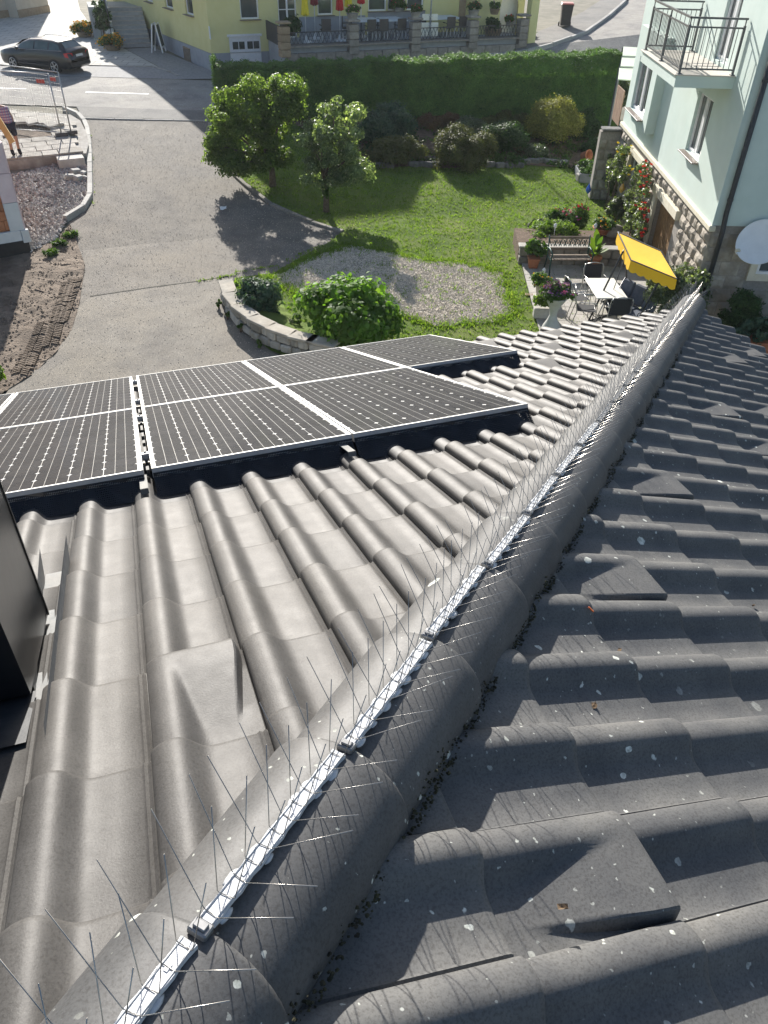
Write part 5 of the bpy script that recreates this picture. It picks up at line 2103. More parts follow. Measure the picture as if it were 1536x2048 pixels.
# ================================================================ clad chimney with its flashings
M_CLAD = mat("dark_sheet_cladding", (0.07, 0.072, 0.075), (0.11, 0.11, 0.112), 3, 0.3, 0.1, 5, metal=0.85)
M_ZINC = mat("zinc_flashing", (0.13, 0.137, 0.14), (0.2, 0.207, 0.21), 12, 0.65, 0.2, 30, metal=0.1, c3=(0.16, 0.16, 0.155), s3=6)
M_LEAD = mat("black_flashing", (0.03, 0.032, 0.036), (0.05, 0.052, 0.055), 12, 0.6, 0.2, 30)
ch_t = thing("clad_chimney", "chimney wrapped in dark sheet metal at the left photo edge", "chimney", (-0.25, 0.33, 0))
zb = lambda y: -y * math.tan(S)
body = MB()
x0, x1c, ya, yb = -0.62, 0.0, 0.0, 0.40
cz = [(x0, ya), (x1c, ya), (x1c, yb), (x0, yb)]
top = 0.85
vs = [(x, y, zb(y + .33) + 0.035) for x, y in cz] + [(x, y, top) for x, y in cz]
body.add(vs, [(0, 1, 5, 4), (1, 2, 6, 5), (2, 3, 7, 6), (3, 0, 4, 7), (4, 5, 6, 7)])
body.build("cladding", M_CLAD, ch_t)
MB().box((-0.31, 0.2, top + .03), (0.74, 0.52, 0.05), bev=0.01).build("cap", M_CLAD, ch_t)
MB().box((0.0, 0.397, 0.4 - 0.2), (0.006, 0.008, 0.9)).build("corner_seam", M_CLAD, ch_t)
fl = MB()


def fpt(x, y, w):
    return Vector((x + .25, y - .33 + w * sS, zb(y) + w * cS))


fl.sheet(fpt(-.25, .16, .008), fpt(-.203, .16, .010), fpt(-.215, 1.06, .014), fpt(-.29, 1.06, .014))
fl.sheet(fpt(-.205, .12, .010), fpt(-.198, .12, .07), fpt(-.212, 1.10, .115), fpt(-.217, 1.06, .014))
fl.sheet(fpt(-.25, .36, .008), fpt(-.252, .36, .05), fpt(-.288, 1.06, .1), fpt(-.29, 1.03, .014))
fl.sheet(fpt(-.272, .70, .012), fpt(-.248, .72, .05), fpt(-.25, .60, .03), fpt(-.25, .5, .010))
fl.build("side_flashing", M_ZINC, ch_t)
ap = MB()
ap.sheet(fpt(-.9, .10, .062), fpt(-.245, .16, .02), fpt(-.245, .35, .02), fpt(-.9, .35, .062))
ap.build("front_apron", M_LEAD, ch_t)

# ================================================================ hedge, trees and garden plants
L_HEDGE = leaf_mat("thuja_frond", (0.072, 0.148, 0.045), (0.112, 0.205, 0.06), (0.135, 0.23, 0.06), 0.3, 0.6, 0.2)
L_TREE1 = leaf_mat("pear_leaf", (0.075, 0.125, 0.036), (0.135, 0.2, 0.06), (0.23, 0.29, 0.12), 0.4, 0.5, 0.25)
L_TREE2 = leaf_mat("apple_leaf", (0.105, 0.15, 0.082), (0.18, 0.235, 0.14), (0.38, 0.43, 0.31), 0.4, 0.42, 0.45)
L_OLIVE = leaf_mat("leaf_olive_brown", (0.065, 0.08, 0.026), (0.11, 0.12, 0.042), (0.14, 0.12, 0.055), 0.2)
L_BLUE = leaf_mat("leaf_blue_green", (0.04, 0.08, 0.055), (0.068, 0.12, 0.08), (0.1, 0.15, 0.09), 0.2)
L_GOLD = leaf_mat("leaf_golden", (0.16, 0.17, 0.04), (0.28, 0.27, 0.08), (0.4, 0.36, 0.14), 0.3)
L_BROWN = leaf_mat("leaf_russet", (0.12, 0.07, 0.04), (0.17, 0.105, 0.06), (0.14, 0.12, 0.05), 0.15)
L_HYD = leaf_mat("hydrangea_leaf", (0.065, 0.15, 0.022), (0.115, 0.215, 0.04), (0.15, 0.24, 0.05), 0.4, 0.55, 0.2)

hp0, hp1 = G(438, 241), G(1222, 241)
hd = Vector((hp1.x - hp0.x, hp1.y - hp0.y, 0))
HL = hd.length
hz0 = min(hp0.z, hp1.z)
hedge = thing("thuja_hedge", "long tall clipped thuja hedge between the garden and the road", "hedge", (hp0.x, hp0.y, hz0), math.atan2(hd.y, hd.x))
HT, HW = 2.36, 1.1
core = MB().box((HL / 2, HW / 2, HT / 2 - .3), (HL - .3, HW - .3, HT - .62)).build("inner_twigs", mat("hedge_inside", (0.012, 0.022, 0.008), (0.02, 0.03, 0.012), 9, 1.0), hedge)
nf = 170000
u = rng.random(nf)
face = rng.random(nf)
X = u * HL
top_h = lambda x: HT + .04 * np.sin(x * 2.1) + .03 * np.sin(x * 5.3 + 1) + .03 * np.sin(x * 11.7) - .42 * (1 - x / HL)
P = np.zeros((nf, 3))
N = np.zeros((nf, 3))
fr_ = face < .55
tp = (face >= .55) & (face < .86)
bk2 = (face >= .86) & (face < .95)
en = face >= .95
bul = .022 * np.sin(X * 3.3) + .018 * np.sin(X * 7.9 + 2)
P[:, 0] = X
zr = rng.random(nf)
P[fr_, 1] = (bul + rng.normal(0, .03, nf) - .02)[fr_]
P[fr_, 2] = (zr * top_h(X))[fr_]
N[fr_] = (0, -1, .5)
P[tp, 1] = (rng.random(nf) * HW)[tp]
P[tp, 2] = (top_h(X) + np.abs(rng.normal(0, .055, nf)))[tp]
N[tp] = (0, -.2, 1)
P[bk2, 1] = HW
P[bk2, 2] = (zr * top_h(X))[bk2]
N[bk2] = (0, 1, .5)
P[en, 0] = np.where(rng.random(nf) < .5, 0.0, HL)[en] + rng.normal(0, .05, nf)[en]
P[en, 1] = (rng.random(nf) * HW)[en]
P[en, 2] = (zr * HT)[en]
N[en] = np.where(P[en, :1] > HL / 2, 1, -1) * np.array([1, 0, 0]) + np.array([0, 0, .4])
link_mesh("foliage", leaf_mesh("foliage", P, N, .036, 3.0, .38), L_HEDGE, hedge)


def crown_from_view(base, ells, n, cr, seed, depth):
    """Crown clumps: outlines (px, py, rx, ry) give width and height, depth gives the third dimension."""
    q = random.Random(seed)
    vd = Vector((math.sin(YAW), math.cos(YAW), 0))
    out = []
    areas = [e[2] * e[3] for e in ells]
    for k in range(n):
        e = q.choices(ells, areas)[0]
        a = q.uniform(0, 6.283)
        r = math.sqrt(q.random()) * .85
        p = at_plane(e[0] + e[2] * r * math.cos(a), e[1] + e[3] * r * math.sin(a), base, vd)
        dd = q.uniform(-1, 1) * depth * math.sqrt(max(0.05, 1 - r * r))
        p = p + vd * dd - Vector(base)
        rad = q.uniform(*cr)
        out.append((p.x, p.y, p.z, rad * q.uniform(.85, 1.25), rad * q.uniform(.85, 1.25), rad * q.uniform(.7, 1.0)))
    return out


def tree(name, label, px, py, ells, n, cr, leafm, leaf, per, depth, seed, trunk, forks):
    b = G(px, py)
    t = thing(name, label, "tree", b)
    cl = crown_from_view(b, ells, n, cr, seed, depth)
    P, N = clump_points(cl, per, .5, leaf=leaf)
    ok = P[:, 2] > .12
    link_mesh("crown", leaf_mesh("crown", P[ok], N[ok], leaf, 1.5, .55), leafm, t)
    mb = MB()
    q = random.Random(seed)
    zt = trunk[1]
    mb.tube([(0, 0, -.15), (.03, .02, zt * .5), (.0, .05, zt)], [trunk[0] * 1.35, trunk[0], trunk[0] * .85], 9)
    mb.build("trunk", M_BARK, t)
    lm = MB()
    for k in range(forks):
        c = cl[q.randrange(len(cl))]
        m_ = (c[0] * .45 + q.uniform(-.1, .1), c[1] * .45, zt + (c[2] - zt) * .5)
        lm.tube([(0, .05, zt - .06), m_, (c[0], c[1], c[2])], [trunk[0] * .7, trunk[0] * .4, .012], 6)
    lm.build("limbs", M_BARK, t)
    return t


tree("pear_tree", "dense dark green round-crowned tree beside the driveway in front of the hedge", 545, 372,
     [(480, 205, 62, 60), (440, 240, 24, 70), (555, 225, 50, 68), (500, 290, 62, 48), (455, 310, 28, 30), (472, 335, 30, 18), (545, 318, 40, 25), (585, 200, 20, 40), (438, 290, 20, 40)],
     150, (.16, .32), L_TREE1, .058, 8.5, .95, 3, (.10, .75), 14)
tree("apple_tree", "smaller pale silvery-leaved fruit tree standing on the lawn", 652, 424,
     [(660, 285, 62, 55), (662, 215, 18, 32), (712, 250, 22, 36), (620, 290, 28, 40), (705, 330, 36, 36), (650, 345, 45, 28), (735, 355, 12, 12)],
     90, (.14, .28), L_TREE2, .062, 8, .85, 5, (.085, .95), 12)
iv = G(652, 424)
bush("trunk_ivy", "clump of ivy wrapped around the silvery tree's trunk", "ivy", iv + Vector((-.02, -.02, .25)), (.13, .13), .75, L_MID, 14, (.07, .11), 9, .055, 77, stem=False)


def px_bush(name, label, cat, px, py, rx, ry, leafm, per=9, leaf=.05, seed=1, n=18, squash=1.0, clump=.36, lift=0.0, aspect=1.6, jitter=.5):
    """Shrub whose foot shows at the bottom of the outline px +- rx, py +- ry."""
    b = G(px, py + ry * .62)
    m = (b - Vector(CAM_POS)).dot(Vector(FWD)) / F_PX      # metres per pixel there
    r = rx * m
    h = max(2 * ry * m * 1.02, .1) * squash
    return bush(name, label, cat, b + Vector((0, 0, lift)), (r, r * .9), h, leafm, n, (min(r, h) * clump * .8, min(r, h) * clump * 1.25), per, leaf, seed, jitter=jitter, aspect=aspect)


SH = [("blue_conifer", "blue-green spreading conifer at the left end of the rockery", "shrub", 772, 268, 44, 34, L_BLUE, 9, .07),
      ("low_shrub", "low olive shrub in front of the blue-green conifer", "shrub", 790, 312, 46, 22, L_OLIVE, 9, .06),
      ("russet_mound", "left of two small russet mounds under the hedge", "shrub", 862, 250, 19, 13, L_BROWN, 9, .05),
      ("russet_mound", "right of two small russet mounds under the hedge", "shrub", 902, 250, 21, 14, L_BROWN, 9, .05),
      ("yellow_cushion", "tiny bright yellow cushion plant in the rockery", "plant", 897, 273, 11, 7, L_GOLD, 12, .04),
      ("pale_rose_shrub", "loose pale grey-green shrub in the middle of the rockery", "shrub", 938, 268, 24, 22, L_GREY, 6, .06),
      ("brown_spirea", "wide brownish shrub right under the hedge", "shrub", 1012, 254, 42, 17, L_OLIVE, 9, .055),
      ("dark_mound_conifer", "dark green mound in front of the wide brownish shrub", "shrub", 1002, 287, 42, 24, L_DARK, 10, .06),
      ("olive_mound", "big rounded olive-brown mound overhanging the lawn", "shrub", 924, 313, 52, 30, L_OLIVE, 11, .05),
      ("golden_euonymus", "round golden variegated shrub, the brightest in the bed", "shrub", 1106, 262, 43, 38, L_GOLD, 9, .055),
      ("small_grey_shrub", "small grey-green tuft below the golden shrub", "shrub", 1068, 309, 18, 12, L_GREY, 9, .05),
      ("low_green_edging", "flat bright green edging plant beside the olive mound", "plant", 1012, 320, 38, 7, L_MID, 11, .045),
      ("dark_corner_shrub", "dark shrub between the golden one and the stone wall", "shrub", 1168, 262, 24, 28, L_DARK, 8, .07),
      ("dark_corner_perennial", "low dark perennial beside the terracotta pot in the bed corner", "plant", 1190, 300, 20, 16, L_DARK, 8, .06),
      ("wall_ivy", "ivy hanging over the stone wall at the hedge's right end", "ivy", 1218, 210, 30, 42, L_GREY, 6, .08)]
for k, (nm, lab, ct, px, py, rx, ry, lm_, per, lf) in enumerate(SH):
    px_bush(nm, lab, ct, px, py, rx * 1.2, ry * .88, lm_, per, lf * .8, 100 + k, n=34)
# low carpet plants filling the bed between the shrubs
bp = [p_ for p_ in scatter(P_BED, 420, 44)]
cl = [(x, y, zg(x, y) + .06, random.uniform(.16, .34), random.uniform(.16, .34), random.uniform(.07, .2)) for x, y in bp if random.random() < .8]
for nm, lm_, sel in (("carpet_plants", L_DARK, 0), ("heather_carpet", L_OLIVE, 1), ("sedum_carpet", L_MID, 2)):
    sub_ = cl[sel::3]
    P, N = clump_points(sub_, 3.2, .6, leaf=.06)
    ok = P[:, 2] > np.array([zg(a, b) for a, b in P[:, :2]])
    link_mesh(nm, leaf_mesh(nm, P[ok], N[ok], .06), lm_, kind="stuff", label=["dark creeping plants carpeting the rockery bed", "olive heather filling gaps between the rockery shrubs", "green sedum patches in the rockery bed"][sel])
# yellow-green shrub below, by the driveway wall
px_bush("small_dark_shrub", "round dark glossy shrub behind the curved stone wall", "shrub", 520, 608, 44, 34, L_BLUE, 9, .055, 140, n=26)
px_bush("feather_grass", "tuft of yellowish grass at the head of the curved stone wall", "grass", 484, 594, 24, 18, L_LIME, 9, .05, 141, n=14, aspect=5)
px_bush("orange_perennial", "small leafy plant with orange flowers between shrub and hydrangea", "plant", 588, 650, 16, 20, L_MID, 9, .05, 142, n=12)
px_bush("hydrangea", "large bright green broad-leaved hydrangea just beyond the solar panels", "hydrangea", 697, 652, 104, 56, L_HYD, 9, .105, 143, n=46, clump=.3, aspect=1.35, jitter=.35)

# roses and perennials at the green house
WALLN = Vector((-math.cos(R(21.4)), math.sin(R(21.4)), 0))


def climber(name, label, ells, n, cr, leafm, leaf, per, off, seed):
    """Rose trained against the green house's stone wall."""
    p0 = Vector((12.62, 12.88, Z0)) + WALLN * off
    c = at_plane(ells[0][0], ells[0][1], p0, WALLN)
    t = thing(name, label, "rose bush", (c.x, c.y, Z0))
    q = random.Random(seed)
    cl = []
    ar = [e[2] * e[3] for e in ells]
    for k in range(n):
        e = q.choices(ells, ar)[0]
        a_ = q.uniform(0, 6.283)
        r_ = math.sqrt(q.random()) * .9
        p = at_plane(e[0] + e[2] * r_ * math.cos(a_), e[1] + e[3] * r_ * math.sin(a_), p0 + WALLN * q.uniform(-.12, .16), WALLN) - Vector((c.x, c.y, Z0))
        rad = q.uniform(*cr)
        cl.append((p.x, p.y, max(p.z, .1), rad, rad, rad))
    P, N = clump_points(cl, per, .4, leaf=leaf)
    link_mesh("foliage", leaf_mesh("foliage", P, N, leaf), leafm, t)
    mb = MB()
    for k in range(6):
        e = cl[q.randrange(len(cl))]
        mb.tube([(q.uniform(-.15, .15), q.uniform(-.15, .15), 0), (e[0] * .6, e[1] * .6, e[2] * .5), (e[0], e[1], e[2])], [.018, .013, .006], 5)
    mb.build("canes", M_BARK, t)
    return t


yr_ = climber("yellow_rose", "tall rose bush with yellow flowers at the cellar window", [(1236, 322, 24, 44), (1224, 350, 14, 24)], 34, (.1, .17), L_GREY, .055, 6, .32, 150)
rr_ = climber("red_rose", "climbing rose full of dark red flowers beside the cellar door", [(1270, 420, 26, 48), (1284, 362, 18, 36), (1266, 468, 24, 26)], 60, (.1, .17), L_GREY, .055, 6, .3, 151)
for t, fm, nn, s_ in ((yr_, M_FLY, 16, .11), (rr_, M_FLR, 60, .1)):
    fo = [c for c in t.children if c.name.startswith("foliage")][0]
    co = np.empty(len(fo.data.vertices) * 3)
    fo.data.vertices.foreach_get("co", co)
    co = co.reshape(-1, 3)
    cen = co.mean(0)
    d = co - cen
    front = d @ (-np.array([math.sin(YAW), math.cos(YAW), -0.9]))
    order = np.argsort(-front)[: len(co) // 3]
    pick = rng.choice(order, nn, replace=False)
    flowers("blossoms", co[pick] + d[pick] * .12, s_, fm, t)["kind"] = "stuff"
px_bush("lavender", "grey spiky lavender below the roses", "plant", 1228, 432, 18, 30, L_GREY, 8, .05, 152, n=16, aspect=4)
px_bush("lime_perennial", "yellow-green perennial at the edge of the rose bed", "plant", 1220, 400, 12, 26, L_LIME, 8, .05, 153, n=12, aspect=3)
px_bush("patio_fuchsia", "wide grey-green bush beside the yellow swing seat", "shrub", 1332, 618, 66, 68, L_GREY, 6, .05, 155, n=64, clump=.24)
bush("box_shrub", "dark rounded box shrub at the foot of the black downpipe", "shrub", gh.matrix_basis @ Vector((-.72, -.95, 0)), (.42, .42), 1.25, L_DARK, 44, (.13, .2), 8, .05, 156)
cov = px_bush("ground_cover", "bright lime ground cover spilling over the wall behind the bench", "plant", 1100, 483, 62, 12, L_LIME, 10, .045, 157, n=30, squash=1.6)
px_bush("border_grass", "tuft of long green blades in the flower border behind the bench", "grass", 1102, 445, 14, 22, L_MID, 8, .05, 158, n=12, aspect=6)
pk = px_bush("pink_phlox", "patch of pink and crimson flowers behind the bench", "flowers", 1138, 448, 36, 24, L_MID, 6, .05, 159, n=22)
px_bush("border_perennial", "pale perennial at the left end of the border behind the bench", "plant", 1068, 458, 16, 18, L_GREY, 7, .05, 160, n=12, aspect=3)
fo = [c for c in pk.children if c.name.startswith("foliage")][0]
co = np.empty(len(fo.data.vertices) * 3)
fo.data.vertices.foreach_get("co", co)
co = co.reshape(-1, 3)
hi = np.argsort(-co[:, 2])[: len(co) // 2]
flowers("pink_blossoms", co[rng.choice(hi, 40, replace=False)] + np.array([0, 0, .05]), .09, M_FLP, pk)["kind"] = "stuff"
flowers("crimson_blossoms", co[rng.choice(hi, 22, replace=False)] + np.array([0, 0, .06]), .09, M_FLR, pk)["kind"] = "stuff"
px_bush("corner_plant", "green leafy plant at the left photo edge above the solar panels", "plant", -4, 762, 22, 26, L_LIME, 6, .07, 161, n=12)
for k, (px, py) in enumerate(((140, 470), (122, 488), (100, 508))):
    px_bush("verge_weeds", ["upper", "middle", "lower"][k] + " tuft of weeds where kerb and rubble end", "weeds", px, py, 15, 4, L_MID, 5, .045, 170 + k, n=14, aspect=5)
for k, (px, py) in enumerate(((438, 610), (455, 632), (482, 658), (520, 690))):
    px_bush("wall_weeds", ["topmost", "second", "third", "lowest"][k] + " weed growing at the foot of the curved stone wall", "weeds", px, py, 6, 9, L_MID, 8, .045, 180 + k, n=8)
wd_pts = []
for (a_, b_) in (((181, 270), (185, 410)), ((395, 563), (470, 549)), ((470, 545), (560, 530)), ((575, 520), (640, 492))):
    A, B = G(*a_), G(*b_)
    for k in range(22):
        p = A + (B - A) * random.random()
        wd_pts.append((p.x + random.gauss(0, .03), p.y + random.gauss(0, .03)))
tuft_stuff("joint_weeds", wd_pts, .05, M_BLADE, 5, "small weeds in the joints and edges of the driveway", .03)

# ================================================================ patio, bench, table, swing seat
P_AZ = R(21.4)
PEX = Vector((math.cos(P_AZ), -math.sin(P_AZ), 0))        # towards the green house
PEY = Vector((-math.sin(P_AZ), -math.cos(P_AZ), 0))       # towards the camera
PO = G(1043, 529)
PRZ = math.atan2(PEX.y, PEX.x)
pat = bpy.data.objects.new("patio", None)
COL.objects.link(pat)
pat["kind"] = "structure"
pat.location = (PO.x, PO.y, Z0)
pat.rotation_euler = (0, 0, PRZ)
M_SLAB = mat("patio_slab", (0.38, 0.355, 0.32), (0.46, 0.435, 0.395), 6, 0.88, 0.3, 120, objvar=0.09, c3=(0.34, 0.315, 0.28), s3=1.4)
SL = 0.4
_s = MB().box((0, 0, 0), (SL - .009, SL - .009, .05), bev=.004).mesh("slab")
_s.materials.append(M_SLAB)
for i in range(9):
    for j in range(13):
        link_mesh("slab", _s, M_SLAB, pat, M=Matrix.Translation((i * SL + .2, -j * SL - .2, .012 + random.uniform(-.0025, .0025))) @ Matrix.Rotation(random.uniform(-.006, .006), 4, 'Z'))
MB().box((1.8, -2.6, -.03), (3.62, 5.22, .06)).build("sand_bed", M_BEDSOIL, pat)


def pl(a, b, z=0.04):
    """Place on the patio: a metres from its left edge, b metres from its back edge."""
    p = PO + PEX * a + PEY * b
    return Vector((p.x, p.y, Z0 + z))


def pin(px, py, z=0.04):
    p = at_z(px, py, Z0 + z)
    return p


# low retaining wall behind the bench with the flower border on it
rw = thing("patio_back_wall", "low rough stone wall behind the bench holding up the flower border", "stone wall", pl(0, -.02, -.04), PRZ)
M_BKWALL = mat("patio_wall_stone", (0.2, 0.175, 0.15), (0.3, 0.27, 0.235), 7, 0.95, 0.5, 30, objvar=0.2)
q = random.Random(12)
for row in range(2):
    x = -.1
    while x < 3.55:
        wv = min(q.uniform(.3, .55), 3.6 - x)
        if wv > .08:
            MB().box((x + wv / 2, .12, .13 + row * .25), (wv - .015, .26 + q.uniform(-.02, .02), .238), bev=.03).build("wall_stone", M_BKWALL, rw)
        x += wv
MB().box((1.75, .12, .525), (3.75, .32, .045), bev=.012).build("coping", M_CONC, rw)
bs_ = MB().box((1.75, .95, .22), (3.7, 1.4, .5)).build("border_soil", M_BEDSOIL, rw)

M_BENCHW = mat("bench_slat_wood", (0.17, 0.13, 0.095), (0.25, 0.195, 0.15), 8, 0.85, 0.3, 40, objvar=.12)
M_CASTG = mat("green_cast_iron", (0.02, 0.06, 0.05), (0.035, 0.085, 0.07), 14, 0.55, metal=.2)
bl, br = pin(1090, 540, .04), pin(1172, 540, .04)
bd2 = br - bl
bench = thing("garden_bench", "wooden slatted garden bench with green cast iron ends against the low wall", "bench", (bl + br) / 2, math.atan2(bd2.y, bd2.x))
BW = bd2.length
for k in range(4):
    MB().box((0, -.42 + k * .105 + .05, .43 - (.012 if k in (1, 2) else 0)), (BW - .08, .085, .025), bev=.006).build("seat_slat", M_BENCHW, bench)
MB().box((0, .07, .56), (BW - .08, .025, .075), bev=.006).build("back_slat", M_BENCHW, bench)
MB().box((0, .12, .84), (BW - .08, .028, .07), bev=.006).build("top_rail", M_BENCHW, bench)
pn = MB()
for k in range(15):
    x = -BW / 2 + .1 + k * (BW - .2) / 14
    pn.bar((x, .085, .62), (x + (.07 if k % 2 else -.07), .11, .79), .02)
    pn.tube([(x + .03 * math.cos(a_ * .785), .098, .7 + .04 * math.sin(a_ * .785)) for a_ in range(9)], .007, 4, False)
pn.build("cast_back_panel", M_CASTG, bench)
for s_ in (-1, 1):
    e_ = MB()
    x = s_ * (BW / 2 - .02)
    e_.tube([(x, -.42, 0), (x, -.36, .22), (x, -.38, .43), (x, -.42, .6), (x, -.1, .63), (x, .06, .6)], .02, 6)
    e_.tube([(x, .2, 0), (x, .08, .25), (x, .05, .45), (x, .13, .9)], .02, 6)
    e_.bar((x, -.4, .4), (x, .06, .4), .03)
    e_.build("end_frame", M_CASTG, bench)

# table with four chairs
M_TABLEW = mat("white_table_top", (0.7, 0.68, 0.6), (0.76, 0.74, 0.66), 4, 0.45)
M_TUBE = mat("steel_tube", (0.4, 0.4, 0.39), (0.5, 0.5, 0.49), 20, 0.3, metal=0.85)
M_SLING = mat("black_sling_fabric", (0.02, 0.021, 0.024), (0.035, 0.037, 0.04), 60, 0.8)
tc = [pin(1176, 556, .76), pin(1235, 556, .76), pin(1249, 596, .76), pin(1187, 596, .76)]
tm = sum(tc, Vector()) / 4
tdir = (tc[1] - tc[0]).normalized()
TW = ((tc[1] - tc[0]).length + (tc[2] - tc[3]).length) / 2
TL = ((tc[3] - tc[0]).length + (tc[2] - tc[1]).length) / 2
TRZ = math.atan2(tdir.y, tdir.x)
tb = thing("patio_table", "rectangular white-topped patio table with steel legs", "table", (tm.x, tm.y, Z0 + .04), TRZ)
MB().box((0, 0, .705), (TW, TL, .03), bev=.008).build("table_top", M_TABLEW, tb)
for sx_ in (-1, 1):
    for sy_ in (-1, 1):
        MB().tube([(sx_ * .06, sy_ * (TL / 2 - .2), .69), (sx_ * (TW / 2 - .05), sy_ * (TL / 2 - .08), 0)], .014, 8).build("leg", M_TUBE, tb)
MB().bar((0, -TL / 2 + .15, .68), (0, TL / 2 - .15, .68), .03).build("cross_bar", M_TUBE, tb)
M_CUP = mat("white_cup", (0.75, 0.75, 0.74), (0.8, 0.8, 0.79), 9, 0.3)


def patio_chair(loc, rz, label, first=[None]):
    if first[0] is not None:
        return copy_thing(first[0], label, loc, rz)
    t = thing("patio_chair", label, "chair", loc, rz, "chairs around the patio table")
    w_, d_ = .5, .46
    for s_ in (-1, 1):
        x = s_ * w_ / 2
        MB().tube([(x, -.26, 0), (x, -.24, .62), (x, -.16, .66), (x, .16, .64), (x, .2, .6)], .0115, 7).build("front_leg_and_arm", M_TUBE, t)
        MB().tube([(x, .3, 0), (x, .2, .42), (x, .27, .8), (x * .86, .285, .88)], .0115, 7).build("rear_leg", M_TUBE, t)
    MB().tube([(-w_ / 2 * .86, .285, .88), (0, .29, .91), (w_ / 2 * .86, .285, .88)], .0115, 7).build("back_hoop", M_TUBE, t)
    st_ = MB()
    st_.add([(-.22, -.23, .43), (.22, -.23, .43), (.22, 0, .415), (-.22, 0, .415), (.22, .2, .43), (-.22, .2, .43)], [(0, 1, 2, 3), (3, 2, 4, 5)], True)
    st_.build("seat", M_SLING, t)
    bk3 = MB()
    bk3.add([(-.22, .21, .46), (.22, .21, .46), (.215, .265, .7), (-.215, .265, .7), (.2, .28, .87), (-.2, .28, .87)], [(0, 1, 2, 3), (3, 2, 4, 5)], True)
    bk3.build("backrest", M_SLING, t)
    MB().tube([(-.24, -.23, .43), (.24, -.23, .43)], .011, 6).build("seat_rail", M_TUBE, t)
    first[0] = t
    return t


LT = Vector((tm.x, tm.y, Z0 + .04))
tu, tv_ = Vector((math.cos(TRZ), math.sin(TRZ), 0)), Vector((-math.sin(TRZ), math.cos(TRZ), 0))
patio_chair(LT + tv_ * (TL / 2 + .22), TRZ + .05, "black sling chair behind the patio table's far end")
patio_chair(LT - tv_ * (TL / 2 + .12) + tu * .12, TRZ + math.pi - .08, "black sling chair at the patio table's near end, its back to the roof")
patio_chair(LT - tu * (TW / 2 + .25) + tv_ * .16, TRZ + math.pi / 2 + .12, "black sling chair on the patio table's left side, the farther of two")
patio_chair(LT - tu * (TW / 2 + .2) - tv_ * .46, TRZ + math.pi / 2 - .2, "black sling chair on the patio table's left side, the nearer of two")

# garden swing with yellow canopy
M_CANOPY = mat("yellow_canopy_cloth", (0.88, 0.5, 0.015), (0.92, 0.56, 0.025), 2, 0.8, 0.1, 30)
M_SWF = mat("dark_swing_frame", (0.03, 0.033, 0.038), (0.05, 0.053, 0.06), 20, 0.4, metal=.3)
M_CUSH = mat("slate_cushion", (0.07, 0.085, 0.11), (0.11, 0.125, 0.155), 12, 0.9)
zc = 1.72
c0_ = at_z(1236, 464, Z0 + zc + .1)
c1_ = at_z(1322, 502, Z0 + zc + .1)
c2_ = at_z(1354, 558, Z0 + zc - .08)
c3_ = at_z(1262, 520, Z0 + zc - .08)
ctr = (c0_ + c1_ + c2_ + c3_) / 4
sdir = ((c1_ - c0_) + (c2_ - c3_)).normalized()
sw2 = thing("garden_swing", "garden swing seat with tilted yellow scalloped canopy beside the stone wall", "garden swing", (ctr.x, ctr.y, Z0 + .04), math.atan2(sdir.y, sdir.x))
inv = (Matrix.Translation(sw2.location) @ Matrix.Rotation(sw2.rotation_euler.z, 4, 'Z')).inverted()
K = [inv @ p for p in (c0_, c1_, c2_, c3_)]
cn = MB()
ng = 10
vs, fs = [], []
for a_ in range(ng + 1):
    for b_ in range(5):
        u, v = a_ / ng, b_ / 4
        p = (K[0] * (1 - u) + K[1] * u) * (1 - v) + (K[3] * (1 - u) + K[2] * u) * v
        p = p + Vector((0, 0, -.03 * math.sin(math.pi * u) * math.sin(math.pi * v)))
        vs.append(p)
for a_ in range(ng):
    for b_ in range(4):
        i = a_ * 5 + b_
        fs.append((i, i + 5, i + 6, i + 1))
cn.add(vs, fs, True)
cano = cn.build("canopy", M_CANOPY, sw2)
va = MB()
ring = []
for a_, b_ in ((0, 1), (1, 2), (2, 3), (3, 0)):
    n = 18
    for k in range(n):
        ring.append(K[a_] + (K[b_] - K[a_]) * k / n)
nr2 = len(ring)
cK = sum(K, Vector()) / 4
vs = [p for p in ring]
for k, p in enumerate(ring):
    o = (p - cK)
    o.z = 0
    o.normalize()
    vs.append(p + o * .02 + Vector((0, 0, -.22 - .045 * abs(math.sin(k * math.pi / 3)))))
fs = [(k, (k + 1) % nr2, nr2 + (k + 1) % nr2, nr2 + k) for k in range(nr2)]
va.add(vs, fs)
va.build("valance", M_CANOPY, cano)
MB().tube([p for p in K] + [K[0]], .016, 6, False).build("canopy_frame", M_SWF, sw2)
WX = (K[1].x - K[0].x + K[2].x - K[3].x) / 4
for s_ in (-1, 1):
    x = s_ * (WX - .04)
    MB().tube([(x, .55, 0), (x, .06, 1.55), (x, -.0, 1.62)], .022, 8).build("frame_leg", M_SWF, sw2)
    MB().tube([(x, -.75, 0), (x, -.06, 1.55), (x, 0, 1.62)], .022, 8).build("frame_leg", M_SWF, sw2)
    MB().tube([(x, -.75, .02), (x, .55, .02)], .02, 8).build("foot_bar", M_SWF, sw2)
    MB().tube([(x * .9, .02, 1.6), (x * .88, -.2, .62), (x * .88, -.35, .48)], .009, 6).build("hanger", M_SWF, sw2)
    MB().tube([(x * .88, .15, .95), (x * .88, -.05, .62), (x * .88, -.48, .62), (x * .88, -.52, .42)], .014, 6).build("arm", M_SWF, sw2)
MB().tube([(-WX + .04, 0, 1.62), (WX - .04, 0, 1.62)], .022, 8).build("top_bar", M_SWF, sw2)
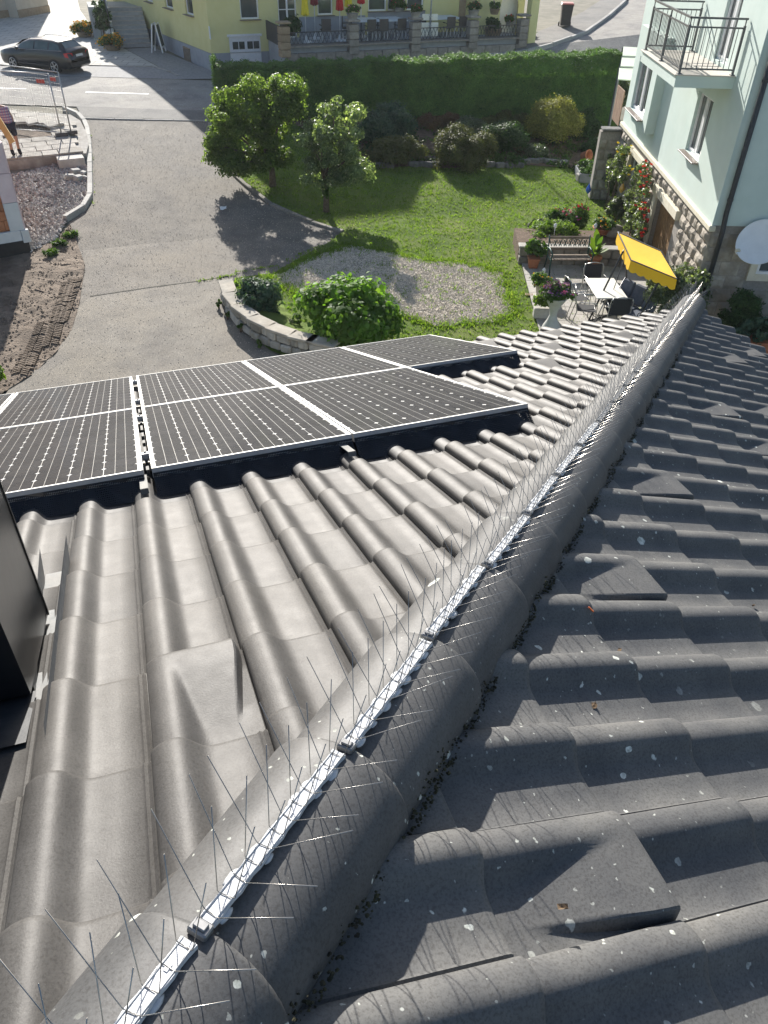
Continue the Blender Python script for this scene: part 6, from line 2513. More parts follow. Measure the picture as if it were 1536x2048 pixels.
for k in range(3):
    x = (k - 1) * (WX * .58)
    MB().box((x, -.24, .47), (WX * .56, .5, .09), bev=.035).build("seat_cushion", M_CUSH, sw2)
    M_ = Matrix.Translation((x, .08, .72)) @ Matrix.Rotation(R(-20), 4, 'X')
    link_mesh("back_cushion", MB().box((0, 0, 0), (WX * .56, .09, .46), bev=.035).mesh("back_cushion"), M_CUSH, sw2, M=M_)

# hourglass planter and pots on the patio
M_HOUR = mat("pale_concrete_planter", (0.42, 0.42, 0.39), (0.5, 0.5, 0.47), 8, 0.85, 0.3, 60)
hb = pin(1100, 668, .04)
hg = thing("hourglass_planter", "tall hourglass-shaped concrete planter overflowing with violet petunias", "planter", hb)
HB = [(.25, 0), (.245, .05), (.2, .2), (.13, .34), (.085, .46), (.09, .56), (.15, .72), (.25, .88), (.29, .93), (.27, .93), (.22, .86)]
MB().lathe(HB, (0, 0, 0), 24).build("body", M_HOUR, hg)
cl = crown_clumps((0, 0, 1.02), (.42, .36, .16), 26, (.08, .14), 61, flat=-.7)
P, N = clump_points(cl, 8, .5, leaf=.05)
link_mesh("foliage", leaf_mesh("foliage", P, N, .05), L_MID, hg)
hi = np.argsort(-(P[:, 2] - .4 * np.hypot(P[:, 0], P[:, 1]) * 0))[: int(len(P) * .75)]
flowers("petunias", P[rng.choice(hi, 260, replace=False)] + np.array([0, 0, .03]), .055, M_FLV, hg)["kind"] = "stuff"
flowers("pale_petunias", P[rng.choice(hi, 70, replace=False)] + np.array([0, 0, .035]), .05, M_FLP, hg)["kind"] = "stuff"
flower_pot("flower_pot", "small blue-grey pot of mixed flowers at the patio's left edge", pin(1082, 590), .17, .28, M_STONEPOT, L_MID, M_FLO, .26, .3, .05, 22)
wb = pin(1086, 634)
fb = thing("flower_trough", "grey stone trough with white flowers beside the hourglass planter", "planter", wb, PRZ)
MB().box((0, 0, .13), (.5, .24, .26), bev=.02).build("trough", M_STONEPOT, fb)
cl = crown_clumps((0, 0, .42), (.3, .2, .2), 18, (.08, .13), 62)
P, N = clump_points(cl, 8, .5, leaf=.055)
link_mesh("foliage", leaf_mesh("foliage", P, N, .055), L_LIME, fb)
flowers("white_blossoms", P[rng.choice(len(P), 22, replace=False)] + np.array([0, 0, .05]), .07, M_FLW, fb)["kind"] = "stuff"
sp_ = thing("square_pot", "square terracotta pot with a leafy plant left of the bench", "flower pot", pin(1065, 534), PRZ)
sq = MB()
vs = [(-.11, -.11, 0), (.11, -.11, 0), (.11, .11, 0), (-.11, .11, 0), (-.15, -.15, .26), (.15, -.15, .26), (.15, .15, .26), (-.15, .15, .26)]
sq.add(vs, [(3, 2, 1, 0), (0, 1, 5, 4), (1, 2, 6, 5), (2, 3, 7, 6), (3, 0, 4, 7), (4, 5, 6, 7)])
sq.box((0, 0, .25), (.33, .33, .04), bev=.01)
sq.build("pot", M_TERRAC, sp_)
cl = crown_clumps((0, 0, .5), (.26, .24, .26), 14, (.09, .14), 63)
P, N = clump_points(cl, 6, .5, leaf=.1)
link_mesh("foliage", leaf_mesh("foliage", P, N, .1), L_MID, sp_)


def broad_leaf(mb, base, tip, w, sag=.15):
    base, tip = Vector(base), Vector(tip)
    d = tip - base
    side = d.cross(Vector((0, 0, 1)))
    if side.length < 1e-4:
        side = Vector((1, 0, 0))
    side.normalize()
    n = 6
    vs = []
    for k in range(n + 1):
        t = k / n
        p = base + d * t + Vector((0, 0, -sag * t * t * d.length))
        wv = w * math.sin(math.pi * (.08 + .9 * t)) ** .8
        vs += [p - side * wv, p + Vector((0, 0, -.02 * wv / w)), p + side * wv]
    fs = []
    for k in range(n):
        for c in range(2):
            i = k * 3 + c
            fs.append((i, i + 1, i + 4, i + 3))
    mb.add(vs, fs, True)


cp = thing("canna_pot", "round terracotta pot with a big-leaved canna right of the bench", "flower pot", pin(1185, 536))
MB().lathe([(.14, 0), (.19, .27), (.205, .27), (.205, .33), (.17, .33), (.165, .29)], (0, 0, 0), 20).build("pot", M_TERRAC, cp)
q = random.Random(66)
for k in range(18):
    a_ = q.uniform(0, 6.283)
    r_ = q.uniform(.12, .34)
    z_ = q.uniform(.5, 1.05)
    lf = MB()
    broad_leaf(lf, (math.cos(a_) * .05, math.sin(a_) * .05, .34 + (z_ - .5) * .5), (math.cos(a_) * r_, math.sin(a_) * r_, z_), q.uniform(.055, .09))
    lf.build("canna_leaf", L_LIME if k % 3 else L_MID, cp)
rb_ = flower_pot("flower_bowl", "wide red bowl of orange flowers at the end of the border wall", pin(1203, 466, .5), .26, .16, M_TERRAC, L_MID, M_FLO, .28, .2, .05, 40)
M_LAMPW = mat("white_lamp_plastic", (0.75, 0.75, 0.73), (0.8, 0.8, 0.78), 9, 0.35)
for k, (px, py, z, lab) in enumerate(((1085, 560, .04, "white solar garden lamp at the patio's left edge"), (1108, 470, .5, "white solar garden lamp behind the bench's left half"), (1188, 470, .5, "white solar garden lamp behind the canna pot"))):
    t = thing("solar_lamp", lab, "garden lamp", pin(px, py, z), 0, "white solar lamps around the patio")
    MB().tube([(0, 0, 0), (0, 0, .2)], .009, 6).build("stake", M_LAMPW, t)
    MB().lathe([(.02, .19), (.045, .22), (.042, .27), (.025, .28)], (0, 0, 0), 10).build("globe", M_LAMPW, t)
    MB().lathe([(.052, .28), (.04, .3), (.012, .33)], (0, 0, 0), 10).build("cap", M_LAMPW, t)
stn = MB().blob((0, 0, .12), (.28, .2, .2), 3, .14, 2).build("boulder", M_RUST)
stn.location = pin(1225, 470, .45)
tag(stn, "pale boulder at the end of the border beside the flower bowl", "stone")
dr = thing("drain_grate", "small rusty drain grate at the patio's left edge", "drain", pin(1058, 590, .02), PRZ)
for k in range(6):
    MB().box((k * .035 - .09, 0, .012), (.018, .12, .02)).build("grate_bar", M_OLDWOOD, dr)

# glass garden ornaments on stakes
for k, (px, py, h_, c, lab, drop) in enumerate(((1171, 412, .42, (0.03, 0.12, 0.6), "blue glass drop on a stake in the lawn", True), (1245, 380, .5, (0.5, 0.01, 0.02), "red glass ball on a stake beside the yellow rose", False),
                                                (1231, 440, .85, (0.65, 0.36, 0.06), "amber glass bulb on a stake among the lavender", True), (1253, 420, .6, (0.03, 0.1, 0.45), "blue glass drop on a stake beside the red rose", True))):
    b = G(px, py)
    t = thing("garden_ornament", lab, "garden ornament", b, 0, "glass ornaments on stakes")
    MB().tube([(0, 0, 0), (0, 0, h_)], .007, 6).build("stake", M_TUBE, t)
    m_ = mat("ornament_glass_%d" % k, c, tuple(x * 1.2 for x in c), 9, 0.1, spec=.8)
    if drop:
        MB().lathe([(.02, 0), (.07, .06), (.085, .12), (.06, .2), (.02, .28), (.003, .34)], (0, 0, h_ - .02), 14).build("glass", m_, t)
    else:
        MB().blob((0, 0, h_ + .07), (.085, .085, .085), 1, 0, 3).build("glass", m_, t)

# vegetable bed, edging stones and pot in the rockery
vb = G(1200, 368)
vg = thing("raised_bed", "raised grey-boarded vegetable bed full of leafy greens by the stone wall", "raised bed", vb, PRZ)
M_GREYB = mat("grey_bed_board", (0.13, 0.14, 0.155), (0.18, 0.19, 0.205), 6, 0.85)
MB().box((0, 0, .16), (1.5, .05, .32), bev=.01).build("front_board", M_GREYB, vg)
MB().box((-.73, .55, .16), (.05, 1.05, .32), bev=.01).build("side_board", M_GREYB, vg)
MB().box((0, .55, .12), (1.4, 1.0, .24)).build("soil", M_BEDSOIL, vg)
cl = [(random.uniform(-.6, .65), random.uniform(.1, 1.0), .38 + random.uniform(-.05, .1), .17, .17, .13) for _ in range(34)]
P, N = clump_points(cl, 7, .5, leaf=.09)
link_mesh("greens", leaf_mesh("greens", P, N, .09), L_MID, vg)
for k, (px, py) in enumerate(((1160, 345), (1163, 362))):
    o = MB().box((0, 0, .12), (.38, .3, .26), bev=.03).build("concrete_block", M_CONC)
    o.location = G(px, py)
    o.rotation_euler = (0, 0, PRZ + .2 * k)
    tag(o, ["upper", "lower"][k] + " pale concrete block at the raised bed's left end", "block", "blocks beside the raised bed")
q = random.Random(17)
edge_px = [(832, 322), (846, 321), (861, 322), (828, 332), (842, 332), (858, 333), (872, 332), (980, 333), (1000, 334), (1018, 335), (1036, 334), (1050, 327), (1066, 326), (1082, 325), (1098, 327), (1112, 328), (1126, 329), (740, 334), (760, 335), (780, 335)]
re_ = bpy.data.objects.new("rockery_edge", None)
COL.objects.link(re_)
re_["kind"] = "structure"
for px, py in edge_px:
    g = G(px, py)
    o = MB().box((0, 0, .06), (.34 + q.uniform(-.05, .1), .2, .2), bev=.04).build("edge_stone", M_DKSTONE, re_)
    o.location = g
    o.rotation_euler = (0, 0, PRZ + q.uniform(-.3, .3))
tp_ = MB()
tp_.lathe([(.12, 0), (.17, .26), (.2, .26), (.2, .32), (.16, .32), (.12, .05)], (0, 0, 0), 18)
o = tp_.build("toppled_pot", M_TERRAC)
o.location = G(1163, 322) + Vector((0, 0, .18))
o.rotation_euler = (R(75), 0, R(20))
tag(o, "terracotta pot lying on its side in the bed corner", "flower pot")

# terracotta trough and black bag by the shaded wall
tt = at_z(1520, 680, Z0 + .3)
tr2 = thing("terracotta_trough", "long terracotta trough with leafy plants below the shaded wall", "planter", Vector((tt.x, tt.y, Z0 + .02)), GH_RZ + math.pi / 2)
MB().box((0, 0, .14), (1.5, .36, .28), bev=.03).build("trough", M_TERRAC, tr2)
MB().box((0, 0, .28), (1.56, .42, .05), bev=.015).build("rim", M_TERRAC, tr2)
cl = crown_clumps((0, 0, .5), (.75, .28, .26), 30, (.1, .16), 64)
P, N = clump_points(cl, 7, .5, leaf=.08)
link_mesh("foliage", leaf_mesh("foliage", P, N, .08), L_BLUE, tr2)
pv = MB()
pv.prism([(12.9, 7.5), (20, 7.5), (20, 12.4), (12.9, 12.4)], Z0 - .1, Z0 + .01)
pv.build("side_yard", M_CONC, kind="structure")

# curved stone wall by the driveway
cw = thing("curved_stone_wall", "low curved rubble stone wall with pale coping beside the driveway", "stone wall", (0, 0, 0))
line = [Vector((p.x, p.y, 0)) for p in (G(441, 598), G(452, 630), G(472, 655), G(505, 680), G(545, 700), G(590, 716), G(640, 728))]
pts = []
for a_, b_ in zip(line, line[1:]):
    for k in range(8):
        pts.append(a_ + (b_ - a_) * k / 8)
pts.append(line[-1])
M_WALLST = mat("wall_rubble_stone", (0.3, 0.285, 0.25), (0.44, 0.42, 0.375), 6, 0.92, 0.6, 30, objvar=0.22, bdist=.02, c3=(0.24, 0.22, 0.18), s3=2)
M_COPE = mat("lichened_coping", (0.36, 0.32, 0.26), (0.48, 0.44, 0.37), 5, 0.92, 0.5, 40, c3=(0.3, 0.28, 0.24), s3=2)
q = random.Random(71)
WH = .42
total = 0
cum = [0]
for a_, b_ in zip(pts, pts[1:]):
    total += (b_ - a_).length
    cum.append(total)


def along_wall(s_):
    for k in range(len(pts) - 1):
        if cum[k + 1] >= s_:
            t = (s_ - cum[k]) / max(1e-6, cum[k + 1] - cum[k])
            d = (pts[k + 1] - pts[k]).normalized()
            return pts[k] + (pts[k + 1] - pts[k]) * t, d
    return pts[-1], (pts[-1] - pts[-2]).normalized()


for row in range(2):
    s_ = -.1 * row
    while s_ < total:
        wv = q.uniform(.2, .42)
        hv = WH / 2
        p, d = along_wall(max(0, s_ + wv / 2))
        o = MB().box((0, 0, 0), (wv - .02, .28, hv - .018 + q.uniform(-.02, .015)), bev=.035).build("wall_stone", M_WALLST, cw)
        n_ = Vector((-d.y, d.x, 0))
        o.location = Vector((p.x, p.y, Z0 + hv / 2 + row * hv)) + n_ * (.16 + q.uniform(-.02, .02))
        o.rotation_euler = (q.uniform(-.05, .05), q.uniform(-.04, .04), math.atan2(d.y, d.x) + q.uniform(-.06, .06))
        s_ += wv
s_ = 0
while s_ < total:
    wv = q.uniform(.5, .8)
    p, d = along_wall(min(total, s_ + wv / 2))
    n_ = Vector((-d.y, d.x, 0))
    o = MB().box((0, 0, 0), (wv + .02, .36, .06), bev=.012).build("coping", M_COPE, cw)
    o.location = Vector((p.x, p.y, Z0 + WH + .03)) + n_ * .17
    o.rotation_euler = (0, 0, math.atan2(d.y, d.x))
    s_ += wv
bkf = MB()
inner = []
for p_, d_ in [along_wall(total * k / 24) for k in range(25)]:
    n_ = Vector((-d_.y, d_.x, 0))
    inner.append(p_ + n_ * .3)
vs, fs = [], []
for k, p_ in enumerate(inner):
    d_ = along_wall(total * k / 24)[1]
    n_ = Vector((-d_.y, d_.x, 0))
    vs += [(p_.x, p_.y, Z0 + WH - .06), (p_.x + n_.x * .5, p_.y + n_.y * .5, Z0 + WH - .16), (p_.x + n_.x * 1.2, p_.y + n_.y * 1.2, Z0 - .02)]
for k in range(24):
    for c in range(2):
        i = k * 3 + c
        fs.append((i, i + 3, i + 4, i + 1))
bkf.add(vs, fs, True)
bkf.build("raised_bank", M_LAWN, kind="structure")

# a scrap of white paper on the driveway
M_PAPER = mat("white_paper", (0.78, 0.78, 0.76), (0.82, 0.82, 0.8), 9, 0.8)
pp_ = MB()
q = random.Random(3)
vs = [(x * .07 + q.uniform(-.02, .02), y * .07 + q.uniform(-.02, .02), q.uniform(0, .09)) for y in range(4) for x in range(4)]
pp_.add(vs, [(y * 4 + x, y * 4 + x + 1, y * 4 + x + 5, y * 4 + x + 4) for y in range(3) for x in range(3)])
o = pp_.build("paper_scrap", M_PAPER)
o.location = G(441, 421)
tag(o, "crumpled white paper scrap lying on the driveway", "paper")

# ================================================================ building site at the left
DZP = 0.30
M_PSLAB = mat("old_pavement_slab", (0.42, 0.39, 0.34), (0.52, 0.485, 0.425), 4, 0.92, 0.4, 60, objvar=0.12, c3=(0.36, 0.33, 0.28), s3=1.2)
Ppl = [(G(px, py, DZP).x, G(px, py, DZP).y) for px, py in ((-60, 326), (20, 318), (172, 303), (176, 285), (172, 262), (160, 238), (140, 226), (60, 221), (-60, 216))]
plz = MB()
zs = [zg(x, y) for x, y in Ppl]
n = len(Ppl)
vs = [(x, y, zg(x, y) + DZP - .05) for x, y in Ppl] + [(x, y, zg(x, y) - .3) for x, y in Ppl]
plz.add(vs, [tuple(range(n))] + [(k, n + k, n + (k + 1) % n, (k + 1) % n) for k in range(n)])
plaza = plz.build("plaza_base", M_CONC, kind="structure")
e0, e1 = G(20, 318, DZP), G(172, 303, DZP)
ed = Vector((e1.x - e0.x, e1.y - e0.y, 0)).normalized()
en_ = Vector((-ed.y, ed.x, 0))
q = random.Random(55)
SLB = [MB().box((0, 0, 0), (.78, .46, .06), bev=.008).mesh("slab"), MB().box((0, 0, 0), (.5, .46, .06), bev=.008).mesh("slab")]
hole = [(G(px, py, DZP).x, G(px, py, DZP).y) for px, py in ((10, 244), (60, 240), (104, 240), (122, 258), (100, 270), (20, 275))]
for r_ in range(14):
    x = -5.0 + (r_ % 2) * .35
    while x < 5.5:
        k = 0 if q.random() < .65 else 1
        wv = (.78, .5)[k] + .02
        c = Vector((e1.x, e1.y, 0)) - ed * 2.2 + ed * (x + wv / 2 - 1.6) + en_ * (.26 + r_ * .482)
        x += wv
        if not inside(Ppl, c.x, c.y) or inside(hole, c.x, c.y):
            continue
        cor = [c + ed * (s1 * wv / 2) + en_ * (s2 * .24) for s1 in (-1, 1) for s2 in (-1, 1)]
        if sum(inside(Ppl, v.x, v.y) for v in cor) < 4:
            continue
        o = link_mesh("slab", SLB[k], M_PSLAB, plaza)
        o.location = (c.x, c.y, zg(c.x, c.y) + DZP - .02 + q.uniform(-.006, .006))
        o.rotation_euler = (math.atan2(zg(c.x, c.y + .5) - zg(c.x, c.y - .5), 1.0) + q.uniform(-.01, .01), q.uniform(-.01, .01), math.atan2(ed.y, ed.x) + q.uniform(-.02, .02))
drape("dug_soil", hole, M_SOIL, DZP - .045, bumpy=.01)
for k, (px, py, rz) in enumerate(((45, 246, .2), (70, 247, .5), (95, 248, .1), (108, 252, .8))):
    o = MB().box((0, 0, .05), (.62, .45, .09), bev=.01).build("lifted_slab", M_PSLAB)
    g = G(px, py, DZP)
    o.location = g + Vector((0, 0, .02))
    o.rotation_euler = (.12, .06 * (-1) ** k, math.atan2(ed.y, ed.x) + rz * .4)
    tag(o, ["leftmost", "second", "third", "rightmost"][k] + " of four lifted paving slabs at the edge of the dug-up pavement", "slab", "lifted paving slabs")
# concrete block, kerb stones in the pit
cb = thing("concrete_step", "pale concrete step block below the pavement edge", "block", G(146, 336), math.atan2(ed.y, ed.x))
MB().box((0, .35, .14), (.85, .75, .3), bev=.015).build("block", M_PAVE, cb)
for k, (px, py, s_) in enumerate(((141, 360, .3), (152, 350, .32), (157, 362, .3), (166, 352, .26), (169, 360, .22))):
    o = MB().box((0, 0, s_ * .3), (s_, s_ * .7, s_ * .6), bev=.03).build("cobblestone", M_KERB)
    o.location = G(px, py)
    o.rotation_euler = (.1 * k, .08, .4 * k)
    tag(o, ["leftmost", "upper", "lower middle", "upper right", "rightmost"][k] + " granite stone dumped beside the concrete step block", "stone", "granite stones in the pit")

# site fence panels
M_FENCE = mat("galvanised_fence", (0.42, 0.42, 0.4), (0.52, 0.52, 0.5), 20, 0.4, metal=.6)
M_FOOT = mat("dark_rubber_foot", (0.09, 0.085, 0.08), (0.13, 0.125, 0.12), 14, 0.9)
M_TAGR = mat("red_tag", (0.42, 0.06, 0.05), (0.5, 0.1, 0.08), 9, 0.6)
for k, (bx_, by_, tx, ty, lab) in enumerate(((143, 268, 0, 129, "farther of two wire site fence panels above the dug-up pavement"), (124, 272, 0, 142, "nearer of two wire site fence panels above the dug-up pavement"))):
    b = G(bx_, by_, DZP)
    HF = 1.95
    far = at_z(tx, ty, b.z + HF)
    d = Vector((far.x - b.x, far.y - b.y, 0)).normalized()
    fn = thing("site_fence", lab, "fence", b, math.atan2(d.y, d.x), "wire site fence panels")
    LF = 3.3
    for x in (0, LF):
        MB().tube([(x, 0, -.02), (x, 0, HF)], .024, 8).build("post", M_FENCE if k == 0 else M_FENCE, fn)
    for z in (.12, HF):
        MB().tube([(0, 0, z), (LF, 0, z)], .018, 8).build("rail", M_FENCE, fn)
    wr = MB()
    for c in range(1, 33):
        wr.bar((c * .1, 0, .12), (c * .1, 0, HF), .0035)
    for c in range(1, 9):
        wr.bar((0, .004, .12 + c * .21), (LF, .004, .12 + c * .21), .0035)
    o = wr.build("wire_mesh", M_FENCE, fn)
    o["kind"] = "stuff"
    MB().box((.35, -.02, HF - .25), (.3, .012, .12), bev=.003).build("red_tag", M_TAGR, fn)
    ft = MB().box((0, 0, .06), (.42, .24, .13), bev=.02).build("fence_foot", M_FOOT)
    ft.location = b
    ft.rotation_euler = (0, 0, math.atan2(ed.y, ed.x))
    tag(ft, ("right" if k == 0 else "left") + " of two dark fence feet holding the site fence posts", "fence foot", "fence feet")

# brick shell with insulation boards
bc = G(60, 503)
M_BRICK = mat("orange_clay_block", (0.4, 0.16, 0.075), (0.5, 0.22, 0.11), 5, 0.9, 0.35, 50, objvar=0.16)
M_XPS = mat("pink_insulation", (0.62, 0.5, 0.52), (0.68, 0.57, 0.58), 4, 0.8, objvar=.06)
M_EPS = mat("pale_insulation", (0.58, 0.6, 0.6), (0.64, 0.66, 0.66), 4, 0.8, objvar=.06)
M_BITU = mat("bitumen_coat", (0.012, 0.013, 0.016), (0.022, 0.023, 0.026), 9, 0.5)
shell = thing("brick_shell", "unfinished orange block wall with pale insulation boards at the left photo edge", "building", (bc.x, bc.y, Z0), R(13))
MB().box((-3.0, 1.6, 2.2), (5.9, 3.0, 4.5)).build("core_wall", M_BRICK, shell)
MB().box((-3.0, 1.5, .1), (6.06, 3.1, .5)).build("bitumen_base", M_BITU, shell)
_b = MB().box((0, 0, 0), (.365, .06, .235), bev=.006).mesh("block")
for r_ in range(17):
    for c in range(9):
        x = -.25 - c * .375 - (.18 if r_ % 2 else 0)
        z = .78 + r_ * .243
        link_mesh("clay_block", _b, M_BRICK, shell, M=Matrix.Translation((x, .075, z)))
_b2 = MB().box((0, 0, 0), (.06, .365, .235), bev=.006).mesh("block")
for r_ in range(17):
    for c in range(6):
        link_mesh("clay_block", _b2, M_BRICK, shell, M=Matrix.Translation((-.035, .3 + c * .375, .78 + r_ * .243)))
for k in range(3):
    MB().box((-.17, 0.02, .62 + .36 + k * .73), (.36, .09, .72), bev=.008).build("insulation_board", M_EPS if k == 0 else M_XPS, shell)
    MB().box((.02, .5, .62 + .36 + k * .73), (.07, .9, .72), bev=.008).build("insulation_board", M_XPS, shell)
for k in range(4):
    MB().box((-.6 - k * 1.0, 0.015, .45), (.985, .1, .34), bev=.008).build("insulation_board", M_EPS, shell)
MB().box((0.0, .0, .45), (.2, .12, .335), bev=.008).build("insulation_board", M_EPS, shell)
M_TIMBER = mat("fresh_timber", (0.55, 0.38, 0.16), (0.65, 0.47, 0.22), 4, 0.75, 0.2, 30)
pa, pb = at_plane(25, 285, (0, 25.2, 0), (0, 1, 0)), at_plane(-25, 205, (0, 25.2, 0), (0, 1, 0))
tb_ = MB().bar((0, 0, 0), pb - pa, .11, .16).build("timber_beam", M_TIMBER)
tb_.location = pa
tag(tb_, "fresh yellow timber beam jutting out at the left edge before the worker", "beam")

# worker standing on the pavement edge
wb_ = G(33, 310, DZP)
M_SKIN = mat("skin", (0.42, 0.23, 0.16), (0.48, 0.28, 0.2), 9, 0.6)
M_PLAID = mat("plaid_shirt_base", (0.4, 0.4, 0.46), (0.46, 0.46, 0.52), 9, 0.9)
nt = M_PLAID.node_tree
bsd = nt.nodes["Principled BSDF"]
co = pos_node(nt)
w1 = nd(nt, "ShaderNodeTexWave", bands_direction='Z')
w1.inputs["Scale"].default_value = 4.0
nt.links.new(co, w1.inputs[0])
w2 = nd(nt, "ShaderNodeTexWave", bands_direction='X')
w2.inputs["Scale"].default_value = 4.0
nt.links.new(co, w2.inputs[0])
c_ = mixc(nt, w1.outputs["Fac"], (0.5, 0.5, 0.54, 1), (0.12, 0.14, 0.32, 1))
c_ = mixc(nt, math_n(nt, 'MULTIPLY', w2.outputs["Fac"], .55), c_, (0.45, 0.12, 0.16, 1))
nt.links.new(c_, bsd.inputs["Base Color"])
M_SHORTS = mat("navy_shorts_cloth", (0.02, 0.025, 0.045), (0.035, 0.04, 0.06), 9, 0.9)
M_BOOT = mat("black_boot", (0.015, 0.015, 0.016), (0.025, 0.025, 0.026), 9, 0.6)
M_HAIR = mat("grey_hair", (0.3, 0.28, 0.26), (0.42, 0.4, 0.37), 40, 0.8)


def skin_mesh(name, verts, edges, radii, root, m, parent, sub=2):
    me = bpy.data.meshes.new(name)
    me.from_pydata(verts, edges, [])
    o = link_mesh(name, me, m, parent)
    md = o.modifiers.new("skin", 'SKIN')
    md.use_smooth_shade = True
    for k, r_ in enumerate(radii):
        sv = me.skin_vertices[0].data[k]
        sv.radius = r_ if isinstance(r_, tuple) else (r_, r_)
        sv.use_root = (k == root)
    s_ = o.modifiers.new("subdivision", 'SUBSURF')
    s_.levels = s_.render_levels = sub
    return o


person = thing("person", "person in a plaid shirt and dark shorts standing on the pavement edge, leaning left", "person", wb_, R(15))
V_ = [(0, 0, .93), (0, 0, 1.08), (-.05, .02, 1.26), (-.1, .04, 1.42), (-.14, .05, 1.5), (-.17, .05, 1.56), (-.19, .04, 1.66), (-.2, .03, 1.73),
      (-.09, 0, .9), (-.1, -.02, .5), (-.1, .03, .1), (-.1, -.1, .05), (.09, 0, .9), (.12, -.01, .5), (.13, .05, .1), (.13, -.08, .05),
      (-.27, .05, 1.4), (-.36, -.05, 1.14), (-.34, -.22, .94), (-.33, -.28, .88), (.07, .05, 1.4), (.17, .08, 1.12), (.16, 0, .88), (.155, -.03, .8)]
E_ = [(0, 1), (1, 2), (2, 3), (3, 4), (4, 5), (5, 6), (6, 7), (0, 8), (8, 9), (9, 10), (10, 11), (0, 12), (12, 13), (13, 14), (14, 15), (3, 16), (16, 17), (17, 18), (18, 19), (3, 20), (20, 21), (21, 22), (22, 23)]
Rr = [(.16, .11), (.14, .1), (.16, .11), (.15, .1), (.06, .06), (.055, .055), (.085, .095), (.06, .07), (.09, .09), (.062, .062), (.045, .045), (.045, .035), (.09, .09), (.062, .062), (.045, .045), (.045, .035),
      (.06, .06), (.045, .045), (.033, .033), (.035, .02), (.06, .06), (.045, .045), (.033, .033), (.035, .02)]
skin_mesh("body", V_, E_, Rr, 0, M_SKIN, person)
skin_mesh("plaid_shirt", [V_[0], V_[1], V_[2], V_[3], (-.11, .04, 1.45), V_[16], (-.32, 0, 1.26), V_[20], (.12, .065, 1.26)], [(0, 1), (1, 2), (2, 3), (3, 4), (3, 5), (5, 6), (3, 7), (7, 8)],
          [(.185, .135), (.175, .13), (.19, .14), (.18, .13), (.08, .08), (.08, .08), (.07, .07), (.08, .08), (.07, .07)], 0, M_PLAID, person)
skin_mesh("shorts", [V_[0], V_[8], (-.1, -.01, .56), V_[12], (.115, -.01, .56)], [(0, 1), (1, 2), (0, 3), (3, 4)], [(.18, .135), (.12, .115), (.1, .1), (.12, .115), (.1, .1)], 0, M_SHORTS, person)
for k, (x, y) in enumerate(((-.1, .02), (.13, .04))):
    skin_mesh("boot", [(x, y, .2), (x, y, .07), (x, y - .16, .04)], [(0, 1), (1, 2)], [(.062, .062), (.065, .065), (.055, .04)], 1, M_BOOT, person, 1)
MB().blob((-.195, .045, 1.72), (.095, .105, .075), 5, .05, 2).build("hair", M_HAIR, person)

# parked estate car
M_CARP = mat("black_car_paint", (0.008, 0.009, 0.009), (0.012, 0.013, 0.013), 2, 0.28, spec=.5, coat=.7)
M_CGL = glass_mat("car_glass", (0.05, 0.075, 0.07), .05)
M_TYRE = mat("tyre_rubber", (0.012, 0.012, 0.012), (0.02, 0.02, 0.02), 20, 0.85)
M_RIM = mat("alloy_rim", (0.4, 0.41, 0.42), (0.5, 0.51, 0.52), 20, 0.3, metal=.8)
M_TAILR = mat("red_tail_light", (0.5, 0.02, 0.03), (0.6, 0.04, 0.05), 12, 0.2, spec=.8)
M_PLATE = mat("number_plate", (0.6, 0.61, 0.6), (0.68, 0.69, 0.68), 12, 0.5)
M_CHROME = mat("brushed_trim", (0.5, 0.51, 0.52), (0.6, 0.61, 0.62), 20, 0.25, metal=.9)
rwp, fwp = G(114, 147), G(28, 136)
hdg = Vector((fwp.x - rwp.x, fwp.y - rwp.y, 0)).normalized()
car = thing("estate_car", "black estate car with roof rails parked on the inn's forecourt", "car", (rwp.x, rwp.y, rwp.z), math.atan2(hdg.y, hdg.x))
car.scale = (.88, .88, .88)
# local: rear axle at x=0, camera side y=+0; car body between y=0.02 (visible flank) and y=-1.75
CWD = 1.77
YM = -CWD / 2 + .06
ST = [(-.98, .42, .62, .70, None), (-.93, .30, .86, .78, None), (-.80, .22, 1.0, .84, None), (-.62, .20, 1.02, .87, (1.12, .70)), (-.30, .2, 1.01, .885, (1.36, .62)), (0.1, .2, 1.0, .885, (1.42, .60)),
      (.9, .19, .985, .885, (1.44, .59)), (1.55, .19, .965, .885, (1.41, .585)), (1.95, .19, .955, .88, (1.30, .60)), (2.45, .2, .95, .875, (1.02, .70)), (2.62, .2, .94, .87, None), (3.1, .2, .86, .85, None), (3.42, .22, .76, .80, None), (3.56, .30, .64, .70, None), (3.60, .40, .55, .62, None)]
vs, fs = [], []
for (x, zb_, belt, hw, roof) in ST:
    sec = [(0, zb_), (hw * .88, zb_), (hw * .97, zb_ + .1), (hw, min(.58, belt - .05)), (hw * .97, belt)]
    if roof:
        sec += [(roof[1] + (hw * .95 - roof[1]) * .12, roof[0] - .05), (roof[1] * .75, roof[0]), (0, roof[0] + .012)]
    else:
        sec += [(hw * .88, belt + .025), (hw * .5, belt + .04), (0, belt + .045)]
    for y, z in sec:
        vs.append((x, YM + y, z))
    for y, z in sec:
        vs.append((x, YM - y, z))
m_ = 8
for k in range(len(ST) - 1):
    for c in range(m_ - 1):
        a_ = k * 16 + c
        fs.append((a_, a_ + 1, a_ + 17, a_ + 16))
        b_ = k * 16 + 8 + c
        fs.append((b_ + 1, b_, b_ + 16, b_ + 17))
fs.append(tuple(range(0, 8)) + tuple(range(15, 7, -1)))
e_ = (len(ST) - 1) * 16
fs.append(tuple(range(e_ + 7, e_ - 1, -1)) + tuple(range(e_ + 8, e_ + 16)))
cbm = MB()
cbm.add(vs, fs, True)
body = cbm.build("body", M_CARP, car)


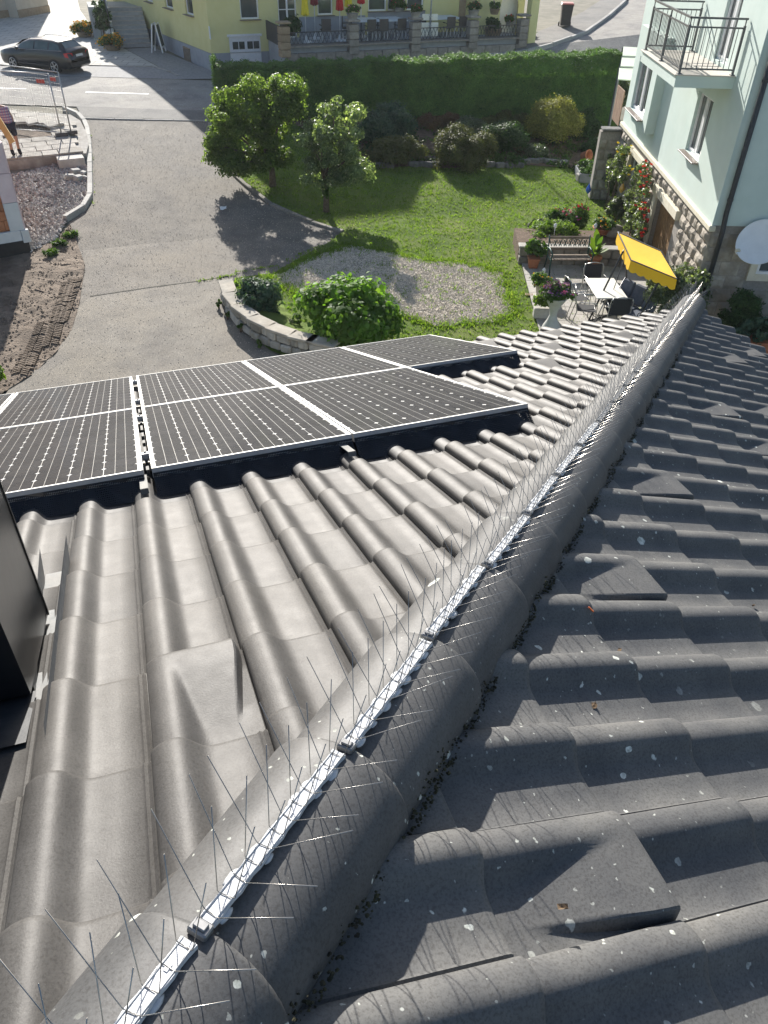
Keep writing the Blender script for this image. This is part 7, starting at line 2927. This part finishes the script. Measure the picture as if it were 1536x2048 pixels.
def flank(x, t, s_):
    """Point on the side glass line: t from belt (0) to roof edge (1)."""
    for a_, b_ in zip(ST, ST[1:]):
        if a_[0] <= x <= b_[0]:
            u = (x - a_[0]) / (b_[0] - a_[0])
            def g(st):
                r_ = st[4] or (st[2] + .025, st[3] * .88)
                return (st[3] * .97, st[2], r_[1] + (st[3] * .95 - r_[1]) * .12 if st[4] else st[3] * .88, r_[0] - .05 if st[4] else st[2] + .025)
            A, B = g(a_), g(b_)
            v = [A[i] + (B[i] - A[i]) * u for i in range(4)]
            y = v[0] + (v[2] - v[0]) * t
            z = v[1] + (v[3] - v[1]) * t
            return Vector((x, YM + s_ * (y + .012), z + .004))


for s_ in (-1, 1):
    for xa, xb, ta, tb2 in ((1.18, 2.12, .9, .9), (.28, 1.1, .92, .92), (-.55, .2, .82, .92)):
        g_ = MB()
        nn = 6
        vs = []
        for k in range(nn + 1):
            x = xa + (xb - xa) * k / nn
            vs.append(flank(x, .1, s_))
            vs.append(flank(x, ta + (tb2 - ta) * k / nn, s_))
        g_.add(vs, [(2 * k, 2 * k + 2, 2 * k + 3, 2 * k + 1) for k in range(nn)])
        g_.build("side_window", M_CGL, car)
    MB().tube([flank(x, 0.03, s_) for x in (-.6, 0, .9, 1.6, 2.3)], .009, 5).build("window_trim", M_CHROME, car)
    MB().tube([(-.45, YM + s_ * .56, 1.37), (-.2, YM + s_ * .585, 1.47), (.7, YM + s_ * .58, 1.49), (1.45, YM + s_ * .575, 1.46), (1.6, YM + s_ * .58, 1.40)], .016, 6).build("roof_rail", M_CHROME, car)
    MB().blob((2.1, YM + s_ * 1.0, 1.0), (.09, .11, .075), 2, .05, 2).build("mirror", M_CARP, car)
    for xw in (0.0, 2.65):
        tw = MB().tube([(xw, YM + s_ * .70, .315), (xw, YM + s_ * .905, .315)], .315, 24)
        wh = tw.build("wheel", M_TYRE, car)
        rm = MB()
        rm.tube([(.215 * math.cos(t_ * .3927), .215 * math.sin(t_ * .3927), .012) for t_ in range(17)], .016, 6, False)
        rm.lathe([(.045, 0), (.045, .03), (.02, .035)], (0, 0, 0), 10)
        for k in range(5):
            a_ = k * 2 * math.pi / 5
            rm.bar((0, 0, .026), (.215 * math.cos(a_), .215 * math.sin(a_), .022), .05, .02, up=(0, 0, 1))
        ro = rm.build("rim", M_RIM, wh)
        ro.location = (xw, YM + s_ * .9, .315)
        ro.rotation_euler = (R(-90) * s_, 0, 0)
    tl = MB()
    tl.add([(-.955, YM + s_ * .50, .74), (-.945, YM + s_ * .50, .93), (-.86, YM + s_ * .83, .96), (-.70, YM + s_ * .872, .93), (-.76, YM + s_ * .872, .78), (-.9, YM + s_ * .80, .74)], [(0, 1, 2, 5), (2, 3, 4, 5)])
    tl.build("tail_light", M_TAILR, car)
    hl = MB()
    hl.add([(3.50, YM + s_ * .45, .62), (3.46, YM + s_ * .45, .75), (3.18, YM + s_ * .80, .80), (3.36, YM + s_ * .80, .64)], [(0, 1, 2, 3)])
    hl.build("headlight", M_PLATE, car)
rw_ = MB()
rw_.add([(-.64, YM - .60, 1.08), (-.64, YM + .60, 1.08), (-.33, YM + .50, 1.345), (-.33, YM - .50, 1.345)], [(0, 1, 2, 3)])
o = rw_.build("rear_window", M_CGL, car)
o.location = (-.035, 0, .03)
ws = MB()
ws.add([(2.44, YM - .66, 1.02), (2.44, YM + .66, 1.02), (1.98, YM + .52, 1.3), (1.98, YM - .52, 1.3)], [(3, 2, 1, 0)])
o = ws.build("windscreen", M_CGL, car)
o.location = (.03, 0, .035)
MB().box((-.955, YM, .80), (.02, .5, .11), bev=.004).build("number_plate", M_PLATE, car)
MB().box((-.3, YM, 1.43), (.2, 1.0, .025), bev=.01).build("roof_spoiler", M_CARP, car)
MB().box((-.97, YM, .42), (.1, 1.45, .2), bev=.05).build("bumper", M_CARP, car)
MB().box((1.3, YM + .895, .34), (2.0, .03, .06), bev=.01).build("sill_trim", M_CARP, car)

# ================================================================ morning haze between the houses
hz = MB().box((30, 75, -1.4), (182, 212, 13.2)).build("haze", None, kind="stuff", label="thin morning haze over the gardens")
M_HAZE = bpy.data.materials.new("morning_haze")
M_HAZE.use_nodes = True
nt = M_HAZE.node_tree
nt.nodes.remove(nt.nodes["Principled BSDF"])
vol = nd(nt, "ShaderNodeVolumePrincipled")
vol.inputs["Color"].default_value = (0.86, 0.92, 0.97, 1)
vol.inputs["Density"].default_value = 0.0003
vol.inputs["Anisotropy"].default_value = 0.3
nt.links.new(vol.outputs[0], nt.nodes["Material Output"].inputs["Volume"])
hz.data.materials.append(M_HAZE)
